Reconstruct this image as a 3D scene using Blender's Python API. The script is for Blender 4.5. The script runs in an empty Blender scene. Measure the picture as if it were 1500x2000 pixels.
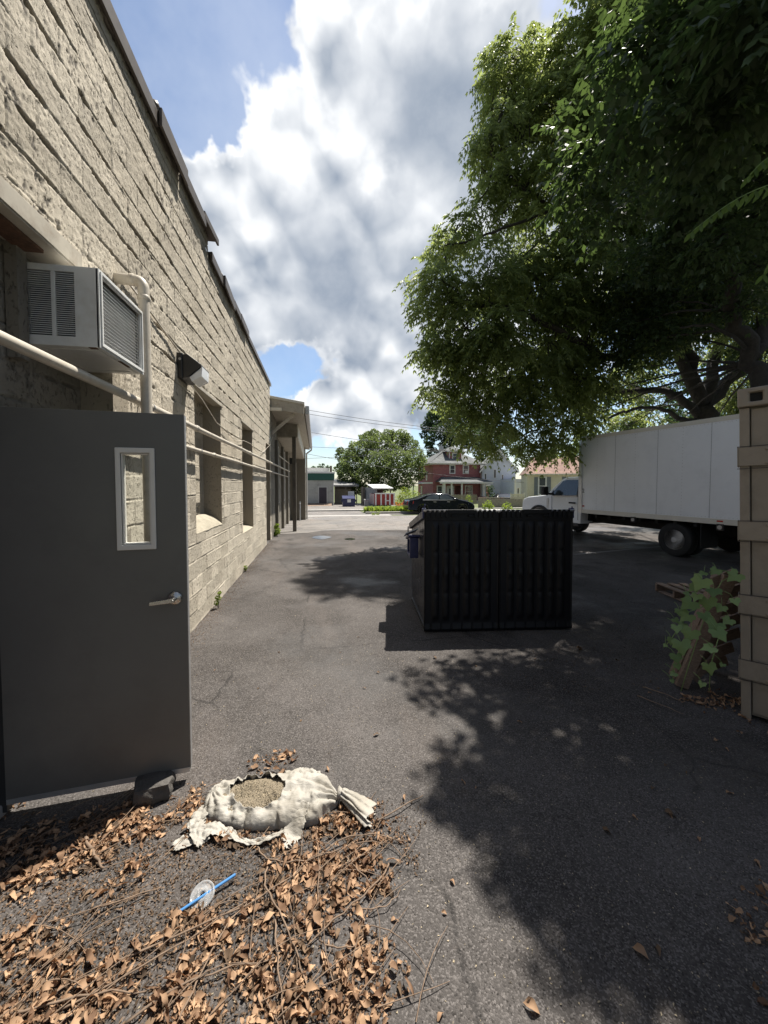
import bpy, bmesh, math, random
import numpy as np
from mathutils import Matrix, Vector

S = bpy.context.scene
COL = S.collection
RNG = np.random.default_rng(11)
random.seed(7)
rad = math.radians

# ---------------------------------------------------------------- camera
EYE = 1.72
PITCH, YAW = rad(2.15), rad(9.8)
cam_d = bpy.data.cameras.new('camera')
cam_d.sensor_fit = 'VERTICAL'; cam_d.sensor_height = 36; cam_d.lens = 751 / 2000 * 36
cam_d.shift_y = -0.012
cam_d.clip_start = 0.05; cam_d.clip_end = 5000
cam = bpy.data.objects.new('camera', cam_d); COL.objects.link(cam)
cam.location = (0, 0, EYE); cam.rotation_euler = (math.pi / 2 - PITCH, 0, -YAW)
S.camera = cam

# measuring helpers: a direction seen in the photograph turned into a point at its real distance
_f = np.array([math.sin(YAW), math.cos(YAW), 0]); _R = np.array([math.cos(YAW), -math.sin(YAW), 0])
_F = _f * math.cos(PITCH) - np.array([0, 0, 1]) * math.sin(PITCH)
_U = _f * math.sin(PITCH) + np.array([0, 0, 1]) * math.cos(PITCH)
_C = np.array([0, 0, EYE])
def ray(u, v): return _F + _R * (u - 750) / 751 + _U * (976 - v) / 751
def G(u, v, z=0.0):
    d = ray(u, v); return _C + d * (z - EYE) / d[2]
def WX_(u, v, x):
    d = ray(u, v); return _C + d * x / d[0]
def AY(u, v, y):
    d = ray(u, v); return _C + d * y / d[1]
def AZ(u, v, Z):
    d = ray(u, v); return _C + d * Z / (d @ _f)

# ---------------------------------------------------------------- sky and sun
SUN_AZ, SUN_EL = rad(51), rad(65)          # azimuth measured from +Y towards +X
SDIR = np.array([math.sin(SUN_AZ) * math.cos(SUN_EL), math.cos(SUN_AZ) * math.cos(SUN_EL), math.sin(SUN_EL)])
sun_d = bpy.data.lights.new('sun', 'SUN'); sun_d.energy = 5.0; sun_d.angle = rad(0.6); sun_d.color = (1.0, 0.945, 0.86)
sun = bpy.data.objects.new('sun', sun_d); COL.objects.link(sun)
sun.rotation_euler = Vector(SDIR).to_track_quat('Z', 'Y').to_euler()
sun.location = (10, 10, 30)
S.view_settings.view_transform = 'Standard'; S.view_settings.look = 'None'
S.view_settings.exposure = 0.95; S.view_settings.gamma = 1; S.view_settings.use_curve_mapping = False
S.cycles.use_denoising = True
S.cycles.max_bounces = 7; S.cycles.transparent_max_bounces = 8
S.cycles.sample_clamp_indirect = 6

W = bpy.data.worlds.new('World'); S.world = W; W.use_nodes = True
nt = W.node_tree; nt.nodes.clear()
def N(t, **k):
    n = nt.nodes.new(t)
    for a, b in k.items(): setattr(n, a, b)
    return n
def Lk(a, b): nt.links.new(a, b)
def math_(op, a, b=None, c=None, clamp=False):
    n = N('ShaderNodeMath', operation=op, use_clamp=clamp)
    for i, x in enumerate((a, b, c)):
        if x is None: continue
        if isinstance(x, (int, float)): n.inputs[i].default_value = x
        else: Lk(x, n.inputs[i])
    return n.outputs[0]
def mixc(f, a, b):
    n = N('ShaderNodeMix', data_type='RGBA')
    for i, x in ((0, f), (6, a), (7, b)):
        if isinstance(x, (int, float)): n.inputs[i].default_value = x
        elif isinstance(x, tuple): n.inputs[i].default_value = x + (1,)
        else: Lk(x, n.inputs[i])
    return n.outputs[2]
def mapr(x, a, b, c=0.0, d=1.0, smooth=True):
    n = N('ShaderNodeMapRange'); n.interpolation_type = 'SMOOTHSTEP' if smooth else 'LINEAR'
    Lk(x, n.inputs[0])
    for i, q in enumerate((a, b, c, d)): n.inputs[i + 1].default_value = q
    return n.outputs[0]
sky = N('ShaderNodeTexSky', sky_type='NISHITA'); sky.sun_disc = False
sky.sun_elevation = SUN_EL; sky.sun_rotation = SUN_AZ
sky.air_density = 1.0; sky.dust_density = 0.6; sky.ozone_density = 1.6
tc = N('ShaderNodeTexCoord'); DIR = tc.outputs['Generated']
def noise(vec, scale, det, rough, dist=0.0, lac=2.0):
    n = N('ShaderNodeTexNoise'); n.inputs['Scale'].default_value = scale; n.inputs['Detail'].default_value = det
    n.inputs['Roughness'].default_value = rough; n.inputs['Distortion'].default_value = dist; n.inputs['Lacunarity'].default_value = lac
    Lk(vec, n.inputs['Vector']); return n.outputs[0]
def vadd(v, t):
    n = N('ShaderNodeVectorMath', operation='ADD'); Lk(v, n.inputs[0]); n.inputs[1].default_value = t; return n.outputs[0]
def blob(vec, u, v, r, amp):            # soft bump in direction space, r in degrees
    d = ray(u, v); d = d / np.linalg.norm(d)
    n = N('ShaderNodeVectorMath', operation='DISTANCE'); Lk(vec, n.inputs[0]); n.inputs[1].default_value = tuple(d)
    return mapr(n.outputs['Value'], 0, 2 * math.sin(rad(r) / 2), amp, 0.0)
# warp the direction a little so that blobs get ragged cloud outlines
wn = N('ShaderNodeTexNoise'); wn.inputs['Scale'].default_value = 5.0; wn.inputs['Detail'].default_value = 5; wn.inputs['Roughness'].default_value = 0.6
Lk(DIR, wn.inputs['Vector'])
wv = N('ShaderNodeVectorMath', operation='MULTIPLY_ADD'); Lk(wn.outputs['Color'], wv.inputs[0]); wv.inputs[1].default_value = (.24, .24, .24)
wv.inputs[2].default_value = (-.12, -.12, -.12)
wa = N('ShaderNodeVectorMath', operation='ADD'); Lk(DIR, wa.inputs[0]); Lk(wv.outputs[0], wa.inputs[1])
WD = wa.outputs[0]
def density(vec, det=9):
    n1 = noise(vec, 3.0, det, 0.56, 0.0)
    v = N('ShaderNodeTexVoronoi', feature='F1'); v.inputs['Scale'].default_value = 5.5; v.inputs['Detail'].default_value = 3 if det > 5 else 1
    v.inputs['Roughness'].default_value = .55; v.inputs['Lacunarity'].default_value = 2.3
    w = N('ShaderNodeTexNoise'); w.inputs['Scale'].default_value = 9; w.inputs['Detail'].default_value = 3; Lk(vec, w.inputs['Vector'])
    m = N('ShaderNodeVectorMath', operation='MULTIPLY_ADD'); Lk(w.outputs['Color'], m.inputs[0]); m.inputs[1].default_value = (.10, .10, .10); Lk(vec, m.inputs[2])
    Lk(m.outputs[0], v.inputs['Vector'])
    bil = math_('SUBTRACT', 1.0, v.outputs['Distance'])
    return math_('ADD', math_('MULTIPLY', n1, .68), math_('MULTIPLY', bil, .32))
cov = [(300, 40, 17, -.34), (470, 20, 12, -.30), (395, 225, 6, -.30), (440, 245, 4.5, -.24), (300, 300, 6, -.1), (570, 705, 5, -.30), (640, 690, 5, -.2), (530, 660, 3, -.16), (800, 680, 5, -.16), (640, 900, 8, -.10), (845, 715, 5, -.16),
       (440, 130, 8, .30), (360, 120, 5, .2), (440, 430, 13, .34), (500, 540, 9, .34), (620, 600, 13, .34), (800, 560, 12, .3), (760, 250, 26, .34), (700, 480, 22, .30), (880, 620, 14, .24), (400, 380, 10, .30), (760, 745, 8, .36), (650, 800, 9, .32), (860, 800, 10, .3), (500, 720, 5, .2), (720, 790, 11, .34), (600, 830, 8, .3), (510, 620, 8, .3), (900, 700, 11, .3), (330, 480, 9, .3), (1000, 300, 14, .2), (540, 560, 7, .16), (1300, 300, 26, .3), (600, 40, 6, .2)]
acc = None
for b in cov:
    x = blob(WD, *b); acc = x if acc is None else math_('ADD', acc, x)
D0 = density(DIR)
toward = tuple(np.array(SDIR) * 0.05)
D0s = density(DIR, 4); D1 = density(vadd(DIR, toward), 4)
fine = noise(DIR, 7, 8, 0.6)
dens = math_('ADD', math_('ADD', D0, acc), math_('MULTIPLY', math_('SUBTRACT', fine, 0.5), 0.22))
alpha = mapr(dens, 0.375, 0.52)
thick = mapr(dens, 0.45, 0.85)
grey = None
for b in [(860, 250, 15, .95), (690, 550, 12, .75), (850, 570, 11, .75), (700, 440, 15, .5), (1000, 80, 18, .5), (1200, 400, 30, .5), (610, 620, 9, .6), (640, 330, 9, .35)]:
    x = blob(WD, *b); grey = x if grey is None else math_('MAXIMUM', grey, x)
wisp = noise(DIR, 3.3, 5, 0.5)
grey = math_('MULTIPLY', grey, mapr(wisp, .25, .62, .78, 1.12))
puff = math_('MULTIPLY', math_('SUBTRACT', D0s, D1), 4.6)       # crests that face the sun are brighter
rim = math_('MULTIPLY', mapr(dens, .49, .64, 1.0, 0.0), .25)
soft = math_('MULTIPLY', math_('SUBTRACT', 1.0, math_('MULTIPLY', grey, .85)), math_('SUBTRACT', 1.0, math_('MULTIPLY', thick, .30)))     # the dark bases are smooth, the lit heads are crisp
det_ = math_('MULTIPLY', math_('ADD', puff, math_('MULTIPLY', math_('SUBTRACT', fine, 0.5), 0.34)), soft)
shade = math_('ADD', math_('ADD', 0.70, det_), rim)
shade = math_('SUBTRACT', shade, math_('MULTIPLY', grey, 0.52))
shade = math_('SUBTRACT', shade, math_('MULTIPLY', thick, 0.10))
heads = None
for b in [(415, 345, 4.5, .5), (510, 215, 4, .45), (590, 190, 3, .4), (600, 70, 5, .5), (720, 350, 4, .5), (860, 400, 6, .55), (850, 460, 5, .5), (830, 310, 3, .3), (440, 480, 6, .3), (760, 670, 5, .5), (640, 780, 6, .4), (700, 740, 5, .4), (560, 290, 5, .3), (700, 90, 7, .35), (650, 330, 5, .3), (700, 790, 9, .6), (560, 640, 6, .4), (620, 140, 6, .35), (480, 420, 7, .35)]:
    x = blob(WD, *b); heads = x if heads is None else math_('MAXIMUM', heads, x)
shade = math_('ADD', shade, math_('MULTIPLY', heads, mapr(D0s, .35, .62, .25, 1.25)))
shade = math_('MAXIMUM', math_('MINIMUM', shade, 1.0), math_('MULTIPLY', math_('SUBTRACT', fine, 0.30), .75))
ccol = mixc(shade, (0.135, 0.17, 0.225), (0.56, 0.57, 0.58))
skyc = N('ShaderNodeVectorMath', operation='SCALE'); Lk(sky.outputs[0], skyc.inputs[0]); skyc.inputs['Scale'].default_value = 0.085
veil = math_('MULTIPLY', mapr(noise(DIR, 2.2, 6, 0.6), .35, .7), 0.30)
base = mixc(veil, skyc.outputs[0], (0.5, 0.53, 0.57))
final0 = mixc(alpha, base, ccol)
sx = N('ShaderNodeSeparateXYZ'); Lk(DIR, sx.inputs[0])           # made-up dark cloud, added in the unseen sky behind the camera to deepen shade
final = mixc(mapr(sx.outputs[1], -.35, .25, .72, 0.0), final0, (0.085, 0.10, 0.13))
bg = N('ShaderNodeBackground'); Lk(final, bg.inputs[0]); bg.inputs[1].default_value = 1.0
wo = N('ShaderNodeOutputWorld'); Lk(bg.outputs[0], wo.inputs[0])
W.cycles.sampling_method = 'MANUAL'; W.cycles.sample_map_resolution = 256

# ---------------------------------------------------------------- materials
MATS = {}
class NB:
    """small node builder for one material"""
    def __init__(s, name):
        s.m = bpy.data.materials.new(name); s.m.use_nodes = True
        s.t = s.m.node_tree; s.t.nodes.clear()
        s.out = s.t.nodes.new('ShaderNodeOutputMaterial'); s.b = s.t.nodes.new('ShaderNodeBsdfPrincipled')
        s.t.links.new(s.b.outputs[0], s.out.inputs[0]); s.tc = s.t.nodes.new('ShaderNodeTexCoord'); MATS[name] = s.m
    def n(s, t, **k):
        n = s.t.nodes.new(t)
        for a, b in k.items(): setattr(n, a, b)
        return n
    def l(s, a, b): s.t.links.new(a, b)
    def co(s): return s.tc.outputs['Object']
    def put(s, sock, x):
        if isinstance(x, (int, float)): sock.default_value = x
        elif isinstance(x, tuple): sock.default_value = x + (1,) if len(x) == 3 and sock.type == 'RGBA' else x
        else: s.l(x, sock)
    def noise(s, scale, det=5, rough=.6, vec=None, dist=0, out=0):
        n = s.n('ShaderNodeTexNoise'); n.inputs['Scale'].default_value = scale; n.inputs['Detail'].default_value = det
        n.inputs['Roughness'].default_value = rough; n.inputs['Distortion'].default_value = dist
        s.l(vec or s.co(), n.inputs['Vector']); return n.outputs[out]
    def scalev(s, sc, vec=None):
        n = s.n('ShaderNodeMapping'); n.inputs['Scale'].default_value = sc; s.l(vec or s.co(), n.inputs['Vector']); return n.outputs[0]
    def mapr(s, x, a, b, c=0., d=1.):
        n = s.n('ShaderNodeMapRange'); s.l(x, n.inputs[0])
        for i, q in enumerate((a, b, c, d)): n.inputs[i + 1].default_value = q
        return n.outputs[0]
    def mix(s, f, a, b, mode='MIX'):
        n = s.n('ShaderNodeMix', data_type='RGBA', blend_type=mode)
        s.put(n.inputs[0], f); s.put(n.inputs[6], a); s.put(n.inputs[7], b); return n.outputs[2]
    def math(s, op, a, b=0.0):
        n = s.n('ShaderNodeMath', operation=op); s.put(n.inputs[0], a); s.put(n.inputs[1], b); return n.outputs[0]
    def attr(s, name, out='Fac'):
        n = s.n('ShaderNodeAttribute'); n.attribute_name = name; return n.outputs[out]
    def bump(s, h, strength=.5, dist=.01, prev=None):
        n = s.n('ShaderNodeBump'); n.inputs['Strength'].default_value = strength; n.inputs['Distance'].default_value = dist
        s.l(h, n.inputs['Height'])
        if prev is not None: s.l(prev, n.inputs['Normal'])
        s.l(n.outputs[0], s.b.inputs['Normal']); return n.outputs[0]
    def set(s, col=None, rough=None, metal=None, spec=None):
        if col is not None: s.put(s.b.inputs['Base Color'], col)
        if rough is not None: s.put(s.b.inputs['Roughness'], rough)
        if metal is not None: s.put(s.b.inputs['Metallic'], metal)
        if spec is not None: s.put(s.b.inputs['Specular IOR Level'], spec)
        return s.m
def sc(c, k): return tuple(min(1, x * k) for x in c)
def M(name, col, rough=.6, metal=0., var=.18, scale=4., bump=0., bscale=60., dirt=None, damt=.5, spec=.5, bdist=.004):
    if name in MATS: return MATS[name]
    b = NB(name)
    c = b.mix(b.mapr(b.noise(scale, 6, .65), .3, .7), sc(col, 1 - var), sc(col, 1 + var))
    if dirt is not None:
        d = b.mapr(b.noise(scale * .6 + 1.3, 8, .7), .5, .72, 0, damt); c = b.mix(d, c, dirt)
    b.set(c, b.mapr(b.noise(scale * 2.3, 5), .3, .7, max(.02, rough - .08), min(1, rough + .08)), metal, spec)
    if bump: b.bump(b.noise(bscale, 6, .65), bump, bdist)
    return b.m

# blockwork: tone and mortar come from the geometry as attributes
def block_mat(name, col, dark):
    b = NB(name)
    tone = b.attr('tone'); mort = b.attr('mortar'); pit = b.attr('pit')
    c = b.mix(tone, sc(col, .80), sc(col, 1.13))
    c = b.mix(b.mapr(b.noise(1.1, 6, .65), .42, .72, 0, .5), c, (col[0] * .78, col[1] * .76, col[2] * .72))
    st = b.noise(2.0, 6, .7, b.scalev((6, 6, .8)))
    c = b.mix(b.mapr(st, .55, .75, 0, .25), c, (col[0] * .62, col[1] * .6, col[2] * .58))
    c = b.mix(pit, c, dark)
    pn = b.noise(62, 3, .6, b.scalev((1, 1, .55))); c = b.mix(b.mapr(pn, .62, .68, 0, .6), c, (col[0] * .34, col[1] * .32, col[2] * .30)); c = b.mix(b.mapr(b.noise(140, 3, .7), .55, .70, 0, .4), c, (col[0] * .5, col[1] * .48, col[2] * .44))
    c = b.mix(b.math('MULTIPLY', mort, .4), c, sc(col, .72))
    b.set(c, .92, 0, .2)
    n = b.bump(b.noise(70, 8, .75), .8, .007); b.bump(b.mapr(pn, .58, .68, 1, 0), .9, .008, n)
    return b.m
block_mat('block_tan', (.51, .46, .375), (.09, .08, .07))
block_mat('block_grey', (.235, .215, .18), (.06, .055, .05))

def asphalt_mat(name, c0, c1, crack=True, speck=.6, wet=0.):
    b = NB(name)
    big = b.mapr(b.noise(.55, 7, .62), .36, .64)
    c = b.mix(big, c0, c1)
    c = b.mix(b.mapr(b.noise(1.6, 9, .72), .50, .66, 0, .55), c, sc(c0, .52))
    c = b.mix(b.mapr(b.noise(.9, 6, .6, b.scalev((1.6, .35, 1))), .52, .70, 0, .45), c, (c1[0] * 1.35, c1[1] * 1.22, c1[2] * 1.12))
    c = b.mix(b.mapr(b.noise(5.5, 8, .75), .60, .72, 0, .5), c, (c1[0] * 1.5, c1[1] * 1.4, c1[2] * 1.3))
    stain = b.mapr(b.noise(.75, 3, .5), .62, .68)
    c = b.mix(b.math('MULTIPLY', stain, .6), c, sc(c0, .45))
    damp = b.mapr(b.noise(.42, 5, .6), .50, .60)
    vor = b.n('ShaderNodeTexVoronoi'); vor.inputs['Scale'].default_value = 175; b.l(b.co(), vor.inputs['Vector'])
    sp = b.n('ShaderNodeSeparateColor'); b.l(vor.outputs['Color'], sp.inputs[0])
    stone = b.mapr(sp.outputs[0], .55, 1., 0, speck)
    c = b.mix(stone, c, sc(c1, 2.1))
    c = b.mix(b.mapr(sp.outputs[1], .75, 1., 0, .7), c, sc(c0, .35))
    c = b.mix(b.mapr(b.noise(38, 4, .8), .68, .74, 0, .8), c, (.30, .26, .2))
    h = b.mapr(vor.outputs['Distance'], 0, .8, 1, 0)
    if crack:
        v2 = b.n('ShaderNodeTexVoronoi', feature='DISTANCE_TO_EDGE'); v2.inputs['Scale'].default_value = .42
        wob = b.mix(.14, b.co(), b.noise(6, 6, .7, out=1), 'ADD'); b.l(wob, v2.inputs['Vector'])
        cr = b.mapr(v2.outputs['Distance'], .0015, .006, 1, 0)
        msk = b.mapr(b.noise(.8, 2), .46, .54)
        crk = b.math('MULTIPLY', cr, msk)
        c = b.mix(b.math('MULTIPLY', crk, .5), c, (.01, .01, .01))
    b.set(b.mix(b.math('MULTIPLY', damp, .25), c, sc(c0, .6)), b.mapr(damp, 0, 1, .88, .50 - wet), 0, b.mapr(damp, 0, 1, .12, .32))
    n = b.bump(h, .55, .004)
    b.bump(b.noise(160, 4, .8), .5, .003, n)
    return b.m
asphalt_mat('asphalt_dark', (.041, .037, .034), (.096, .088, .083))
asphalt_mat('asphalt_pale', (.15, .14, .13), (.215, .20, .186), speck=.3)
M('concrete', (.40, .385, .35), .9, var=.16, scale=2, bump=.4, bscale=90, dirt=(.2, .18, .16))
M('concrete_pale', (.33, .315, .29), .9, var=.12, scale=2, bump=.3, bscale=90, dirt=(.25, .22, .2))
M('mortar_sill', (.34, .305, .235), .9, var=.15, scale=9, bump=.9, bscale=25, bdist=.02)
M('paint_tan', (.40, .365, .30), .5, var=.1, scale=9, bump=.15, bscale=40, dirt=(.16, .10, .06), damt=.55)
M('paint_tan_pipe', (.50, .455, .38), .42, var=.1, scale=11, bump=.1, bscale=60, dirt=(.2, .13, .08), damt=.5)
M('rust', (.09, .045, .025), .9, var=.4, scale=30, bump=.5)
M('metal_brown', (.085, .07, .058), .45, .3, var=.25, scale=5)
M('door_paint', (.125, .121, .110), .38, var=.08, scale=1.6, bump=.06, bscale=350, spec=.5, bdist=.001, dirt=(.09, .086, .078), damt=.6)
M('door_frame_paint', (.033, .034, .034), .45)
M('window_trim', (.66, .635, .58), .4, var=.04)
M('brushed_steel', (.56, .54, .50), .28, 1., var=.08, scale=40)
M('galvanised', (.42, .42, .42), .5, .8, var=.15, scale=12)
M('bright_metal', (.50, .56, .66), .3, .3, var=.2, scale=14)
M('ac_white', (.60, .605, .59), .45, var=.06, scale=5, dirt=(.33, .28, .2), damt=.4)
M('ac_dark', (.03, .03, .032), .7)
M('ac_coil', (.17, .155, .12), .6, .3, var=.3, scale=6, dirt=(.22, .15, .07), damt=.9)
M('black_plastic', (.007, .007, .0085), .48, var=.2, scale=6, spec=.3)
M('black_metal', (.014, .014, .018), .38, var=.3, scale=5, dirt=(.06, .055, .05), damt=.35)
M('dumpster_paint', (.022, .023, .032), .32, var=.3, scale=3, dirt=(.07, .065, .06), damt=.5, bump=.15, bscale=12, bdist=.01)
M('navy_paint', (.015, .02, .085), .4, var=.3, scale=6, dirt=(.05, .05, .07))
M('lamp_black', (.012, .012, .012), .4)
M('lamp_lens', (.72, .74, .75), .25, var=.03)
M('rubber', (.012, .012, .012), .8, bump=.2, bscale=60)
M('white_box', (.80, .82, .84), .35, var=.03, scale=1.4, dirt=(.6, .62, .64), damt=.35)
M('white_paint', (.75, .765, .775), .22, var=.02, scale=2)
M('seam_grey', (.36, .37, .39), .4, var=.04)
M('aluminium', (.62, .62, .61), .4, .75, var=.08, scale=9)
M('chrome', (.5, .5, .5), .35, .25)
M('underbody', (.008, .008, .008), .8)
M('headlamp', (.6, .6, .62), .15)
M('red_lens', (.45, .02, .015), .2, var=.05)
M('container_tan', (.27, .225, .175), .6, var=.16, scale=2.4, bump=.35, bscale=30, dirt=(.15, .115, .085), damt=.7)
M('container_dark', (.06, .048, .04), .8, var=.3)
M('sedan_paint', (.012, .014, .022), .13, .3, var=.1, spec=.7)
M('white_trim', (.72, .72, .70), .6, var=.06, dirt=(.45, .43, .4))
M('cream_trim', (.66, .63, .55), .6, var=.06)
M('gravel_fill', (.20, .165, .115), .95, var=.5, scale=150, bump=1., bscale=140, bdist=.006)
M('stone', (.085, .078, .07), .85, var=.35, scale=11, bump=1., bscale=22, dirt=(.05, .045, .04), bdist=.02)
M('blue_straw', (.07, .22, .48), .3, var=.08)
M('soil', (.030, .024, .019), .95, var=.4, scale=18, bump=1., bscale=50, bdist=.01)
M('grass', (.10, .12, .04), .9, var=.4, scale=1.3, bump=.5, bscale=10)
M('curb', (.45, .43, .39), .9, var=.15)
M('road_paint', (.15, .145, .14), .8, var=.3, scale=9, dirt=(.09, .085, .08), damt=.9)
M('green_paint', (.018, .085, .065), .6, var=.1)
M('grey_block', (.40, .405, .375), .85, var=.06, scale=1.5)
M('pale_grey', (.5, .5, .48), .8, var=.1)
M('dark_door', (.035, .028, .04), .5)
M('dark_window', (.035, .045, .05), .12, var=.5, scale=1.5, spec=.8)
M('shutter', (.16, .18, .20), .6)
M('red_paint', (.36, .045, .035), .6, var=.25, scale=2.5, dirt=(.14, .05, .04))
M('corrugated', (.36, .38, .40), .5, .4, var=.15, scale=2)
M('fence_wood', (.30, .27, .225), .9, var=.25, scale=5)
M('fence_dark', (.12, .105, .085), .9, var=.25, scale=5)
M('wire', (.05, .05, .055), .6)
M('maroon', (.07, .012, .014), .6)
M('flag_cloth', (.6, .25, .25), .9, var=.5, scale=3)
M('orange_flower', (.75, .12, .015), .7, var=.3, scale=4)
M('shed_roof', (.2, .2, .2), .8)

def wood_mat(name, c0, c1):
    b = NB(name); g = b.noise(5, 7, .7, b.scalev((2.0, 22, 22)), .3)
    c = b.mix(b.mapr(g, .3, .7), c0, c1); c = b.mix(b.mapr(b.noise(7, 5), .55, .75, 0, .6), c, sc(c0, .5))
    b.set(c, .88, 0, .2); b.bump(g, .6, .006); return b.m
wood_mat('pallet_wood', (.14, .10, .075), (.30, .22, .165))
def lap_mat(name, col, pitch, dark=.45):
    b = NB(name); s = b.n('ShaderNodeSeparateXYZ'); b.l(b.co(), s.inputs[0])
    fr = b.math('FRACT', b.math('DIVIDE', s.outputs[2], pitch))
    e = b.mapr(fr, .0, .12, 1, 0)
    c = b.mix(b.mapr(b.noise(1.5, 5), .3, .7), sc(col, .93), sc(col, 1.05)); c = b.mix(b.math('MULTIPLY', e, .9), c, sc(col, dark))
    b.set(c, .6); b.bump(fr, .8, .02); return b.m
lap_mat('lap_white', (.60, .64, .72), .16); lap_mat('lap_yellow', (.66, .61, .47), .16)
def brick_mat(name, c1, c2, mort, w, h, bumpd=.01, rough=.9, msize=.012, vecswap=True):
    b = NB(name)
    s = b.n('ShaderNodeSeparateXYZ'); b.l(b.co(), s.inputs[0])
    cb = b.n('ShaderNodeCombineXYZ'); b.l(b.math('ADD', s.outputs[0], s.outputs[1]), cb.inputs[0]); b.l(s.outputs[2], cb.inputs[1])
    t = b.n('ShaderNodeTexBrick'); b.l(cb.outputs[0], t.inputs['Vector']); t.inputs['Scale'].default_value = 1
    t.inputs['Color1'].default_value = c1 + (1,); t.inputs['Color2'].default_value = c2 + (1,); t.inputs['Mortar'].default_value = mort + (1,)
    t.inputs['Brick Width'].default_value = w; t.inputs['Row Height'].default_value = h; t.inputs['Mortar Size'].default_value = msize
    c = b.mix(b.mapr(b.noise(.9, 7, .7), .5, .72, 0, .6), t.outputs[0], sc(c1, .45))
    b.set(c, rough); b.bump(b.mapr(t.outputs['Fac'], 0, 1, 1, 0), .6, bumpd); return b.m
brick_mat('brick_red', (.42, .14, .145), (.32, .10, .11), (.30, .17, .17), .3, .2, msize=.025)
brick_mat('shingle_grey', (.115, .12, .12), (.165, .172, .168), (.07, .07, .07), .5, .22, rough=.95)
brick_mat('shingle_rose', (.24, .15, .12), (.31, .20, .16), (.14, .09, .07), .5, .22, rough=.95)
brick_mat('grey_blockwork', (.40, .405, .375), (.43, .435, .40), (.34, .345, .32), .4, .2, rough=.9)

def leaf_mat(name, c0, c1, trans, rough=.42, tk=.5):
    b = NB(name)
    g = b.n('ShaderNodeNewGeometry'); r = g.outputs['Random Per Island']
    c = b.mix(r, c0, c1)
    c = b.mix(b.mapr(b.noise(.8, 3), .35, .65, 0, .45), c, sc(c0, .8))
    b.set(c, rough, 0, .3)
    tr = b.n('ShaderNodeBsdfTranslucent'); b.l(b.mix(r, sc(trans, .8), trans), tr.inputs[0])
    mx = b.n('ShaderNodeMixShader'); mx.inputs[0].default_value = tk
    b.l(b.b.outputs[0], mx.inputs[1]); b.l(tr.outputs[0], mx.inputs[2]); b.l(mx.outputs[0], b.out.inputs[0])
    return b.m
leaf_mat('walnut_leaf', (.060, .084, .030), (.14, .18, .060), (.42, .50, .14), .5, tk=.46)
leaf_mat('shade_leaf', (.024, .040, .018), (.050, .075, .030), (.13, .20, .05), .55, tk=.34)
leaf_mat('sumac_leaf', (.05, .085, .025), (.08, .12, .035), (.22, .32, .06), tk=.42)
leaf_mat('maple_leaf', (.045, .072, .026), (.125, .165, .060), (.24, .31, .09), .6)
leaf_mat('dark_leaf', (.028, .055, .028), (.055, .09, .04), (.07, .12, .04), .6)
leaf_mat('shrub_leaf', (.10, .15, .03), (.18, .25, .05), (.35, .45, .06), .6)
leaf_mat('vine_leaf', (.12, .19, .07), (.27, .37, .15), (.24, .33, .08), .45, .35)
leaf_mat('dry_leaf', (.13, .072, .042), (.56, .365, .22), (.38, .18, .08), .8, .2)
leaf_mat('old_leaf', (.035, .024, .016), (.24, .16, .10), (.1, .05, .02), .9, .12)
M('bark', (.040, .034, .028), .95, var=.35, scale=9, bump=1., bscale=14, bdist=.05)
M('twig', (.17, .118, .08), .85, var=.35, scale=12)
M('stalk', (.16, .24, .07), .6)

# ---------------------------------------------------------------- object helpers
ROOTM = {}
def tag(o, label=None, cat=None, group=None, kind=None):
    if label: o['label'] = label
    if cat: o['category'] = cat
    if group: o['group'] = group
    if kind: o['kind'] = kind
    return o
def thing(name, label, cat, loc=(0, 0, 0), rz=0., group=None, rot=None):
    o = bpy.data.objects.new(name, None); o.empty_display_size = .2
    o.location = tuple(float(q) for q in loc); o.rotation_euler = rot if rot else (0, 0, rz)
    COL.objects.link(o); ROOTM[o] = Matrix.LocRotScale(o.location, o.rotation_euler, None)
    return tag(o, label, cat, group)
SPLIT = {'jamb', 'corner_post', 'broken_board', 'marker_light', 'stringer', 'hinge', 'hinge_bracket', 'post', 'rust_patch', 'roof_tar_lump', 'pipe_clip', 'slat', 'picket', 'rail', 'side_rail', 'corner_trim', 'rib', 'rafter_tails', 'bolt', 'door_frame', 'backing', 'lens', 'trim', 'back_wall', 'hinge_knuckles_', 'core', 'underframe', 'underframe', 'barge_board', 'mud_flap'}
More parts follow.
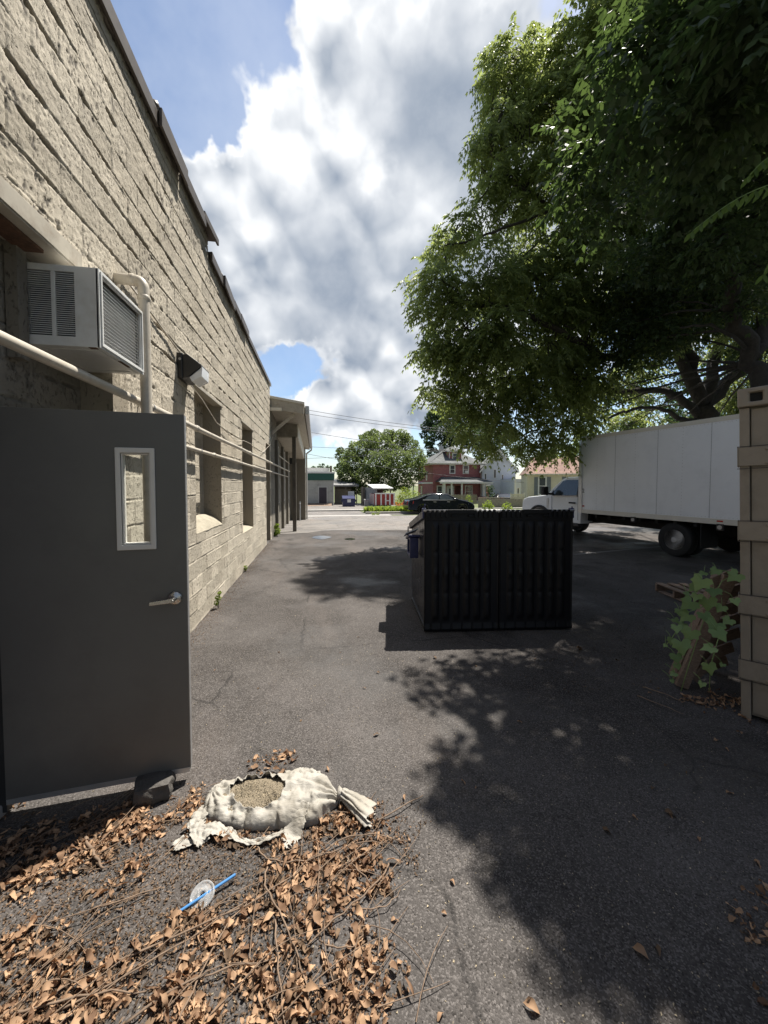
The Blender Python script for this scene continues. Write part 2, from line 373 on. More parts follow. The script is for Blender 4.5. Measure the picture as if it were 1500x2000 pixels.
class MB:
    def islands(s):
        par = list(range(len(s.v)))
        def fd(a):
            while par[a] != a: par[a] = par[par[a]]; a = par[a]
            return a
        for f in s.f:
            r0 = fd(f[0])
            for q in f[1:]: par[fd(q)] = r0
        gr = {}
        for f, m in zip(s.f, s.mi): gr.setdefault(fd(f[0]), []).append((f, m))
        if len(gr) > 100: return [s]
        if len(gr) < 2: return [s]
        out = []
        for g in gr.values():
            ids = sorted({i for f, _ in g for i in f}); mp = {a: b for b, a in enumerate(ids)}
            q = MB(); q.v = [s.v[i] for i in ids]; q.f = [tuple(mp[i] for i in f) for f, _ in g]; q.mi = [m for _, m in g]; q.single = True; out.append(q)
        return out
    def __init__(s): s.v = []; s.f = []; s.mi = []; s.cur = 0
    def add(s, vs, fs, mi=None):
        o = len(s.v); s.v += [tuple(map(float, q)) for q in vs]; s.f += [tuple(i + o for i in q) for q in fs]
        s.mi += [s.cur if mi is None else mi] * len(fs); return s
    def box(s, x0, x1, y0, y1, z0, z1, mi=None):
        if x0 > x1: x0, x1 = x1, x0
        if y0 > y1: y0, y1 = y1, y0
        if z0 > z1: z0, z1 = z1, z0
        v = [(x, y, z) for z in (z0, z1) for y in (y0, y1) for x in (x0, x1)]
        return s.add(v, [(0, 2, 3, 1), (4, 5, 7, 6), (0, 1, 5, 4), (2, 6, 7, 3), (0, 4, 6, 2), (1, 3, 7, 5)], mi)
    def hexa(s, p, mi=None):      # 8 points: bottom 4 (ccw), top 4
        return s.add(p, [(3, 2, 1, 0), (4, 5, 6, 7), (0, 1, 5, 4), (1, 2, 6, 5), (2, 3, 7, 6), (3, 0, 4, 7)], mi)
    def beam(s, a, b, w, h, up=(0, 0, 1), mi=None):
        a = Vector(a); b = Vector(b); d = (b - a).normalized(); r = d.cross(Vector(up))
        if r.length < 1e-4: r = d.cross(Vector((1, 0, 0)))
        r.normalize(); u = r.cross(d).normalized(); r *= w / 2; u *= h / 2
        return s.hexa([a - r - u, a + r - u, b + r - u, b - r - u, a - r + u, a + r + u, b + r + u, b - r + u], mi)
    def tube(s, pts, r, n=8, mi=None, cap=True):
        pts = [Vector(tuple(map(float, p))) for p in pts]; k = len(pts)
        rs = list(r) if hasattr(r, '__len__') else [r] * k
        vs = []; pu = None
        for i, p in enumerate(pts):
            d = (pts[min(i + 1, k - 1)] - pts[max(i - 1, 0)]).normalized()
            if pu is None: pu = d.orthogonal().normalized()
            pu = (pu - d * pu.dot(d));
            if pu.length < 1e-5: pu = d.orthogonal()
            pu.normalize(); w = d.cross(pu)
            for j in range(n):
                a = 2 * math.pi * j / n; vs.append(p + (pu * math.cos(a) + w * math.sin(a)) * rs[i])
        fs = [(i * n + j, i * n + (j + 1) % n, (i + 1) * n + (j + 1) % n, (i + 1) * n + j) for i in range(k - 1) for j in range(n)]
        if cap: fs += [tuple(range(n))[::-1], tuple((k - 1) * n + j for j in range(n))]
        return s.add(vs, fs, mi)
    def lathe(s, prof, origin, axis, n=24, mi=None):   # prof: (radius, distance along axis)
        o = Vector(tuple(origin)); a = Vector(axis).normalized(); u = a.orthogonal().normalized(); w = a.cross(u)
        vs = []; k = len(prof)
        for r, h in prof:
            for j in range(n):
                t = 2 * math.pi * j / n; vs.append(o + a * h + (u * math.cos(t) + w * math.sin(t)) * max(r, 1e-4))
        fs = [(i * n + j, i * n + (j + 1) % n, (i + 1) * n + (j + 1) % n, (i + 1) * n + j) for i in range(k - 1) for j in range(n)]
        fs += [tuple(range(n))[::-1], tuple((k - 1) * n + j for j in range(n))]
        return s.add(vs, fs, mi)
    def prism(s, poly, axis, a, b, mi=None):   # poly in the plane of the two other axes
        def P(q, t):
            return {'x': (t, q[0], q[1]), 'y': (q[0], t, q[1]), 'z': (q[0], q[1], t)}[axis]
        n = len(poly); vs = [P(q, a) for q in poly] + [P(q, b) for q in poly]
        fs = [tuple(range(n))[::-1], tuple(range(n, 2 * n))] + [(i, (i + 1) % n, (i + 1) % n + n, i + n) for i in range(n)]
        return s.add(vs, fs, mi)
    def ring(s, o, h, y0, y1, mi=None, axis='y'):   # rectangular plate with a rectangular hole
        (x0, x1, z0, z1), (a0, a1, b0, b1) = o, h
        q = [(x0, z0), (x1, z0), (x1, z1), (x0, z1)]; r = [(a0, b0), (a1, b0), (a1, b1), (a0, b1)]
        def P(c, t): return (c[0], t, c[1]) if axis == 'y' else (t, c[0], c[1])
        vs = [P(c, t) for t in (y0, y1) for c in q + r]
        fs = []
        for i in range(4):
            j = (i + 1) % 4
            fs += [(i, j, 4 + j, 4 + i), (8 + i, 12 + i, 12 + j, 8 + j), (i, 8 + i, 8 + j, j), (4 + i, 4 + j, 12 + j, 12 + i)]
        return s.add(vs, fs, mi)
    def build(s, name, mat, parent=None, bevel=0., smooth=False, world=False, seg=2, root=None, auto=None):
        if name in SPLIT and not getattr(s, 'single', False):
            pcs = s.islands()
            if len(pcs) > 1:
                os_ = [q.build(name, mat, parent, bevel, smooth, world, seg, root, auto, ) for q in pcs]
                return os_[0]
        me = bpy.data.meshes.new(name)
        vs = s.v
        r = root or parent
        if world and r is not None:
            inv = ROOTM[r].inverted(); vs = [tuple(inv @ Vector(q)) for q in vs]
        me.from_pydata(vs, [], s.f)
        ms = mat if isinstance(mat, (list, tuple)) else [mat]
        for m in ms: me.materials.append(MATS[m])
        if len(ms) > 1: me.polygons.foreach_set('material_index', s.mi)
        bm = bmesh.new(); bm.from_mesh(me); bmesh.ops.recalc_face_normals(bm, faces=bm.faces); bm.to_mesh(me); bm.free()
        if smooth: me.polygons.foreach_set('use_smooth', [True] * len(me.polygons))
        o = bpy.data.objects.new(name, me); COL.objects.link(o)
        if parent is not None:
            o.parent = parent
            if parent in ROOTM and not (root and root is not parent): pass
        ROOTM[o] = ROOTM[r] if r is not None else Matrix.Identity(4)
        if bevel:
            b = o.modifiers.new('bevel', 'BEVEL'); b.width = bevel; b.segments = seg; b.limit_method = 'ANGLE'; b.angle_limit = rad(35)
            if smooth or seg > 1:
                me.polygons.foreach_set('use_smooth', [True] * len(me.polygons))
                w = o.modifiers.new('normals', 'WEIGHTED_NORMAL'); w.keep_sharp = True
        elif auto is not None:
            me.polygons.foreach_set('use_smooth', [True] * len(me.polygons)); me.set_sharp_from_angle(angle=rad(auto))
        return o
def npmesh(name, verts, faces4, mat, parent=None, root=None, smooth=False, attrs=None, world=False, ftri=None):
    """fast mesh from numpy arrays; faces4 is (m,4) or (m,3)"""
    verts = np.asarray(verts, dtype=np.float32)
    r = root or parent
    if world and r is not None:
        Mi = np.array(ROOTM[r].inverted()); verts = (verts @ Mi[:3, :3].T + Mi[:3, 3]).astype(np.float32)
    me = bpy.data.meshes.new(name); m, k = faces4.shape
    me.vertices.add(len(verts)); me.vertices.foreach_set('co', verts.ravel())
    me.loops.add(m * k); me.loops.foreach_set('vertex_index', np.ascontiguousarray(faces4, dtype=np.int32).ravel())
    me.polygons.add(m); me.polygons.foreach_set('loop_start', np.arange(0, m * k, k, dtype=np.int32))
    me.polygons.foreach_set('loop_total', np.full(m, k, dtype=np.int32))
    if smooth: me.polygons.foreach_set('use_smooth', np.ones(m, dtype=bool))
    me.update(calc_edges=True); me.materials.append(MATS[mat])
    for an, av in (attrs or {}).items():
        a = me.attributes.new(an, 'FLOAT', 'POINT'); a.data.foreach_set('value', np.asarray(av, dtype=np.float32))
    o = bpy.data.objects.new(name, me); COL.objects.link(o)
    if parent is not None: o.parent = parent
    ROOTM[o] = ROOTM[r] if r is not None else Matrix.Identity(4)
    return o
def copy_tree(o, parent=None):
    c = o.copy(); COL.objects.link(c); c.parent = parent
    for ch in list(o.children): copy_tree(ch, c)
    return c
_P = np.random.default_rng(5).random((256, 256))
def vn(x, y, seed=0):
    x = x + seed * 17.31; y = y + seed * 9.77
    ix = np.floor(x).astype(int); iy = np.floor(y).astype(int); fx = x - ix; fy = y - iy
    fx = fx * fx * (3 - 2 * fx); fy = fy * fy * (3 - 2 * fy)
    g = lambda i, j: _P[i % 256, j % 256]
    return (g(ix, iy) * (1 - fx) + g(ix + 1, iy) * fx) * (1 - fy) + (g(ix, iy + 1) * (1 - fx) + g(ix + 1, iy + 1) * fx) * fy
def fbm(x, y, o=4, seed=0, g=.5):
    s = 0; a = 1; t = 0
    for i in range(o): s = s + a * vn(x * 2 ** i, y * 2 ** i, seed + i * 3); t += a; a *= g
    return s / t

# ================================================================ GROUND
def gz(y): return -0.0245 * min(max(y - 14, 0), 38)
def sheet(name, x0, x1, y0, y1, mat, off, nx=2, ny=None, zf=None, poly=None):
    ys = sorted(set([y0, y1] + [q for q in (14, 20, 26, 32, 38, 44, 52) if y0 < q < y1]))
    mb = MB()
    for y in ys:
        for x in (x0, x1): mb.v.append((x, y, gz(y) + off))
    for i in range(len(ys) - 1): mb.f.append((2 * i, 2 * i + 1, 2 * i + 3, 2 * i + 2)); mb.mi.append(0)
    return tag(mb.build(name, mat), kind='structure')
sheet('ground', -1500, 1500, -60, 3000, 'grass', -0.03)
sheet('alley_asphalt', -2.4, 30, -12, 15.7, 'asphalt_dark', 0.0)
# ragged edge where the dark sealed asphalt stops and the old pale asphalt begins
def ragged(name, x0, x1, y0, y1, mat, off):
    n = 60; mb = MB()
    xs = np.linspace(x0, x1, n)
    for i, x in enumerate(xs):
        ye = y0 + 1.3 * (fbm(np.array([x * .5]), np.array([3.]), 4, 2)[0] - .5) * 2 + max(0, (x + .5)) * .12
        mb.v += [(x, ye, gz(ye) + off)] + [(x, q, gz(q) + off) for q in (17.5, 20, 22.5, y1)]
    for i in range(n - 1):
        for k in range(4): mb.f.append((i * 5 + k, i * 5 + 5 + k, i * 5 + 6 + k, i * 5 + 1 + k)); mb.mi.append(0)
    return tag(mb.build(name, mat), kind='structure')
sheet('lot_underlay', -1.46, 30, 15.7, 24.6, 'asphalt_dark', 0.0)
ragged('lot_asphalt', -1.46, 30, 14.6, 24.6, 'asphalt_pale', 0.004)
sheet('pavement', -14, 4.8, 24.6, 25.9, 'concrete_pale', 0.01)
sheet('road', -60, 90, 25.9, 32.5, 'asphalt_pale', -0.012)
sheet('far_pavement', -60, 90, 33.0, 34.4, 'concrete_pale', 0.02)
sheet('far_lot', -40, 11.2, 34.4, 56, 'asphalt_pale', 0.004)
c = MB(); c.box(-60, 90, 32.5, 32.95, gz(32.7) - .1, gz(32.7) + .11); tag(c.build('kerb', 'curb', bevel=.02), kind='structure')
# puddles
for i, (u, v, rx, ry) in enumerate(((628, 1050, .30, .42), (683, 1053, .16, .22))):
    p = G(u, v); n = 40; mb = MB()
    mb.v.append((p[0], p[1], .006))
    for j in range(n):
        a = 2 * math.pi * j / n; k = 1 + .35 * (vn(np.array([math.cos(a) * 1.6 + 5]), np.array([math.sin(a) * 1.6 + 9]), i)[0] - .5)
        mb.v.append((p[0] + rx * k * math.cos(a), p[1] + ry * k * math.sin(a), .006))
    mb.f += [(0, 1 + j, 1 + (j + 1) % n) for j in range(n)]; mb.mi += [0] * n
    if 'water' not in MATS:
        b = NB('water'); b.set((.02, .02, .022), .04, 0, .9); b.bump(b.noise(6, 3), .04, .01)
    tag(mb.build('puddle', 'water'), kind='structure')
# painted parking line under the truck
a, b_ = G(1122, 1083), G(1285, 1068)
mb = MB(); d = (b_ - a); d /= np.linalg.norm(d); n_ = np.array([-d[1], d[0], 0]) * .05
e = b_ + d * 3
mb.add([(a - n_) + [0, 0, .004], (e - n_) + [0, 0, .004], (e + n_) + [0, 0, .004], (a + n_) + [0, 0, .004]], [(0, 1, 2, 3)])
tag(mb.build('parking_line', 'road_paint'), kind='structure')

# ================================================================ BLOCK BUILDING
WXP = -1.46
bld = thing('block_building', 'rough tan concrete block building with bricked-up windows along the left of the alley', 'building', (-3.5, 6, 0))
def blockwall(name, y0, y1, z0, z1, x, openings, parent, mat='block_tan', amp=1., smoothlow=True, course=.2, blen=.4):
    """real displaced blockwork: faces, raked and broken joints; y runs along the wall"""
    ys = [y0]
    while ys[-1] < y1:
        ys.append(ys[-1] + (.02 if ys[-1] < 1.9 else .0075 if ys[-1] < 5 else .012 if ys[-1] < 8 else .022))
    ys = np.array(ys); ys = ys[ys < y1 - .002]; ys = np.append(ys, y1)
    zs = np.arange(z0, z1, .0085); zs = np.append(zs[zs < z1 - .002], z1)
    for (a, b, c, d) in openings:
        for q in (a, b):
            if y0 < q < y1: ys[np.argmin(abs(ys - q))] = q
        for q in (c, d):
            if z0 < q < z1: zs[np.argmin(abs(zs - q))] = q
    Y, Z = np.meshgrid(ys, zs, indexing='ij')
    wz = Z + .010 * (fbm(Y * 1.7, Z * 1.7, 3, 1) - .5) * 2
    row = np.floor(wz / course).astype(int)
    wy = Y + (row % 2) * blen / 2 + .018 * (_P[row % 256, 3] - .5) * 2
    colm = np.floor(wy / blen).astype(int)
    fz = wz / course - row; fy = wy / blen - colm
    dz = np.minimum(fz, 1 - fz) * course; dy = np.minimum(fy, 1 - fy) * blen
    # joints differ: some flush and painted over, some raked out deep, some smeared proud
    jseed = np.where(fz < .5, row, row + 1)
    hj = _P[jseed % 256, 17]
    nz = fbm(Y * 1.1, jseed * 3.7, 3, 5)
    high = np.clip((Z - 1.9) / .8, 0, 1) if smoothlow else np.ones_like(Z)
    deep_h = np.clip((nz - .36) * 4.5 + .3 * (fbm(Y * 9, jseed * 2.1, 3, 44) - .5), 0, 1) * (.30 + .7 * high) * (.35 + .65 * (hj > .25))
    deep_v = np.clip((fbm(Y * 2.3 + 7, Z * 2.3, 3, 6) - .28) * 4, 0, 1) * (.55 + .45 * high)
    ragw = .0035 + .0085 * fbm(Y * 17, Z * 17, 3, 8) * (.4 + .6 * high)
    gh = np.clip(1 - dz / ragw, 0, 1) ** .7; gv = np.clip(1 - dy / (ragw * .8), 0, 1) ** .7
    ridge = np.clip(1 - np.abs(dz - .016) / .012, 0, 1) * np.clip(fbm(Y * 3.1, Z * 9, 3, 12) - .48, 0, 1) * 4
    tone = _P[row % 256, (colm * 7 + 11) % 256]
    off = (_P[(row * 3 + 5) % 256, (colm * 5) % 256] - .5) * .007
    rough = (fbm(Y * 44, Z * 44, 3, 20, .6) - .5) * .0085 * (.45 + .65 * high)
    rough += (fbm(Y * 7, Z * 7, 3, 21) - .5) * .006
    pitn = fbm(Y * 42, Z * 26, 2, 30); pat = np.clip((fbm(Y * 2.0, Z * 2.6, 4, 31) - .46) * 5, 0, 1) * (.2 + .8 * high)
    pit = np.clip((pitn - .64) * 12, 0, 1) * pat
    # broken gouges just below the bed joints
    goug = np.clip(1 - np.abs(dz - .004) / (.006 + .020 * fbm(Y * 30, Z * 30, 2, 34)), 0, 1) * np.clip((fbm(Y * 6.2, jseed * 5.1 + Z, 4, 33) - .55) * 10, 0, 1) * high
    mh = np.maximum(gh * (.28 + .72 * deep_h), gv * (.30 + .70 * deep_v))
    disp = off + rough * (1 - mh) - mh * .015 - pit * .0045 - goug * .026 + ridge * .006
    disp = disp * amp
    fade = np.clip(np.minimum.reduce([np.minimum(np.abs(Y - y0), np.abs(Y - y1)) / .03]), 0, 1)
    X = x + disp
    V = np.stack([X, Y, Z], -1).reshape(-1, 3)
    nY, nZ = len(ys), len(zs)
    idx = np.arange(nY * nZ).reshape(nY, nZ)
    cy = (ys[:-1] + ys[1:]) / 2; cz = (zs[:-1] + zs[1:]) / 2
    CY, CZ = np.meshgrid(cy, cz, indexing='ij'); keep = np.ones_like(CY, bool)
    for (a, b, c, d) in openings: keep &= ~((CY > a) & (CY < b) & (CZ > c) & (CZ < d))
    F = np.stack([idx[:-1, :-1], idx[1:, :-1], idx[1:, 1:], idx[:-1, 1:]], -1)[keep]
    used = np.zeros(len(V), bool); used[F.ravel()] = True
    remap = np.cumsum(used) - 1
    V2 = V[used]; F2 = remap[F]
    at = dict(tone=tone.ravel()[used], mortar=np.clip(gh + gv, 0, 1).ravel()[used], pit=np.clip(np.maximum(pit * .85, np.maximum(goug, mh * mh * .55)), 0, 1).ravel()[used])
    return npmesh(name, V2, F2, mat, parent, attrs=at, world=True, smooth=True)
OPEN = [(-3, 3.12, -1, 3.08), (5.0, 6.28, 1.12, 2.93), (7.97, 9.2, .76, 2.97), (11.52, 12.42, -1, 2.95)]
blockwall('wall', -1.5, 12.68, -.02, 4.9, WXP, OPEN, bld)
blockwall('parapet_wall', -1.5, 5.72, 4.9, 5.12, WXP + .004, [], bld)
# body of the building behind the skin (roof slab, end walls) so that it is solid
mb = MB(); mb.box(-12, WXP - .42, -1.5, 12.6, 0, 4.6); mb.box(-12, WXP - .03, -1.5, 5.70, 4.62, 5.10); mb.box(-12, WXP - .03, 5.71, 12.66, 4.62, 4.88)
mb.box(WXP - .42, WXP - .03, 12.45, 12.66, 0, 4.6); mb.box(WXP - .42, WXP - .03, -1.5, 12.4, 3.2, 4.6)
mb.build('core', 'block_grey', bld, world=True)
# recess linings (jambs, back faces) for each opening
def recess(y0, y1, z0, z1, depth, backname, open_to_ground=False, backmat='block_tan'):
    mb = MB(); x1 = WXP - .002; x0 = WXP - depth
    mb.box(x0 - .02, x1, y0 - .22, y0 + .003, z0, z1); mb.box(x0 - .02, x1, y1 - .003, y1 + .22, z0, z1)
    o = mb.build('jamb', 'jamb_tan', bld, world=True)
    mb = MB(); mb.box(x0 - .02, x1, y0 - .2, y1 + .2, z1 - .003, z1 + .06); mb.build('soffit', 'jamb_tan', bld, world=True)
    blockwall(backname, y0 - .02, y1 + .02, max(z0 - .03, 0), z1 + .02, x0 + .012, [], bld, backmat, .5, True, blen=.4)
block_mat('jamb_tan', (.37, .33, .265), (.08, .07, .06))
recess(5.0, 6.28, 1.12, 2.93, .27, 'infill')
recess(7.97, 9.2, .76, 2.97, .27, 'infill')
recess(11.52, 12.42, 0.0, 2.95, .35, 'infill')
# sloped mortar sills
def sill(y0, y1, z, depth, rise):
    n = 22; mb = MB(); mm = 12
    for i in range(n + 1):
        y = y0 + (y1 - y0) * i / n
        arch = rise * (0.75 + .25 * math.sin(math.pi * i / n))
        for j in range(mm + 1):
            t = j / mm; x = WXP + .004 - t * (depth + .004)
            zz = z - .008 + arch * math.sin(t * math.pi / 2) ** .9 + .012 * (vn(np.array([y * 9]), np.array([t * 6]), 4)[0] - .5)
            mb.v.append((x, y, zz))
    for i in range(n):
        for j in range(mm): a = i * (mm + 1) + j; mb.f.append((a, a + 1, a + mm + 2, a + mm + 1)); mb.mi.append(0)
    o = mb.build('sill', 'mortar_sill', bld, world=True, smooth=True); return o
sill(5.0, 6.28, 1.13, .25, .20); sill(7.97, 9.2, .77, .25, .07)
# garage-size recess nearest the camera, filled with blocks; doorway in it
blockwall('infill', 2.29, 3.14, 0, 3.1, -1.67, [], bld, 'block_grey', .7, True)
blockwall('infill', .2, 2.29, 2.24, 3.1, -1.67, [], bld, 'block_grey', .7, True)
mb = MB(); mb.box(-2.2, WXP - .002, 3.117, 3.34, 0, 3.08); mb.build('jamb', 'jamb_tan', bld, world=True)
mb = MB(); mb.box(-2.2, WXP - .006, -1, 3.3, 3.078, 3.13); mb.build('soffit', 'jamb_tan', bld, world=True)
# painted steel lintels
mb = MB(); mb.box(WXP - .04, WXP + .022, -1.5, 2.74, 3.05, 3.155); mb.box(WXP - .2, WXP + .016, -1.5, 2.74, 3.04, 3.05)
mb.build('lintel', ['paint_tan'], bld, world=True, bevel=.003)
mb = MB(); mb.box(WXP - .16, WXP - .045, -1.0, 2.5, 3.02, 3.038); mb.build('rust_flake', 'rust', bld, world=True)
mb = MB(); mb.box(WXP - .1, WXP + .018, 4.9, 6.38, 2.925, 2.965); mb.build('lintel', 'paint_tan', bld, world=True, bevel=.003)
mb = MB(); mb.box(WXP - .1, WXP + .018, 7.85, 9.32, 2.965, 3.0); mb.build('lintel', 'paint_tan', bld, world=True, bevel=.003)
# metal roof edge, in lengths that are bent, slipped and overlap
def coping(y0, y1, z, out, h, dz0=0., dz1=0., dx=0.):
    mb = MB()
    P = lambda y, zz, x: (x, y, zz)
    a, b = z + dz0, z + dz1
    mb.hexa([(WXP - .35, y0, a), (WXP + out, y0, a), (WXP + out + dx, y1, b), (WXP - .35, y1, b),
             (WXP - .35, y0, a + .03), (WXP + out, y0, a + .03), (WXP + out + dx, y1, b + .03), (WXP - .35, y1, b + .03)])
    mb.hexa([(WXP + out - .012, y0, a - h), (WXP + out + .014, y0, a - h), (WXP + out + dx + .014, y1, b - h), (WXP + out + dx - .012, y1, b - h),
             (WXP + out - .012, y0, a + .034), (WXP + out + .014, y0, a + .034), (WXP + out + dx + .014, y1, b + .034), (WXP + out + dx - .012, y1, b + .034)])
    return mb.build('roof_edge', 'metal_brown', bld, world=True, bevel=.003)
coping(-1.5, 3.95, 5.10, .035, .10, -.06, .0)
coping(3.93, 4.62, 5.13, .07, .13, .0, -.02, .01); coping(4.64, 5.35, 5.12, .05, .10, .01, -.01, .02); coping(5.3, 5.78, 5.14, .07, .05, .01, -.05, .05)
coping(5.74, 6.4, 4.89, .04, .09, .01, 0); coping(6.38, 7.2, 4.90, .07, .12, .02, -.01, -.02); coping(7.2, 7.75, 4.895, .05, .08, .02, 0, .01)
coping(7.7, 8.5, 4.90, .065, .10, .01, -.01); coping(8.5, 12.68, 4.885, .03, .06, 0, 0)
mb = MB()
for (y, z, s) in ((4.0, 5.2, .05), (5.4, 5.2, .04), (6.42, 4.95, .045), (7.25, 4.96, .05), (7.32, 5.0, .03), (7.75, 4.97, .045), (8.5, 4.95, .04)):
    mb.lathe([(s * .4, 0), (s, .03), (s * .9, .10), (s * .3, .16)], (WXP + .0, y - .08, z), (0.1, 1, -.05), 9)
mb.build('roof_tar_lump', 'metal_brown', bld, world=True, smooth=True)

# ---- entrance door, standing open at right angles to the wall
H0 = np.array([-1.60, 2.235, .08]); T0 = np.array([-.735, 2.325, .08])
dd = T0 - H0; DW = float(np.linalg.norm(dd)); DA = math.atan2(dd[1], dd[0])
DM = Matrix.Translation(Vector(H0)) @ Matrix.Rotation(DA, 4, 'Z')
def dpart(mb, name, mat, parent, **k):
    mb.v = [tuple(DM @ Vector(q)) for q in mb.v]
    return mb.build(name, mat, parent, world=True, root=bld, **k)
def sub(o, p): o.parent = p; return o
DT = .045
mb = MB(); mb.ring((0, DW, 0, 2.035), (.557, .697, 1.315, 1.815), 0, DT)
door = dpart(mb, 'entrance_door', 'door_paint', bld, bevel=.0015)
mb = MB(); mb.ring((.532, .722, 1.287, 1.843), (.557, .697, 1.315, 1.815), -.012, -.0005); mb.ring((.532, .722, 1.287, 1.843), (.557, .697, 1.315, 1.815), DT + .0005, DT + .012)
mb.ring((.5565, .6975, 1.3145, 1.8155), (.565, .689, 1.323, 1.807), .0, DT)
sub(dpart(mb, 'window_frame', 'window_trim', door, bevel=.004), door)
if 'glass' not in MATS:
    b = NB('glass'); b.b.inputs['Transmission Weight'].default_value = 1; b.set((.92, .95, .93), .02); b.b.inputs['IOR'].default_value = 1.03
mb = MB(); mb.box(.562, .692, .018, .024, 1.320, 1.810); sub(dpart(mb, 'glass_pane', 'glass', door), door)
mb = MB(); mb.box(.003, DW - .003, -.003, DT + .003, -.014, .012); sub(dpart(mb, 'door_sweep', 'aluminium', door), door)
mb = MB(); mb.box(DW, DW + .0025, .004, DT - .004, .01, 2.03); sub(dpart(mb, 'edge_strip', 'galvanised', door), door)
# lever handle: round rose, knob neck, flat lever pointing towards the hinge
mb = MB(); lx, lz = DW - .062, 1.005
mb.lathe([(.038, 0), (.038, -.006), (.033, -.014), (.018, -.020), (.013, -.024), (.013, -.052), (.010, -.056)], (lx, -.0005, lz), (0, 1, 0), 32)
mb.hexa([(lx - .115, -.060, lz - .020), (lx + .010, -.062, lz - .012), (lx + .010, -.044, lz - .012), (lx - .115, -.050, lz - .020),
         (lx - .115, -.060, lz + .000), (lx + .010, -.062, lz + .012), (lx + .010, -.044, lz + .012), (lx - .115, -.050, lz + .000)])
mb.lathe([(.006, -.066), (.006, -.056)], (lx, 0, lz), (0, 1, 0), 12)
sub(dpart(mb, 'lever_handle', 'brushed_steel', door, bevel=.003), door)
mb = MB()
for z in (.25, 1.0, 1.8):
    mb.tube([(-.012, DT, z - .05), (-.012, DT, z + .05)], .008, 8)
sub(dpart(mb, 'hinge', 'galvanised', door), door)
# frame of the doorway and its sill
mb = MB(); mb.box(-1.72, -1.60, 2.24, 2.29, .02, 2.24); mb.box(-1.72, -1.60, 1.28, 1.33, .02, 2.24); mb.box(-1.72, -1.60, 1.331, 2.239, 2.17, 2.24)
mb.build('door_frame', 'door_frame_paint', bld, world=True, bevel=.003)
mb = MB(); mb.box(-1.95, -1.62, 1.2, 2.28, -.01, .065); mb.build('door_step', 'concrete_pale', bld, world=True, bevel=.012)
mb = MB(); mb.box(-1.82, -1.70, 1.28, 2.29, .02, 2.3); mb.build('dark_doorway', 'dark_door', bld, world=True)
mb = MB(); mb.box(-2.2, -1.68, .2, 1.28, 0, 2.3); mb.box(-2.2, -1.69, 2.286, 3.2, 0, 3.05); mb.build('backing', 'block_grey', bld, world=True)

# ---- rear part with the canopy
CY0, CY1, CX = 12.72, 22.2, -.42
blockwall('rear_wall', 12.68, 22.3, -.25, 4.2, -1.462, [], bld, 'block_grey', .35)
for (y0, y1) in ((13.9, 14.7), (16.2, 17.1), (18.6, 19.5)):
    mb = MB(); mb.box(-1.5, -1.36, y0, y0 + .25, 0 + gz(y0), 3.3); mb.build('pilaster', 'block_grey', bld, world=True, bevel=.01)
    mb = MB(); mb.box(-1.46, -1.435, y0 + .3, y1, 1.1, 3.1); mb.build('window', 'dark_window', bld, world=True)
    mb = MB(); mb.ring((y0 + .26, y1 + .04, 1.06, 3.14), (y0 + .31, y1 - .01, 1.11, 3.09), -1.434, -1.40, axis='x'); mb.build('window_frame', 'window_trim', bld, world=True)
mb = MB(); mb.box(-1.5, -.66, 21.5, 22.3, -.3, 3.9); mb.build('end_pier', 'block_grey', bld, world=True, bevel=.01)
cano = MB()
cano.hexa([(-1.6, CY0, 4.15), (CX, CY0, 4.02), (CX, CY1, 3.72), (-1.6, CY1, 3.85), (-1.6, CY0, 4.52), (CX, CY0, 4.33), (CX, CY1, 4.05), (-1.6, CY1, 4.24)])
canopy = cano.build('canopy_roof', 'block_grey', bld, world=True)
canopy.data.materials[0] = MATS['paint_tan']
mb = MB(); mb.hexa([(-1.6, CY0 - .03, 4.5), (CX + .02, CY0 - .03, 4.31), (CX + .02, CY1, 4.04), (-1.6, CY1, 4.22), (-1.6, CY0 - .03, 4.58), (CX + .02, CY0 - .03, 4.39), (CX + .02, CY1, 4.10), (-1.6, CY1, 4.28)])
mb.build('roof_trim', 'cream_trim', bld, world=True, bevel=.005)
mb = MB(); mb.box(-1.6, -1.1, 12.62, 12.75, 4.08, 4.17); mb.build('trim_board', 'cream_trim', bld, world=True, bevel=.005)
mb = MB(); mb.hexa([(CX + .03, CY0 + .3, 4.06), (CX + .16, CY0 + .3, 4.06), (CX + .14, CY1, 3.78), (CX + .01, CY1, 3.78), (CX + .03, CY0 + .3, 4.34), (CX + .16, CY0 + .3, 4.34), (CX + .14, CY1, 4.02), (CX + .01, CY1, 4.02)])
mb.build('gutter', 'galvanised', bld, world=True, bevel=.015)
mb = MB(); mb.tube([(CX + .09, CY1 - .05, 3.85), (CX + .09, CY1 - .05, 3.7), (-.60, CY1 + .0, 3.5), (-.60, CY1 + .04, 3.2), (-.60, CY1 + .04, -.2)], .045, 10)
mb.build('downspout', 'white_trim', bld, world=True, smooth=True)
mb = MB(); mb.beam((-1.46, 12.95, 3.40), (-.72, 12.95, 4.05), .06, .09); mb.build('brace', 'paint_tan', bld, world=True, bevel=.004)
pan = MB()
for i in range(7):
    x0 = -1.46 + i * .105; pan.box(x0, x0 + .092, 14.80, 14.83, 3.53, 4.12)
pan.box(-1.46, -.73, 14.83, 14.86, 3.53, 4.12); pan.build('gable_siding', 'fence_wood', bld, world=True)
mb = MB(); mb.hexa([(-.735, 14.8, 3.53), (-.70, 14.8, 3.53), (-.70, 22, 3.15), (-.735, 22, 3.15), (-.735, 14.8, 4.05), (-.70, 14.8, 4.05), (-.70, 22, 3.75), (-.735, 22, 3.75)])
mb.build('side_fascia', 'cream_trim', bld, world=True)
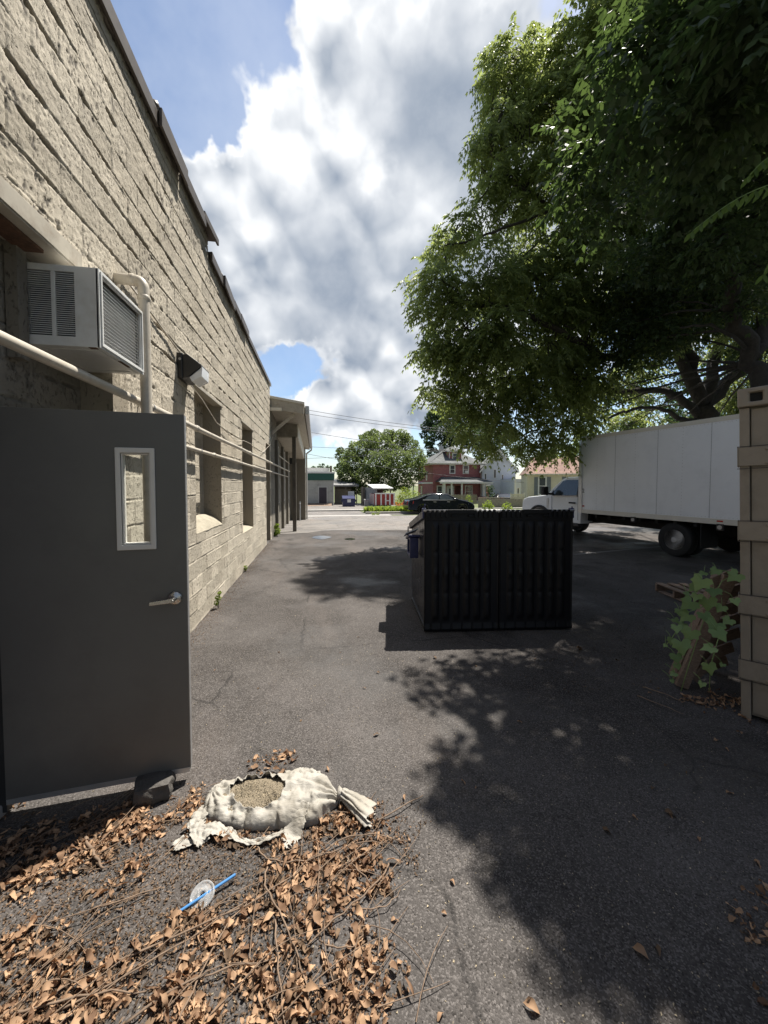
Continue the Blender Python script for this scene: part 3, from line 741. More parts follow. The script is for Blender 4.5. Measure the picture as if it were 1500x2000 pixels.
mb = MB(); mb.hexa([(-1.46, 14.86, 3.50), (-.74, 14.86, 3.50), (-.74, 21.5, 3.14), (-1.46, 21.5, 3.14), (-1.46, 14.86, 3.54), (-.74, 14.86, 3.54), (-.74, 21.5, 3.18), (-1.46, 21.5, 3.18)])
mb.build('porch_ceiling', 'paint_tan', bld, world=True)
mb = MB(); mb.box(-.925, -.79, 14.74, 14.88, -.03, 3.53); mb.build('porch_post', 'fence_dark', bld, world=True, bevel=.008)
mb = MB(); mb.box(-1.33, -1.05, 19.2, 19.6, 2.75, 3.05); mb.build('rear_light', 'lamp_black', bld, world=True, bevel=.02)
mb = MB(); p = G(586, 1010); p2 = gz(p[1])
bo = thing('bollard', 'thin grey pipe bollard standing by the far end of the block building', 'bollard', (p[0], 21.0, gz(21)))
mb.lathe([(.045, 0), (.045, .98), (.03, 1.02)], (0, 0, 0), (0, 0, 1), 14); mb.build('pipe_post', 'galvanised', bo, smooth=False, auto=40)
mb = MB(); mb.lathe([(.05, 0), (.05, .05)], (0, 0, .9), (0, 0, 1), 14); mb.build('cap_band', 'white_trim', bo)

# ================================================================ THINGS ON THE WALL
# window air conditioner
AX, AYY, AZ0 = -1.255, 2.46, 2.55
ac = thing('air_conditioner', 'white window air conditioner sticking out of the wall above the open grey door', 'air conditioner', (-1.46, 2.77, 2.57))
x0, x1, y0, y1, z0, z1 = -1.655, -1.25, 2.53, 3.10, 2.525, 2.98
mb = MB(); mb.box(x0, x1 - .012, y0 + .014, y1 - .012, z0, z0 + .012); mb.box(x0, x1 - .012, y0 + .014, y1 - .012, z1 - .012, z1)
mb.box(x0, x0 + .01, y0 + .02, y1 - .02, z0 + .012, z1 - .012); mb.box(x0 + .01, x1 - .02, y1 - .024, y1 - .012, z0 + .012, z1 - .012)
# near cheek: frame with two louvre openings
mb.ring((x0, x1 - .11, z0, z1), (x0 + .005, x0 + .165, z0 + .05, z1 - .035), y0, y0 + .012)
mb2 = MB(); mb2.ring((x0 + .0, x1, z0, z1), (x0 + .012, x1 - .125, z0 + .055, z1 - .035), y0, y0 + .012); mb2.box(x0 + .160, x0 + .182, y0 + .001, y0 + .0125, z0 + .055, z1 - .035)
mb.v = mb.v[:32]; mb.f = mb.f[:24]; mb.mi = mb.mi[:24]
body = mb.build('casing', 'ac_white', ac, world=True)
mb2.build('side_panel', 'ac_white', ac, world=True, bevel=.002)
lv = MB()
for i in range(30):
    z = z0 + .062 + i * (z1 - z0 - .10) / 30
    for (a, b) in ((x0 + .012, x0 + .160), (x0 + .182, x1 - .125)):
        lv.hexa([(a, y0 + .001, z), (b, y0 + .001, z), (b, y0 + .011, z + .006), (a, y0 + .011, z + .006), (a, y0 + .001, z + .0035), (b, y0 + .001, z + .0035), (b, y0 + .011, z + .0095), (a, y0 + .011, z + .0095)])
lv.build('louvre', 'ac_white', ac, world=True)
inn = MB(); inn.box(x0 + .02, x0 + .24, y0 + .06, y1 - .06, z0 + .012, z1 - .10); inn.lathe([(.10, 0), (.10, .2)], (x0 + .14, y0 + .12, z0 + .12), (0, 0, 1), 18)
inn.build('fan_motor', 'ac_dark', ac, world=True)
inn = MB(); inn.lathe([(.05, 0), (.05, .02)], (x0 + .24, y0 + .1, z1 - .1), (0, 0, 1), 16); inn.box(x0 + .245, x1 - .075, y0 + .09, y0 + .1, z0 + .02, z1 - .02); inn.build('inner_duct', 'paint_tan', ac, world=True)
fr = MB(); fr.ring((y0, y1, z0, z1), (y0 + .035, y1 - .035, z0 + .035, z1 - .035), x1 - .012, x1 + .004, axis='x'); fr.ring((y0 + .012, y1 - .012, z0 + .012, z1 - .012), (y0 + .026, y1 - .026, z0 + .026, z1 - .026), x1 + .004, x1 + .012, axis='x')
fr.build('outer_frame', 'ac_white', ac, world=True, bevel=.0015)
co_ = MB(); co_.box(x1 - .045, x1 - .028, y0 + .03, y1 - .03, z0 + .03, z1 - .03)
coil = co_.build('coil', 'ac_coil', ac, world=True)
fn = MB()
for i in range(60):
    y = y0 + .038 + i * (y1 - y0 - .08) / 60; fn.box(x1 - .028, x1 - .024, y, y + .002, z0 + .036, z1 - .036)
for i in range(17):
    z = z0 + .045 + i * (z1 - z0 - .09) / 17; fn.box(x1 - .014, x1 - .010, y0 + .034, y1 - .034, z, z + .003)
fn.build('grille_bars', 'aluminium', ac, world=True)
mb = MB(); mb.ring((x0 + .05, x1 - .02, y0 + .05, y1 - .05), (x0 + .08, x1 - .05, y0 + .08, y1 - .08), z0 - .004, z0 - .0005)
mb.v = [(a, c2, b2) for (a, b2, c2) in mb.v]; mb.build('base_pan', 'ac_white', ac, world=True)
mb = MB(); mb.box(x1 - .06, x1 - .02, y0 + .0, y0 + .03, z0 - .003, z0 - .0005); mb.box(x1 - .03, x1 - .002, y0 + .25, y0 + .38, z0 - .0032, z0 - .0006); mb.build('rust_patch', 'rust', ac, world=True)
# open side duct strips between the unit and the jamb (filler board)
mb = MB(); mb.box(-1.66, -1.60, 2.44, 2.515, 2.42, 3.06); mb.build('filler_board', 'block_grey', bld, world=True)

# bent vent pipe
px_, py_ = -1.27, 3.19
vp = thing('vent_pipe', 'tan pipe coming out of the wall beside the air conditioner and bending straight down', 'pipe', (px_, py_, 2.2))
mb = MB(); arc = [(px_ - .06 + .06 * math.sin(t), py_, 3.245 + .06 * math.cos(t) - .06 + .0) for t in np.linspace(0, math.pi / 2, 7)]
mb.tube([(-1.50, py_, 3.245), (px_ - .07, py_, 3.245)] + arc[1:] + [(px_, py_, 3.1), (px_ + .003, py_, 2.0), (px_ + .003, py_, .12)], .038, 18)
mb.build('pipe_run', 'paint_tan_pipe', vp, world=True, smooth=True)
mb = MB(); mb.lathe([(.041, 0), (.044, .008), (.044, .024), (.041, .032)], (px_ - .09, py_, 3.245), (1, 0, 0), 18); mb.build('elbow_collar', 'paint_tan_pipe', vp, world=True, auto=40); mb = MB(); mb.lathe([(.041, 0), (.045, .008), (.045, .024), (.041, .032)], (px_ , py_, 3.10), (0, 0, 1), 18)
mb.build('elbow_collar', 'paint_tan_pipe', vp, world=True, smooth=False, auto=40)
# long horizontal pipes
def hpipe(name, label, x, z, z2, ya, yb, r, clips):
    t = thing(name, label, 'pipe', (x, (ya + yb) / 2, z))
    mb = MB(); n = 40
    mb.tube([(x + .0015 * math.sin(i * 1.3), ya + (yb - ya) * i / n, z + (z2 - z) * i / n + .0015 * math.sin(i * .9)) for i in range(n + 1)], r, 14)
    mb.build('pipe_run', 'paint_tan_pipe', t, world=True, smooth=True)
    mb = MB()
    for y in clips:
        zz = z + (z2 - z) * (y - ya) / (yb - ya)
        mb.lathe([(r + .004, 0), (r + .004, .02)], (x, y, zz), (0, 1, 0), 14); mb.box(WXP - .01, x, y, y + .02, zz + r, zz + r + .006)
    mb.build('pipe_clip', 'galvanised', t, world=True)
    for y in (ya + 2.2, ya + 5.5, ya + 9):
        if y < yb - .5:
            zz = z + (z2 - z) * (y - ya) / (yb - ya); c = MB(); c.lathe([(r + .002, 0), (r + .007, .006), (r + .007, .05), (r + .002, .056)], (x, y, zz), (0, 1, 0), 14); c.build('coupling', 'paint_tan_pipe', t, world=True, auto=40)
hpipe('upper_wall_pipe', 'thicker tan pipe along the block wall, upper of the two passing behind the door', -1.36, 2.36, 2.40, -.8, 19.5, .029, (3.5, 5.1 - .4, 7.3, 9.5, 11.2, 13.2))
hpipe('lower_wall_pipe', 'thinner tan pipe running along the block wall, lower of the two beside the door', -1.375, 2.13, 2.12, 3.3, 18.8, .022, (3.6, 4.9, 7.4, 9.6, 11.3, 13.4))
hpipe('short_wall_pipe', 'short tan pipe behind the porch post, above the two long wall pipes', -1.36, 2.78, 2.78, 14, 19.5, .022, (15, 18))
# flood light
wl = thing('wall_light', 'black wall light with clear lens above the first bricked-up window', 'lamp', (-1.46, 4.98, 2.86))
def lw(x, y, z): return (WXP + x, 4.72 + y, 2.87 + z)
mb = MB(); mb.box(*[WXP - .01, WXP + .055], 4.44, 4.76, 2.86, 3.13); mb.build('back_box', 'lamp_black', wl, world=True, bevel=.01)
mb = MB(); y0, y1 = 4.445, 4.755
mb.prism([(WXP + .056, 3.115), (WXP + .10, 3.12), (WXP + .235, 3.02), (WXP + .238, 2.995), (WXP + .10, 2.875), (WXP + .056, 2.862)], 'y', y0, y1)
mb.build('housing', 'lamp_black', wl, world=True, bevel=.006)
mb = MB(); mb.prism([(WXP + .245, 2.998), (WXP + .236, 2.89), (WXP + .135, 2.835), (WXP + .112, 2.88)], 'y', y0 + .02, y1 - .02)
mb.build('lens', 'lamp_lens', wl, world=True, bevel=.006)
mb = MB(); mb.lathe([(.014, 0), (.014, .008)], (WXP + .03, 4.44, 3.06), (0, -1, 0), 12); mb.build('screw_cap', 'galvanised', wl, world=True)
# cable from the light along the wall
cb = thing('hanging_cable', 'thin pale cable sagging along the block wall below the wall light', 'cable', (-1.45, 7, 2.7))
pts = []
for (y, z) in ((4.7, 2.88), (5.2, 2.80), (5.9, 2.62), (6.35, 2.60), (7.2, 2.50), (8, 2.60), (8.8, 2.62), (9.6, 2.52), (10.4, 2.56), (11.2, 2.72), (12.2, 2.95), (13, 3.3)):
    pts.append((WXP + .035, y, z))
mb = MB(); mb.tube(pts, .0055, 6); mb.build('cable_run', 'paint_tan_pipe', cb, world=True, smooth=True)
cb2 = thing('bracket_cable', 'thin cable stapled along a block joint leading up to the wall light', 'cable', (-1.45, 4.2, 3.1))
mb = MB(); mb.tube([(WXP + .018, 3.3, 3.30), (WXP + .018, 3.8, 3.24), (WXP + .02, 4.15, 3.18), (WXP + .03, 4.43, 3.13)], .008, 6); mb.build('cable_run', 'paint_tan_pipe', cb2, world=True, smooth=True)

# ================================================================ DUMPSTER
A = G(827, 1237); B = G(1120, 1231)
dx = B - A; DL = float(np.linalg.norm(dx)); ang = math.atan2(dx[1], dx[0])
dmp = thing('dumpster', 'black steel front-load dumpster with two ribbed lids hanging open down its near side', 'dumpster', tuple(A), ang)
L, Dp, zb, zf = DL, 1.36, 1.43, 1.13          # local: x along the near face, y away
mb = MB()
def dq(pts, t=.0): pass
t = .02
# shell: near wall (back), far wall (front), two sloped side walls, floor
mb.box(.03, L - .03, .07, .07 + t, .05, zb - .02); mb.box(.03, L - .03, Dp - t, Dp, .16, zf)
for xx in (.03, L - .03 - t):
    mb.prism([(.07 + t, .05), (.12, .05), (Dp - .12, .05), (Dp - t, .25), (Dp - t, zf), (.07 + t, zb - .02)], 'x', xx, xx + t)
mb.box(.03 + t, L - .03 - t, .07 + t, Dp - t, .10, .12)
mb.build('body', 'dumpster_paint', dmp, bevel=.004)
mb = MB()
for xx in (-.005, L - .055):                    # thick sloped rim
    mb.prism([(.06, zb - .09), (Dp + .05, zf - .07), (Dp + .05, zf + .02), (.06, zb + .0)], 'x', xx, xx + .06)
mb.box(.0, L, Dp - .02, Dp + .05, zf - .06, zf + .015)
mb.build('rim', 'black_metal', dmp, bevel=.008)
mb = MB(); mb.box(.02, L - .02, .09, Dp - .1, .0, .05); mb.build('skid', 'black_metal', dmp)
mb = MB(); mb.tube([(.0, .03, zb - .005), (L, .03, zb - .005)], .012, 10); mb.build('hinge_rod', 'galvanised', dmp, smooth=True)
for s, xx in ((-1, -.11), (1, L - .0)):
    mb = MB(); mb.ring((.42, .72, .80, 1.06), (.46, .69, .84, 1.02), xx, xx + .11, axis='x'); mb.prism([(.40, 1.07), (.74, 1.00), (.74, 1.03), (.40, 1.10)], 'x', xx - .02, xx + .13)
    pk = mb.build('fork_pocket', 'navy_paint', dmp, bevel=.006)
    mb = MB(); mb.hexa([(xx - .05, .44, 1.11), (xx + .11, .44, 1.17), (xx + .11, .74, 1.09), (xx - .05, .74, 1.03), (xx - .05, .44, 1.12), (xx + .11, .44, 1.18), (xx + .11, .74, 1.10), (xx - .05, .74, 1.04)])
    q = mb.build('pocket_top', 'bright_metal', dmp); q.parent = pk
mb = MB()
mb.tube([(-.02, Dp + .02, zf - .03), (-.02, Dp + .05, zf - .17), (-.02, Dp - .10, zf - .19), (-.01, Dp - .16, zf - .17)], .009, 8); mb.build('lid_hook', 'black_metal', dmp, smooth=True)
mb = MB(); mb.box(-.008, .034, .05, .11, zb - .10, zb + .022); mb.tube([(.015, .06, zb + .0), (.018, .06, zb + .055), (.028, .06, zb + .065)], .008, 8); mb.box(L - .03, L + .012, .05, .11, zb - .10, zb + .02)
mb.tube([(L - .01, .06, zb + .0), (L - .012, .06, zb + .04)], .008, 8)
mb.build('hinge_bracket', 'navy_paint', dmp, bevel=.005)
# lids: pressed plastic with deep vertical ribs, hanging on the near side
def lid(xa, xb):
    nx, nz = 150, 60
    xs = np.linspace(xa, xb, nx); zs = np.linspace(.02, zb - .02, nz); X, Z = np.meshgrid(xs, zs, indexing='ij')
    u = (X - xa) / (xb - xa); w = xb - xa; ribs = 6
    inset = .07
    uu = (u * w - inset) / (w - 2 * inset) * ribs
    ph = uu - np.floor(uu); inside = (uu > 0) & (uu < ribs) & (Z > .14) & (Z < zb - .14)
    rib = np.where(inside, np.clip((.5 - np.abs(ph - .5)) * 6 - .9, 0, 1), 0)
    narrow = np.where(inside & (np.abs(ph - .5) < .10), 1., 0) * .35
    endz = np.clip((Z - .14) / .05, 0, 1) * np.clip((zb - .14 - Z) / .05, 0, 1)
    D = .018 * rib * endz + .010 * narrow * endz
    for zc in (.46, .94): D = D - .012 * np.exp(-((Z - zc) / .018) ** 2) * rib
    D = D + .014 * np.exp(-((Z - .69) / .05) ** 2) * np.where(inside & (np.abs(ph - .5) < .22), 1, 0)
    D = D + .012 * ((u < .012) | (u > .988) | (Z < .04)) + .010 * ((Z < .075) & (ph > .15))
    Yv = .045 - D - .012 * (1 - (Z / zb)) 
    V = np.stack([X, Yv, Z], -1).reshape(-1, 3); idx = np.arange(nx * nz).reshape(nx, nz)
    F = np.stack([idx[:-1, :-1], idx[1:, :-1], idx[1:, 1:], idx[:-1, 1:]], -1).reshape(-1, 4)
    back = V.copy(); back[:, 1] = .062; n0 = len(V)
    Fb = (F + n0)[:, ::-1]
    ed = []
    for a in (idx[:, 0], idx[-1, :], idx[::-1, -1], idx[0, ::-1]):
        for i in range(len(a) - 1): ed.append((a[i + 1], a[i], a[i] + n0, a[i + 1] + n0))
    o = npmesh('lid', np.vstack([V, back]), np.vstack([F, Fb, np.array(ed)]), 'black_plastic', dmp)
    k = MB()
    n = 15
    for i in range(n):                       # knuckles along the hinge
        a = xa + .02 + i * (w - .04) / n
        if .30 < (i + .5) / n < .66: continue
        k.box(a, a + (w - .04) / n * .55, .012, .052, zb - .085, zb + .006)
    k.box(xa + .01, xb - .01, .03, .05, zb - .12, zb - .02)
    k.box(xa + w * .31, xa + w * .66, .004, .052, zb - .04, zb + .008)
    for i in (.36, .58): k.box(xa + w * i, xa + w * (i + .07), -.002, .03, zb - .075, zb - .055)
    h = k.build('hinge_knuckles', 'black_plastic', dmp, bevel=.003); h.parent = o
lid(.012, L / 2 - .006); lid(L / 2 + .006, L - .012)

# ================================================================ BOX TRUCK
P0 = G(1312, 1087); hd = np.array([-.161, .987]); ta = math.atan2(hd[1], hd[0])
trk = thing('box_truck', 'white box truck with a pickup-style cab parked in the shade of the tree', 'truck', tuple(P0), ta)
# local: X forward, Y left (our side), Z up
BX0, BX1, BZ0, BZ1, BW = -2.6, 2.82, .87, 3.20, 2.40
mb = MB(); mb.box(BX0, BX1 - .04, -BW + .0, .0, BZ0 + .10, BZ1 - .05); mb.build('cargo_box', 'white_box', trk, bevel=.01)
mb = MB()
for yy in (0.0, -BW - .012):
    mb.box(BX0, BX1, yy, yy + .012, BZ0, BZ0 + .12); mb.box(BX0, BX1 - .12, yy, yy + .012, BZ1 - .10, BZ1)
mb.box(BX0, BX1 - .06, -BW, 0, BZ0 + .0, BZ0 + .095)
mb.build('side_rail', 'cream_trim', trk, bevel=.004)
mb = MB()
n = 8; pr = [(BX1 - .14, BZ0), (BX1, BZ0)] + [(BX1 - .12 + .12 * math.cos(a), BZ1 - .12 + .12 * math.sin(a)) for a in np.linspace(0, math.pi / 2, n)] + [(BX1 - .30, BZ1), (BX1 - .30, BZ1 - .05)] + [(BX1 - .14 + .05 * math.cos(a), BZ1 - .13 + .07 * math.sin(a)) for a in np.linspace(math.pi / 2, 0, 5)]
mb.prism(pr, 'y', 0.0135, .026); mb.prism(pr, 'y', -BW - .026, -BW - .0135)
mb.box(BX1 - .039, BX1, -BW - .013, .013, BZ0, BZ1 - .1); mb.box(BX1 - .13, BX1 - .05, -BW - .01, .012, BZ1 - .049, BZ1)
mb.build('corner_trim', 'aluminium', trk, bevel=.004)
mb = MB()
for x in (-1.97, -.79, .39, 1.57): mb.box(x + .012, x + .020, .0, .003, BZ0 + .121, BZ1 - .101)
mb.build('panel_seam', 'seam_grey', trk)
mb = MB()
def rivet(x, z, r=.007): mb.lathe([(r, 0), (r * .8, .004), (r * .3, .006)], (x, .004, z), (0, 1, 0), 6)
for x in np.arange(-2.56, BX1 - .3, .59):
    for z in np.arange(BZ0 + .16, BZ1 - .12, .075): rivet(x + .017, z)
for x in np.arange(BX0 + .1, BX1 - .2, .075): rivet(x, BZ0 + .15, .006); rivet(x, BZ1 - .13, .006)
tag(mb.build('rivets', 'galvanised', trk), kind='stuff')
# unit number 2 on the box, marker lights
def text_mesh(s, size, mat, name, parent, M4, font_ex=.002):
    cu = bpy.data.curves.new(name, 'FONT'); cu.body = s; cu.size = size; cu.extrude = font_ex; cu.align_x = 'CENTER'; cu.align_y = 'CENTER'
    o = bpy.data.objects.new(name, cu); COL.objects.link(o); dg = bpy.context.evaluated_depsgraph_get()
    me = bpy.data.meshes.new_from_object(o.evaluated_get(dg)); bpy.data.objects.remove(o); me.transform(M4); me.materials.clear(); me.materials.append(MATS[mat])
    q = bpy.data.objects.new(name, me); COL.objects.link(q); q.parent = parent; ROOTM[q] = ROOTM[parent]; return q
RX = Matrix.Rotation(math.pi, 4, 'Z') @ Matrix.Rotation(math.pi / 2, 4, 'X')
text_mesh('2', .17, 'black_plastic', 'unit_number', trk, Matrix.Translation((BX1 - .17, .0045, 1.55)) @ RX)
mb = MB(); mb.box(BX1 - .22, BX1 - .15, .004, .018, 1.07, 1.11); mb.box(-1.05, -.93, .013, .02, BZ0 + .055, BZ0 + .09); mb.build('marker_light', 'red_lens', trk, bevel=.004)
for x in (1.0, -1.0):
    mb = MB(); mb.box(x - .07, x + .07, -.02, .03, BZ0 - .13, BZ0 + .015); bl = mb.build('latch_box', 'black_metal', trk, bevel=.008)
    mb = MB(); mb.lathe([(.045, 0), (.045, .008)], (x, .031, BZ0 - .06), (0, 1, 0), 14); q = mb.build('latch_ring', 'galvanised', trk); q.parent = bl
# chassis
mb = MB(); mb.box(BX0 + .1, 4.6, -1.75, -1.6, .55, .80); mb.box(BX0 + .1, 4.6, -.85, -.7, .55, .80)
for x in np.arange(-2.3, 2.6, .45): mb.box(x, x + .08, -2.3, -.06, BZ0 - .10, BZ0 - .005)
mb.box(BX0, BX0 + .1, -2.3, -.1, .40, .55); mb.tube([(0, -2.0, .40), (0, -.3, .40)], .07, 10); mb.lathe([(.17, -.15), (.2, 0), (.17, .15)], (0, -1.2, .4), (1, 0, 0), 16)
mb.box(.9, 2.2, -2.0, -1.8, .42, .80)
mb.build('chassis', 'underbody', trk)
mb = MB(); mb.box(-.60, -.58, -.62, -.04, .28, .86); mb.build('mud_flap', 'rubber', trk)
def wheel(x, y, side, dual=True, R=.405):
    w = MB(); s = side
    prof = [(R * .60, 0), (R * .80, -.012), (R * .95, -.0), (R, .03), (R, .20), (R * .95, .23), (R * .6, .22)]
    w.lathe([(r, -s * h * 1.0) for r, h in prof], (x, y, R), (0, 1, 0), 40)
    tw = w.build('tyre', 'rubber', None, auto=35)
    tw.parent = None
    r = MB(); r.lathe([(R * .62, 0), (R * .60, -.012 * s), (R * .575, -.015 * s), (R * .55, -.03 * s), (R * .52, -.11 * s), (R * .33, -.13 * s), (R * .30, -.10 * s), (R * .2, -.095 * s), (R * .19, -.01 * s), (R * .15, .01 * s), (.01, .012 * s)], (x, y, R), (0, 1, 0), 40)
    for k in range(8):
        a = k * math.pi / 4; r.lathe([(.012, 0), (.012, .03 * s), (.004, .035 * s)], (x + math.cos(a) * R * .27, y - .10 * s, R + math.sin(a) * R * .27), (0, 1, 0), 8)
    rm = r.build('rim', 'chrome', None, auto=35)
    e = bpy.data.objects.new('wheel', None); COL.objects.link(e); return tw, rm
def add_wheel(root, x, y, side, R=.405, rimmat='chrome'):
    tw, rm = wheel(x, y, side, R=R)
    # the wheel part is the tyre; its rim and dark holes are sub-parts
    e = [o for o in COL.objects if o.name.startswith('wheel') and o.type == 'EMPTY' and o.parent is None and 'label' not in o][-1]
    bpy.data.objects.remove(e)
    tw.name = 'wheel'; tw.parent = root; rm.parent = tw; rm.data.materials[0] = MATS[rimmat]
    h = MB()
    for k in range(8):
        a = (k + .5) * math.pi / 4; h.lathe([(R * .055, 0), (R * .055, .006 * side)], (x + math.cos(a) * R * .43, y - .115 * side, R + math.sin(a) * R * .43), (0, 1, 0), 8)
    ho = h.build('rim_hole', 'underbody', None); ho.parent = tw
add_wheel(trk, 0, -.06, 1); add_wheel(trk, 0, -.33, 1); add_wheel(trk, 0, -BW + .06, -1)
add_wheel(trk, 4.72, -.20, 1, .40); add_wheel(trk, 4.72, -2.1, -1, .40)
# cab
def body_profile(prof, y0, y1, belt, tumble, top, name, mat, parent, bevel, wheels=(), wr=.45):
    """side outline extruded across the width; above the belt the sides lean in"""
    def yy(z, y):
        c = (y0 + y1) / 2; k = 1 - tumble * max(0, min(1, (z - belt) / (top - belt))); return c + (y - c) * k
    n = len(prof); mb = MB(); ys = [y0, y0 + (y1 - y0) * .25, (y0 + y1) / 2, y1 - (y1 - y0) * .25, y1]
    vs = [(x, yy(z, y), z) for y in ys for x, z in prof]
    fs = [tuple(range(n))] + [tuple((len(ys) - 1) * n + i for i in range(n))[::-1]]
    for k in range(len(ys) - 1):
        for i in range(n): j = (i + 1) % n; fs.append((k * n + i, k * n + j, (k + 1) * n + j, (k + 1) * n + i))
    mb.add(vs, fs); return mb.build(name, mat, parent, bevel=bevel, seg=3)
def archpts(cx, cz, r, z0, n=9):   # wheel arch cut from below, traversed from rear to front or reverse
    a0 = math.asin(max(-1, min(1, (z0 - cz) / r)))
    return [(cx - r * math.cos(t), cz + r * math.sin(t)) for t in np.linspace(a0, math.pi - a0, n)]
cabp = [(2.93, .50)] + archpts(4.72, .42, .54, .52) + [(5.62, .55), (5.68, .75), (5.66, 1.05), (5.60, 1.20), (5.35, 1.29), (4.45, 1.38), (4.38, 1.42), (3.86, 1.90), (3.65, 1.985), (3.1, 2.0), (2.93, 1.96)]
body_profile(cabp, -2.22, -.18, 1.36, .16, 2.0, 'cab', 'white_paint', trk, .035)
def cabside(x, z, out=.004):
    c = -1.2; k = 1 - .16 * max(0, min(1, (z - 1.36) / .64)); return (x, c + 1.02 * k + out, z)
def sidepoly(pts, name, mat, parent, out=.006, th=.01):
    mb = MB(); n = len(pts); vs = [cabside(x, z, out) for x, z in pts] + [cabside(x, z, out - th) for x, z in pts]
    mb.add(vs, [tuple(range(n)), tuple(range(n, 2 * n))[::-1]] + [(i, (i + 1) % n, (i + 1) % n + n, i + n) for i in range(n)]); return mb.build(name, mat, parent)
sidepoly([(3.10, 1.40), (4.12, 1.37), (4.16, 1.42), (4.10, 1.52), (3.78, 1.86), (3.62, 1.90), (3.10, 1.90)], 'side_window', 'dark_window', trk)
sidepoly([(2.96, 1.36), (3.07, 1.36), (3.07, 1.90), (2.96, 1.88)], 'door_pillar', 'black_plastic', trk)
sidepoly([(4.05, 1.38), (4.22, 1.40), (4.10, 1.56)], 'mirror_base', 'black_plastic', trk, .012)
sidepoly([(3.02, .62), (3.03, .62), (3.03, 1.36), (3.02, 1.36)], 'door_gap', 'underbody', trk, .002, .004)
sidepoly([(4.14, .62), (4.152, .62), (4.152, 1.36), (4.14, 1.36)], 'door_gap', 'underbody', trk, .002, .004)
mb = MB(); mb.hexa([(4.40, -2.0, 1.45), (4.40, -.40, 1.45), (3.92, -.45, 1.86), (3.92, -1.95, 1.86), (4.43, -2.0, 1.47), (4.43, -.40, 1.47), (3.95, -.45, 1.885), (3.95, -1.95, 1.885)]); mb.build('windscreen', 'dark_window', trk)
mb = MB(); mb.box(3.12, 3.38, -.185, -.15, 1.13, 1.18); mb.build('door_handle', 'black_plastic', trk, bevel=.008)
mb = MB(); mb.box(4.30, 4.38, -.185, -.168, .95, 1.27); mb.build('fender_vent', 'chrome', trk, bevel=.004)
mb = MB(); mb.beam((4.12, -.2, 1.42), (4.18, .02, 1.44), .05, .07); mb.box(4.10, 4.24, .0, .20, 1.38, 1.68); mb.build('side_mirror', 'black_plastic', trk, bevel=.02)
mb = MB(); ap = [(4.72 - .60 * math.cos(t), .42 + .60 * math.sin(t)) for t in np.linspace(.12, math.pi - .12, 14)]; ai = [(4.72 - .52 * math.cos(t), .42 + .52 * math.sin(t)) for t in np.linspace(math.pi - .12, .12, 14)]
mb.prism(ap + ai, 'y', -.19, -.13); mb.build('wheel_arch', 'black_plastic', trk, bevel=.01)
mb = MB(); mb.box(2.95, 4.1, -.3, -.12, .42, .50); mb.build('running_board', 'black_metal', trk, bevel=.01)
mb = MB(); mb.box(5.60, 5.80, -2.15, -.25, .50, .74); mb.build('bumper', 'chrome', trk, bevel=.03)
mb = MB(); mb.box(5.60, 5.70, -1.85, -.55, .80, 1.20); mb.build('grille', 'black_plastic', trk)
for y in (-.52, -2.16): mb = MB(); mb.box(5.55, 5.69, y, y + .30, .92, 1.14); mb.build('headlight', 'headlamp', trk, bevel=.02)
mb = MB(); mb.box(2.83, 2.93, -1.9, -.5, .6, 1.9); mb.build('cab_back', 'underbody', trk)
text_mesh('SUPER DUTY', .085, 'black_plastic', 'door_lettering', trk, Matrix.Translation((3.62, -.178, .87)) @ RX)

# ================================================================ SHIPPING CONTAINER at the right edge
c0 = G(1447, 1402); fd = np.array([.569, -.822, 0]); ca = math.atan2(fd[1], fd[0])
ctn = thing('shipping_container', 'weathered tan shipping container with bolted straps and a corner casting', 'container', (c0[0], c0[1], 0), rot=(0, -rad(1.7), ca))
CW, CLn, CH = 2.44, 3.0, 2.42
mb = MB(); mb.box(.056, CW - .02, .061, CLn, .02, CH - .12); mb.build('shell', 'container_tan', ctn)
mb = MB(); mb.box(0, .055, .012, .10, .0, CH - .14); mb.box(CW - .1, CW, .012, .1, 0, CH - .14); mb.build('corner_post', 'container_tan', ctn, bevel=.006)
mb = MB(); xx = .062
for i, w in enumerate((.105, .165, .20, .2, .2, .2, .2, .2, .2, .2, .2, .2)):
    mb.box(xx, xx + w - .004, .028 + .004 * (i % 2), .058, .05, CH - .15); xx += w
mb.build('door_boards', 'container_tan', ctn, bevel=.003)
mb = MB(); mb.ring((-.01, .178, CH - .135, CH), (.055, .125, CH - .10, CH - .035), -.01, .02); mb.box(-.01, .178, .021, .15, CH - .135, CH)
cc = mb.build('corner_casting', 'container_tan', ctn, bevel=.012); 
mb = MB(); mb.box(.058, .122, .0205, .0208, CH - .098, CH - .037); q = mb.build('casting_hole', 'underbody', ctn); q.parent = cc
mb = MB(); mb.box(.18, CW, .0, .06, CH - .10, CH - .02); mb.build('header_beam', 'container_tan', ctn, bevel=.006)
for z in (1.86, 1.32, .78, .30):
    mb = MB(); zz = z
    mb.box(-.006, .6, -.002, .0115, zz - .0, zz + .135); mb.box(.6, CW, .0, .012, zz, zz + .13); mb.box(-.012, -.0061, -.004, .10, zz - .006, zz + .14)
    st = mb.build('strap', 'container_tan', ctn, bevel=.003)
    mb = MB()
    for x in (.145, .205, .42, .48, .8, 1.2):
        for dz in (.018, .115): mb.lathe([(.011, 0), (.011, -.004), (.006, -.009)], (x, -.002, zz + dz), (0, 1, 0), 10)
    q = mb.build('bolt', 'container_tan', ctn); q.parent = st
mb = MB()
for z in (1.84, 2.0, 1.31, 1.46, .77, .92, .29, .44):
    mb.beam((-.012, -.004, z), (CW * .2, -.004, z + .004), .004, .005, mi=0)
mb.build('rust_seam', 'container_dark', ctn)

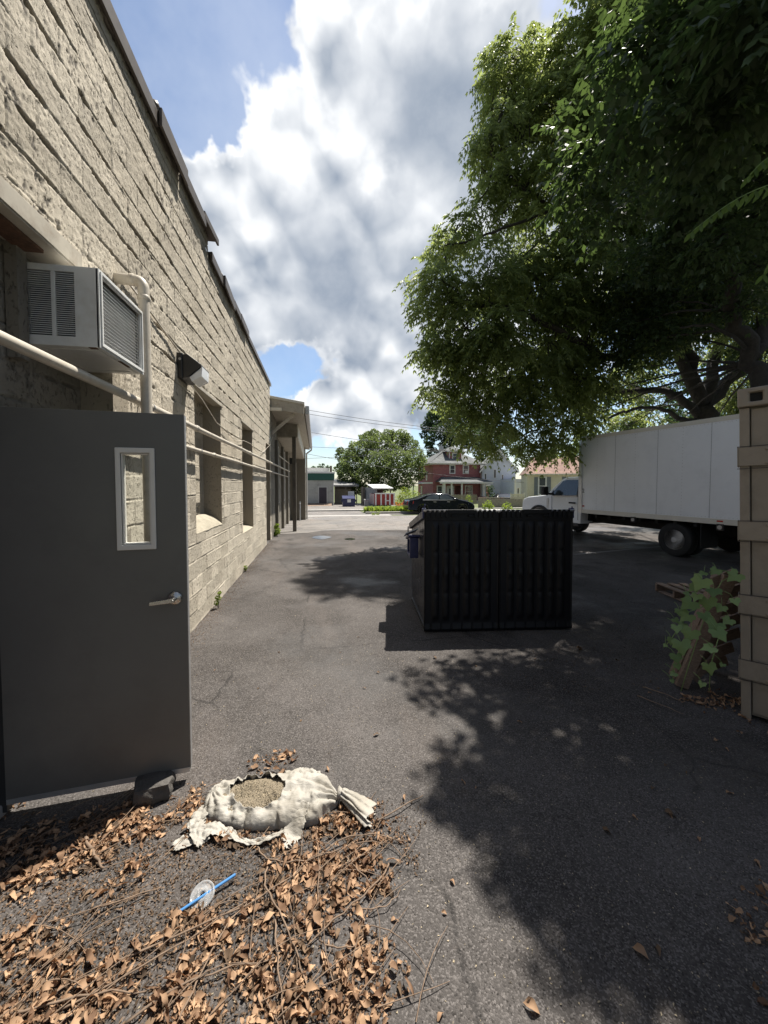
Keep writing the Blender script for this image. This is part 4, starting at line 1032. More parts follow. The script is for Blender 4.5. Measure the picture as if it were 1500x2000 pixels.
# ================================================================ PALLETS
# leaning broken pallet next to the container, vine growing over it
pa, pb = G(1322, 1352), G(1418, 1330)
plt = thing('leaning_pallet', 'weathered broken wooden pallet leaning on the container with vine leaves over it', 'pallet', (2.95, 2.55, 0))
foot = G(1330, 1345); topc = AZ(1425, 1125, 3.05)
def bm_(mb, a, b, w, h): mb.beam(a, b, w, h, up=(-.3, -.9, .2))
ft2 = foot + np.array([.52, -.05, 0]); 
s1 = MB(); bm_(s1, foot + [0, 0, .02], topc, .095, .04); s1.build('stringer', 'pallet_wood', plt, world=True, bevel=.004)
s1 = MB(); bm_(s1, foot + np.array([.03, .10, .05]), topc + np.array([.05, .12, 0]), .04, .10); s1.build('stringer', 'pallet_wood', plt, world=True, bevel=.004)
s1 = MB(); bm_(s1, foot + np.array([.50, .22, .02]), topc + np.array([.50, .25, -.05]), .04, .10); s1.build('stringer', 'pallet_wood', plt, world=True, bevel=.004)
ax = (topc - foot)
for k, tt in enumerate((.08, .21, .36, .50, .65, .80, .94)):
    s = MB(); p = foot + ax * tt; q = p + np.array([.62, .16, .05 + .02 * math.sin(k * 3)])
    s.beam(p + [-.0, .055, 0], q, .02, .085, up=(-.4, .2, 1)); s.build('slat', 'pallet_wood', plt, world=True, bevel=.003)
s = MB(); s.beam(foot + ax * .93 + [-.10, .03, .01], foot + ax * .97 + [.12, .05, .03], .02, .09); s.beam(foot + ax * .05 + [.1, 0, .02], foot + ax * .3 + [.28, .02, .02], .02, .06); s.build('broken_board', 'pallet_wood', plt, world=True, bevel=.003)
# flat pallet behind
fp = G(1300, 1188)
fpl = thing('flat_pallet', 'broken wooden pallet lying flat on the asphalt between the leaning pallet and the truck', 'pallet', (fp[0] + .42, fp[1] - .05, 0), rad(-12))
s = MB()
for y in (0, .40, .8): s.box(0, 1.1, y, y + .04, .02, .12)
s.build('stringer', 'pallet_wood', fpl, bevel=.004)
for k in range(6):
    s = MB(); s.box(.02 + k * .18, .12 + k * .18, -.02, .86, .121, .138); s.build('slat', 'pallet_wood', fpl, bevel=.003)
for k in range(3):
    s = MB(); s.box(.02 + k * .48, .12 + k * .48, -.02, .86, .003, .0195); s.build('bottom_board', 'pallet_wood', fpl, bevel=.003)

# ================================================================ LITTER ON THE GROUND
def proj(P):
    d = P - _C; z = d @ _F; return 750 + 751 * (d @ _R) / z, 976 - 751 * (d @ _U) / z
def curled(pos, yaw, Ln, Wd, fold, bend, tilt, twist, nl=6, seed=0):
    """numpy batch of dry curled leaves: grid nl x 3 each"""
    n = len(pos); s = np.linspace(0, 1, nl)
    wprof = np.sin(np.pi * np.clip(s * .94 + .05, 0, 1)) ** .8
    V = np.zeros((n, nl, 3, 3))
    ang = (s[None, :] - .5) * bend[:, None]
    cx = np.cumsum(np.cos(ang), 1) / nl; cz = np.cumsum(np.sin(ang), 1) / nl
    cx -= cx.mean(1, keepdims=True); cz -= cz.min(1, keepdims=True)
    r = np.random.default_rng(seed)
    for j, e in enumerate((-1, 0, 1)):
        w = Wd[:, None] * wprof[None, :] * e * .5 * (1 + .4 * (r.random((n, nl)) - .5) * (e != 0))
        f = fold[:, None] + twist[:, None] * (s[None, :] - .5) * e
        V[:, :, j, 0] = cx * Ln[:, None] + .30 * Wd[:, None] * (r.random((n, nl)) - .5) + .03 * Ln[:, None] * e * twist[:, None]
        V[:, :, j, 1] = w * np.cos(f) + .07 * Ln[:, None] * np.sin(s * 3)[None, :] * twist[:, None] * .5
        V[:, :, j, 2] = cz * Ln[:, None] + np.abs(w) * np.sin(f) + .15 * Wd[:, None] * (r.random((n, nl)) - .5) * (abs(e) + .15) + .30 * Wd[:, None] * abs(e) * np.sin(s[None, :] * 5.5 + twist[:, None] * 9 + e * 1.3)
    ca, sa = np.cos(yaw), np.sin(yaw); ct, st = np.cos(tilt), np.sin(tilt)
    x, y, z = V[..., 0].copy(), V[..., 1].copy(), V[..., 2].copy()
    y2 = y * ct[:, None, None] - z * st[:, None, None]; z2 = y * st[:, None, None] + z * ct[:, None, None]
    X = x * ca[:, None, None] - y2 * sa[:, None, None]; Y = x * sa[:, None, None] + y2 * ca[:, None, None]
    z2 -= z2.min(axis=(1, 2), keepdims=True)
    V = np.stack([X, Y, z2], -1) + pos[:, None, None, :]
    V = V.reshape(n, nl * 3, 3)
    f = [(i * 3 + j, i * 3 + j + 1, i * 3 + j + 4, i * 3 + j + 3) for i in range(nl - 1) for j in range(2)]
    F = (np.array(f)[None] + (np.arange(n) * nl * 3)[:, None, None]).reshape(-1, 4)
    return V.reshape(-1, 3), F
CAPS = [(30, 1690, 200, 1640, 42, .75), (180, 1650, 380, 1590, 42, .9), (260, 1600, 400, 1550, 22, .5), (220, 1700, 330, 1660, 30, .5),
        (640, 1640, 730, 1610, 34, 1.), (560, 1720, 770, 1660, 40, .95), (500, 1790, 720, 1700, 44, 1.), (780, 1640, 815, 1700, 14, .9), (790, 1575, 815, 1585, 9, .8), (770, 1600, 800, 1600, 8, .5), (800, 1640, 830, 1615, 10, .8),
        (380, 1830, 640, 1790, 44, 1.), (150, 1940, 560, 1850, 62, .95), (0, 1985, 400, 1975, 60, 1.), (450, 1930, 690, 1920, 75, 1.), (440, 1640, 560, 1655, 14, .6), (690, 1800, 700, 2000, 26, .7), (740, 1960, 745, 1995, 14, .7),
        (20, 1840, 130, 1880, 40, .5), (60, 1770, 300, 1730, 40, .22), (0, 1620, 120, 1640, 40, .5), (500, 1500, 560, 1485, 16, .35), (540, 1500, 640, 1560, 10, .3),
        (1460, 1770, 1520, 1800, 32, 1.), (1470, 1840, 1520, 1830, 22, .9), (1390, 1375, 1450, 1385, 18, 1.), (1340, 1368, 1400, 1378, 9, .9), (1450, 1420, 1500, 1440, 12, .6), (1490, 1930, 1500, 1990, 16, .5), (1150, 1170, 1230, 1150, 30, .10), (1200, 1120, 1330, 1130, 26, .12)]
def dens_at(P):
    u, v = proj(P); d = np.zeros(len(P))
    for (a, b, c, e, r, k) in CAPS:
        ax, ay = c - a, e - b; t = np.clip(((u - a) * ax + (v - b) * ay) / (ax * ax + ay * ay + 1e-6), 0, 1)
        q = np.hypot(u - a - t * ax, v - b - t * ay) / r
        d = np.maximum(d, k * np.clip(1.6 - q, 0, 1))
    return d * np.clip(.15 + 3.2 * (fbm(P[:, 0] * 9, P[:, 1] * 9, 3, 40) - .36), 0, 1.3)
rg = np.random.default_rng(3)
def scatter(n, x0, x1, y0, y1, thr=0.):
    P = np.stack([rg.uniform(x0, x1, n), rg.uniform(y0, y1, n), np.zeros(n)], 1)
    return P[rg.random(n) < dens_at(P) - thr]
P = np.vstack([scatter(10000, -2.0, .35, .85, 2.6), scatter(9000, .9, 3.6, .9, 3.2)])
n = len(P); P[:, 2] = rg.random(n) ** 1.8 * .016 + .001
V, F = curled(P, rg.random(n) * 6.28, .018 + .062 * rg.random(n) ** 1.5, rg.uniform(.009, .028, n), rg.uniform(.0, 1.0, n), rg.normal(0, 1.3, n), rg.normal(0, .22, n), rg.normal(0, .9, n), nl=9, seed=1)
print('litter leaves', n)
tag(npmesh('leaf_litter', V, F, 'dry_leaf', smooth=True), 'drifts of curled orange-brown dead leaves strewn over the asphalt by the torn sack', 'dead leaves', kind='stuff')
P = scatter(2600, -2.0, .3, .9, 2.4); n = len(P); P[:, 2] = .001
V, F = curled(P, rg.random(n) * 6.28, rg.uniform(.03, .07, n), rg.uniform(.012, .03, n), rg.uniform(0, 1., n), rg.normal(0, 1., n), rg.normal(0, .3, n), rg.normal(0, .6, n), nl=6, seed=6)
tag(npmesh('old_leaf_litter', V, F, 'old_leaf', smooth=True), 'darker rotting leaves lying under the bright orange leaf drifts', 'rotting leaves', kind='stuff')
P = np.vstack([scatter(60000, -2.2, .6, .85, 2.7), scatter(5000, .9, 3.6, .9, 3.2), scatter(2500, 1.8, 6, 3, 6), np.stack([rg.uniform(1.6, 9.5, 15000), rg.uniform(2.8, 10.5, 15000), np.zeros(15000)], 1)])
Q = np.stack([rg.uniform(-1.7, .0, 12000), rg.uniform(.9, 1.95, 12000), np.zeros(12000)], 1); Q2 = np.stack([-1.45 + .12 * np.abs(rg.normal(0, 1, 4000)), rg.uniform(2.4, 12.4, 4000), np.zeros(4000)], 1); P = np.vstack([P, Q, Q2])
n = len(P); P[:, 2] = rg.random(n) * .004
V, F = curled(P, rg.random(n) * 6.28, rg.uniform(.006, .028, n), rg.uniform(.003, .010, n), rg.uniform(.1, .9, n), rg.normal(0, .8, n), rg.normal(0, .4, n), rg.normal(0, .5, n), nl=3, seed=2)
tag(npmesh('leaf_crumbs', V, F, 'old_leaf'), 'fine brown crumbs of broken leaves covering the asphalt between the leaf drifts', 'leaf debris', kind='stuff')
P = scatter(15000, -2.1, .45, .85, 2.7); n = len(P); P[:, 2] = rg.random(n) * .01
V, F = curled(P, rg.random(n) * 6.28, rg.uniform(.010, .034, n), rg.uniform(.005, .014, n), rg.uniform(0, 1.3, n), rg.normal(0, 1.6, n), rg.normal(0, .5, n), rg.normal(0, .8, n), nl=5, seed=9)
tag(npmesh('leaf_fragments', V, F, 'dry_leaf', smooth=True), 'small torn orange-brown leaf fragments between the larger dead leaves', 'leaf fragments', kind='stuff')
n = 6500; P = np.stack([rg.uniform(-1.4, 3.2, n), 1.0 + 12 * rg.random(n) ** 1.6, np.zeros(n)], 1)
V, F = curled(P, rg.random(n) * 6.28, rg.uniform(.004, .016, n), rg.uniform(.003, .008, n), rg.uniform(.1, .9, n), rg.normal(0, .8, n), rg.normal(0, .4, n), rg.normal(0, .5, n), nl=3, seed=14)
if 'grit' not in MATS:
    b = NB('grit'); r_ = b.n('ShaderNodeNewGeometry').outputs['Random Per Island']; b.set(b.mix(r_, (.10, .085, .06), (.42, .35, .24)), .85)
tag(npmesh('scattered_grit', V, F, 'grit'), 'pale specks of grit and seed husks sprinkled all over the alley asphalt', 'grit', kind='stuff')
# thin leaf stalks mixed in
mb = MB(); k = 0
while k < 100:
    p = np.array([rg.uniform(-1.9, .3), rg.uniform(.9, 2.2), 0.])
    if rg.random() > dens_at(p[None])[0] + .03: continue
    a = rg.normal(rad(38), rad(30)); L_ = rg.uniform(.12, .42); bend = rg.normal(0, .6); pts = []
    q = p.copy(); zz = rg.uniform(.004, .03)
    for i in range(6): pts.append((q[0], q[1], zz + .012 * math.sin(i * .7))); q = q + np.array([math.cos(a), math.sin(a), 0]) * L_ / 5; a += bend / 5
    mb.tube(pts, [.0022, .0020, .0018, .0015, .0012, .0009], 5, cap=False); k += 1
tag(mb.build('leaf_stalks', 'twig', smooth=True), 'tangle of thin bare leaf stalks lying among the dead leaves', 'leaf stalks', kind='stuff')
# single fallen leaves out on the open asphalt
spots = [(735, 1437, .07), (738, 1315, .06), (712, 1345, .05), (850, 1286, .08), (930, 1302, .05), (1045, 1288, .05), (790, 1560, .06), (1015, 1412, .05), (905, 1530, .05), (640, 1505, .06), (575, 1470, .05), (420, 1310, .04),
         (545, 1275, .05), (505, 1345, .04), (665, 1275, .04), (610, 1245, .04), (700, 1245, .04), (588, 1408, .05), (930, 1540, .03), (883, 1725, .05), (868, 1785, .04), (860, 1990, .05), (1040, 1972, .09), (1253, 1865, .09), (1285, 1858, .06), (1185, 1625, .07),
         (1310, 1592, .08), (1275, 1540, .05), (1300, 1495, .05), (1340, 1510, .04), (1398, 1447, .06), (1420, 1465, .05), (1425, 1550, .06), (1310, 1595, .05), (1365, 1640, .05), (1240, 1598, .05), (1205, 1290, .06), (1182, 1296, .05), (1270, 1332, .06), (1285, 1345, .05),
         (1180, 1215, .05), (1235, 1240, .05), (1150, 1100, .05), (1480, 1690, .06), (1270, 1355, .05), (745, 1735, .05), (720, 1860, .06), (772, 1800, .05), (470, 1195, .04), (560, 1150, .04)]
lp = None
rr = random.Random(4)
for i, (u, v, L_) in enumerate(spots):
    p = G(u, v)
    if i % 6 == 0 or lp is None:
        z_ = np.zeros((1, 3)); V, F = curled(z_, np.zeros(1), np.array([.07]), np.array([.032]), np.array([rr.uniform(.3, .9)]), np.array([rr.uniform(-1.6, 1.6)]), np.array([rr.uniform(-.3, .3)]), np.array([rr.uniform(-.8, .8)]), seed=50 + i)
        lp = npmesh('dead_leaf', V, F, 'dry_leaf' if i % 12 else 'old_leaf', smooth=True); o = lp
    else:
        o = lp.copy(); COL.objects.link(o)
    o.location = tuple(p + [0, 0, .002]); o.rotation_euler = (0, 0, rr.uniform(0, 6.28)); s = L_ / .095; o.scale = (s, s, s)
    tag(o, 'single curled dead leaf lying alone on the open asphalt', 'leaf', 'single dead leaves scattered on the asphalt')

# larger sticks
def stick(px, r, label, z0=.012, lift=.012, forks=()):
    pts = [G(u, v) for u, v in px]
    # smooth the polyline
    dense = []
    for i in range(len(pts) - 1):
        a = pts[max(i - 1, 0)]; b = pts[i]; c = pts[i + 1]; d = pts[min(i + 2, len(pts) - 1)]
        for t in np.linspace(0, 1, 6)[:-1]:
            dense.append(.5 * ((2 * b) + (-a + c) * t + (2 * a - 5 * b + 4 * c - d) * t * t + (-a + 3 * b - 3 * c + d) * t ** 3))
    dense.append(pts[-1]); n = len(dense)
    dense = [p + np.array([.003 * math.sin(i * 2.1), .003 * math.cos(i * 1.7), z0 + lift * math.sin(math.pi * i / (n - 1)) + .003 * math.sin(i * 1.3)]) for i, p in enumerate(dense)]
    root = dense[0]
    r *= .72
    mb = MB(); mb.tube([p - root for p in dense], [r * (1 - .5 * i / n) * (1 + .12 * math.sin(i * 2.7)) for i in range(n)], 7)
    o = mb.build('stick', 'twig', smooth=True); o.location = tuple(root); tag(o, label, 'stick', 'bare sticks among the dead leaves')
stick([(733, 1611), (775, 1590), (825, 1558)], .006, 'straight bare stick pointing up to the right from the knotted end of the sack')
stick([(610, 1692), (660, 1652), (720, 1638), (790, 1648)], .0055, 'curved stick arching over the leaves just below the knotted sack tail')
stick([(503, 1660), (522, 1684), (570, 1692), (620, 1684), (700, 1655), (760, 1655), (788, 1680)], .005, 'long wavy stick lying under the torn sack with both ends curling')
stick([(759, 1693), (745, 1722), (700, 1768), (650, 1808), (600, 1853)], .006, 'long thin bent stick at the right edge of the leaf drift, below the sack')
stick([(522, 1698), (518, 1738), (545, 1790), (575, 1860), (604, 1950)], .006, 'long stick crossing the middle of the leaf drift from the sack down')
stick([(180, 1782), (243, 1768), (314, 1738)], .0055, 'pale short stick to the left of the plastic cup lid')
stick([(66, 1870), (74, 1829), (103, 1785), (120, 1770)], .004, 'thin curved stick at the left edge of the leaf debris')
stick([(243, 2010), (330, 1950), (436, 1905), (537, 1880)], .006, 'long pale stick at the bottom of the leaf drift, lowest of the parallel ones')
stick([(20, 1990), (110, 1970), (203, 1950), (284, 1946)], .006, 'pale stick lying near the bottom left corner')
stick([(344, 2010), (385, 1930), (436, 1829), (496, 1753)], .005, 'steep thin stick rising just right of the cup lid through the leaves')
stick([(537, 1804), (544, 1905), (556, 2010)], .005, 'dark near-upright stick at the bottom middle of the leaf drift')
stick([(203, 1895), (355, 1834), (507, 1763), (608, 1687)], .0055, 'longest diagonal stick running from lower left up to the sack')
stick([(100, 1990), (250, 1915), (400, 1824), (520, 1738)], .005, 'long diagonal stick lying just below the longest one')
stick([(699, 1778), (725, 1786), (760, 1775), (782, 1745)], .004, 'thin hooked stick on bare asphalt right of the leaf drift')
stick([(625, 1846), (660, 1862), (695, 1855), (712, 1820)], .004, 'thin hooked stick curving round leaves at the right of the drift')
stick([(165, 1640), (185, 1680), (200, 1700)], .012, 'short thick broken stick in the leaves below the door')
stick([(675, 1680), (700, 1710), (732, 1738)], .005, 'short dark stick lying across leaves right of the middle')
stick([(620, 1770), (623, 1690), (616, 1632)], .004, 'thin stick standing out from under the hanging sack flap')
stick([(1256, 1345), (1290, 1358), (1330, 1372)], .007, 'straight dark stick on the asphalt left of the leaning pallet')
stick([(1245, 1362), (1290, 1382), (1335, 1398)], .005, 'thin stick on the asphalt in front of the leaning pallet')

# ================================================================ TORN SACK
bc = np.array([-.245, 2.09, 0]); brz = rad(-9)
bag = thing('torn_sack', 'torn white woven sack spilling gravel, knotted at its right end and lying on the asphalt', 'sack', tuple(bc), brz)
def halfw(x):   # half depth of the sack along its length
    t = np.clip((x + .355) / .70, 0, 1); return .165 * np.clip(np.sin(np.pi * np.clip(t * .80 + .08, 0, 1)), 0, 1) ** .45 * np.clip((.36 - x) / .10, 0.14, 1) ** .8 * np.clip((x + .37) / .05, 0, 1) ** .5
def hgt(x):
    t = np.clip((x + .36) / .72, 0, 1); return (.083 + .016 * np.sin(t * 6.3 + 3.2)) * np.clip((.375 - x) / .12, .28, 1) ** .7 * np.clip((x + .37) / .06, .1, 1) ** .5
nx, nt_ = 200, 120
xs = np.linspace(-.36, .36, nx); ts = np.linspace(-.02 * math.pi, 1.02 * math.pi, nt_)
X, T = np.meshgrid(xs, ts, indexing='ij')
ex = lambda a, p: np.sign(a) * np.abs(a) ** p
Yb = halfw(X) * ex(np.cos(T), .75); Zb = hgt(X) * ex(np.sin(T), .8) + .0
lum = fbm(X * 9 + 3, Yb * 12 + 5, 4, 60) - .5; fine_ = fbm(X * 30, Yb * 60, 3, 61) - .5
rneck = np.hypot(.37 - X, Yb * 1.1); th = np.arctan2(Yb, .37 - X)
gath = (np.sin(th * 17 + 3 * fbm(X * 6, Yb * 6, 2, 62)) * np.exp(-rneck / .20)) * .017
lw_ = np.hypot(X + .30, (Yb) * 1.) ; gath2 = np.sin(np.arctan2(Yb, X + .33) * 13 + 2 * lum) * np.exp(-lw_ / .16) * .009
rx = (X + .085 + .25 * Yb) / .15; ry = (Yb - .005) / .118
ang_ = np.arctan2(ry, rx); rr_ = np.hypot(rx, ry); lim = .95 + .30 * (fbm(np.cos(ang_) * 2.2 + 5, np.sin(ang_) * 2.2 + 5, 3, 63) - .5) + .10 * (fbm(np.cos(ang_) * 14, np.sin(ang_) * 14, 2, 64) - .5)
hole = (rr_ < lim) & (np.sin(T) > .12)
tens = np.sin(ang_ * 11 + 4 * lum) * np.exp(-np.abs(rr_ - 1.0) / .5) * .010
lip = np.exp(-np.clip(rr_ - lim, 0, 9) / .10) * .010
ns = .009 * lum + .003 * fine_ + gath + gath2 + tens + lip + .004 * np.sin(X * 90 + 10 * lum) * np.clip(np.cos(T), 0, 1) * 0 + .006 * np.sin((Yb * 26 + X * 52) + 14 * lum)
nrm = np.stack([np.zeros_like(X), np.cos(T), np.sin(T)], -1)
Vb = np.stack([X, Yb, Zb], -1) + nrm * ns[..., None] * np.clip(np.sin(T) * 3 + .35, 0, 1)[..., None]
Vb[..., 2] = np.maximum(Vb[..., 2], .002)
idx = np.arange(nx * nt_).reshape(nx, nt_); keep = ~(hole[:-1, :-1] | hole[1:, 1:])
F = np.stack([idx[:-1, :-1], idx[1:, :-1], idx[1:, 1:], idx[:-1, 1:]], -1)[keep]
b = NB('sack_cloth')
cc_ = b.mix(b.mapr(b.noise(7, 6, .65), .4, .7), (.37, .35, .31), (.25, .23, .19)); cc_ = b.mix(b.mapr(b.noise(3, 8, .7), .55, .75, 0, .5), cc_, (.34, .29, .22))
b.set(cc_, .62, 0, .35); w1 = b.n('ShaderNodeTexWave'); w1.inputs['Scale'].default_value = 160; b.l(b.co(), w1.inputs['Vector']); w1.inputs['Distortion'].default_value = 1.5
b.bump(w1.outputs['Fac'], .15, .001, b.bump(b.noise(16, 7, .65, b.scalev((1.0, 3.2, 1.5)), .8), .8, .006))
o = npmesh('cloth', Vb.reshape(-1, 3), F, 'sack_cloth', bag, smooth=True)
m_ = o.modifiers.new('thickness', 'SOLIDIFY'); m_.thickness = .0015
# the gravel inside
gx, gy = np.meshgrid(np.linspace(-.27, .10, 150), np.linspace(-.15, .15, 120), indexing='ij')
hw = np.maximum(halfw(gx), .01); prof = np.clip(1 - np.abs(gy / hw) ** 2.2, 0, 1) ** .5
gzv = hgt(gx) * prof * .90 - .004 + .005 * (fbm(gx * 110, gy * 110, 2, 70) - .5) * 2 + .010 * (fbm(gx * 12, gy * 12, 2, 71) - .5)
idx = np.arange(gx.size).reshape(gx.shape); F = np.stack([idx[:-1, :-1], idx[1:, :-1], idx[1:, 1:], idx[:-1, 1:]], -1).reshape(-1, 4)
npmesh('gravel', np.stack([gx, gy, gzv], -1).reshape(-1, 3), F, 'gravel_fill', bag)
mb = MB(); q = random.Random(8)
for k in range(2600):
    x = q.uniform(-.22, .055); y = q.uniform(-.12, .12); hwv = max(float(halfw(np.array(x))), .01); pz = float(hgt(np.array(x))) * max(0, 1 - abs(y / hwv) ** 2.2) ** .5 * .90 - .002
    s = q.uniform(.0015, .0038); c_ = [x, y, pz]
    vs = [(c_[0] + s * q.uniform(.6, 1.3) * a, c_[1] + s * q.uniform(.6, 1.3) * b2, c_[2] + s * q.uniform(.5, 1.2) * c3) for a, b2, c3 in ((1, 0, 0), (0, 1, 0), (-1, 0, 0), (0, -1, 0), (0, 0, 1), (0, 0, -1))]
    mb.add(vs, [(0, 1, 4), (1, 2, 4), (2, 3, 4), (3, 0, 4), (1, 0, 5), (2, 1, 5), (3, 2, 5), (0, 3, 5)])
me = mb.build('gravel_stones', 'grit', bag); tag(me, kind='stuff')
def ribbon(name, mat, parent, pts, widths, ruffle=.012, n=60, m=12, seed=0, rag=.12, gather=0.):
    pts = np.array(pts, float); k = len(pts); tt = np.linspace(0, k - 1, n)
    def cr(a, t):
        i = np.minimum(t.astype(int), k - 2); f = t - i; ip = np.maximum(i - 1, 0); i2 = np.minimum(i + 2, k - 1)
        f = f.reshape(-1, *([1] * (a.ndim - 1)))
        return .5 * (2 * a[i] + (-a[ip] + a[i + 1]) * f + (2 * a[ip] - 5 * a[i] + 4 * a[i + 1] - a[i2]) * f ** 2 + (-a[ip] + 3 * a[i] - 3 * a[i + 1] + a[i2]) * f ** 3)
    C_ = cr(pts, tt); Wd = cr(np.array(widths, float), tt)
    D = np.gradient(C_, axis=0); D /= np.linalg.norm(D, axis=1, keepdims=True) + 1e-9
    side = np.cross(D, [0, 0, 1.]); side /= np.linalg.norm(side, axis=1, keepdims=True) + 1e-9
    e = np.linspace(-1, 1, m); E, TT = np.meshgrid(e, tt)
    rg_ = 1 + rag * 2 * (fbm(TT * 4 + E * 3, E * 2 + 9, 3, seed) - .5) + rag * (fbm(TT * 14, E * 2, 2, seed + 2) - .5)
    ends = .06 * (fbm(E * 12 + 20, TT * .5, 2, seed + 3) - .5)
    Vv = C_[:, None, :] + side[:, None, :] * (E * rg_)[..., None] * Wd[:, None, None] / 2 + D[:, None, :] * (ends * np.clip(np.abs(TT - (k - 1) / 2) - (k - 1) / 2 + .4, 0, 1))[..., None]
    Vv[..., 2] += ruffle * (fbm(TT * 3.2, E * 1.6 + 3, 3, seed + 5) - .35) * 2 + gather * np.sin(E * 9 + TT * 1.2) * .5
    Vv[..., 2] = np.maximum(Vv[..., 2], .003)
    idx = np.arange(n * m).reshape(n, m); F = np.stack([idx[:-1, :-1], idx[1:, :-1], idx[1:, 1:], idx[:-1, 1:]], -1).reshape(-1, 4)
    o = npmesh(name, Vv.reshape(-1, 3), F, mat, parent, smooth=True); s = o.modifiers.new('thickness', 'SOLIDIFY'); s.thickness = .0012; return o
# knot and tail at the right end
mb = MB(); mb.tube([(.345, 0, .055), (.362, 0, .05), (.378, -.004, .045)], [.034, .024, .030], 20); o = mb.build('knot', 'sack_cloth', bag, smooth=True)
nt2 = 48; tt = np.linspace(0, 1, 40); aa = np.linspace(0, 2 * math.pi, nt2, endpoint=False); Tt, Aa = np.meshgrid(tt, aa, indexing='ij')
cx_ = .37 + .16 * Tt; cy_ = -.004 - .115 * Tt ** 1.2; cz_ = .048 - .018 * Tt; wr_ = .020 + .045 * Tt ** .8; hr_ = .024 - .002 * Tt
rf = 1 + .32 * np.sin(Aa * 9 + 2.5 * Tt + 3 * fbm(Tt * 3, Aa, 2, 77)) * (.4 + .6 * (1 - Tt)) + .25 * (fbm(Tt * 8, Aa * 2, 3, 78) - .5)
Vt = np.stack([cx_ + .25 * wr_ * np.cos(Aa) * rf + .015 * np.sin(Aa * 5) * Tt, cy_ + wr_ * np.cos(Aa) * rf * .9, np.maximum(cz_ + hr_ * np.sin(Aa) * rf, .003)], -1)
idx = np.arange(40 * nt2).reshape(40, nt2); i2 = np.roll(idx, -1, 1); F = np.stack([idx[:-1], idx[1:], i2[1:], i2[:-1]], -1).reshape(-1, 4)
o = npmesh('knotted_tail', Vt.reshape(-1, 3), F, 'sack_cloth', bag, smooth=True); s_ = o.modifiers.new('thickness', 'SOLIDIFY'); s_.thickness = .0015
# flaps and torn strips
ribbon('torn_flap', 'sack_cloth', bag, [(.19, -.10, .088), (.165, -.155, .055), (.145, -.20, .012), (.13, -.27, .008)], [.05, .085, .10, .05], .008, seed=3, rag=.25)
ribbon('torn_strip', 'sack_cloth', bag, [(.10, -.19, .02), (.02, -.235, .012), (-.08, -.235, .012), (-.16, -.20, .015), (-.25, -.185, .03), (-.33, -.215, .015), (-.40, -.26, .012)], [.015, .03, .03, .045, .08, .075, .06], .014, n=110, m=22, seed=11, rag=.28)
ribbon('torn_strip', 'sack_cloth', bag, [(-.33, -.06, .035), (-.35, -.13, .03), (-.32, -.19, .035), (-.27, -.25, .012)], [.06, .08, .07, .05], .018, n=60, m=16, seed=17, rag=.35)
ribbon('torn_strip', 'sack_cloth', bag, [(.03, .13, .066), (.10, .16, .055), (.17, .165, .05), (.23, .15, .045)], [.02, .04, .04, .02], .012, n=60, m=10, seed=21, rag=.35)

# ================================================================ ROCK, CUP LID
def rock(name, label, loc, sx, sy, sz, seed, mat='stone'):
    bm = bmesh.new(); bmesh.ops.create_cube(bm, size=1); bmesh.ops.subdivide_edges(bm, edges=bm.edges[:], cuts=9, use_grid_fill=True)
    for v in bm.verts:
        p = v.co; l = max(abs(p.x), abs(p.y), abs(p.z)); r = p.length; k = (.5 / r) * .45 + .55 * 1.0
        p *= k
        nn = vn(np.array([p.x * 4 + seed]), np.array([p.y * 4 + p.z * 3 + seed]), seed)[0] - .5; n2 = vn(np.array([p.x * 11 + p.z * 7]), np.array([p.y * 11 + seed]), seed + 1)[0] - .5
        p *= 1 + .22 * nn + .07 * n2
        p.x *= sx; p.y *= sy; p.z = p.z * sz + sz * .46
    me = bpy.data.meshes.new(name); bm.to_mesh(me); bm.free(); me.materials.append(MATS[mat]); me.polygons.foreach_set('use_smooth', [True] * len(me.polygons)); me.set_sharp_from_angle(angle=rad(30))
    o = bpy.data.objects.new(name, me); COL.objects.link(o); o.location = tuple(loc); tag(o, label, 'stone'); return o
rk = rock('stone', 'rough dark stone block wedged under the open grey door', (-.905, 2.25, 0), .20, .15, .105, 3); rk.rotation_euler = (0, 0, rad(12))
rock('stone', 'small pale pebble on the asphalt right of the torn sack', G(710, 1561), .022, .018, .012, 9, 'concrete_pale')
b = NB('clear_plastic'); b.b.inputs['Transmission Weight'].default_value = .75; b.b.inputs['IOR'].default_value = 1.12; b.set((.9, .92, .93), .12, 0, .8)
lc = G(395, 1757)
lid_ = thing('cup_lid', 'clear plastic cup lid with a blue straw through it, lying among the dead leaves', 'cup lid', (lc[0], lc[1], .018), rot=(rad(16), rad(-14), rad(20)))
mb = MB(); mb.lathe([(.0475, -.006), (.0495, -.003), (.0485, .004), (.044, .006), (.041, .001), (.024, .002), (.022, .005), (.012, .005), (.010, .001)], (0, 0, 0), (0, 0, 1), 40)
mb.f = [f for f in mb.f if len(f) == 4]; mb.mi = [0] * len(mb.f)
mb.build('lid_disc', 'clear_plastic', lid_, smooth=True)
mb = MB(); s0, s1 = G(340, 1793), G(460, 1721)
M4 = ROOTM[lid_].inverted(); a_ = M4 @ Vector((s0[0], s0[1], .012)); b__ = M4 @ Vector((s1[0], s1[1], .030)); m0 = a_.lerp(b__, .56); m1 = a_.lerp(b__, .64)
mb.tube([a_, m0], .0055, 14); mb.tube([m1, b__], .0058, 14); mb.tube([m0, m1], .004, 10)
mb.build('straw', 'blue_straw', lid_, auto=40)

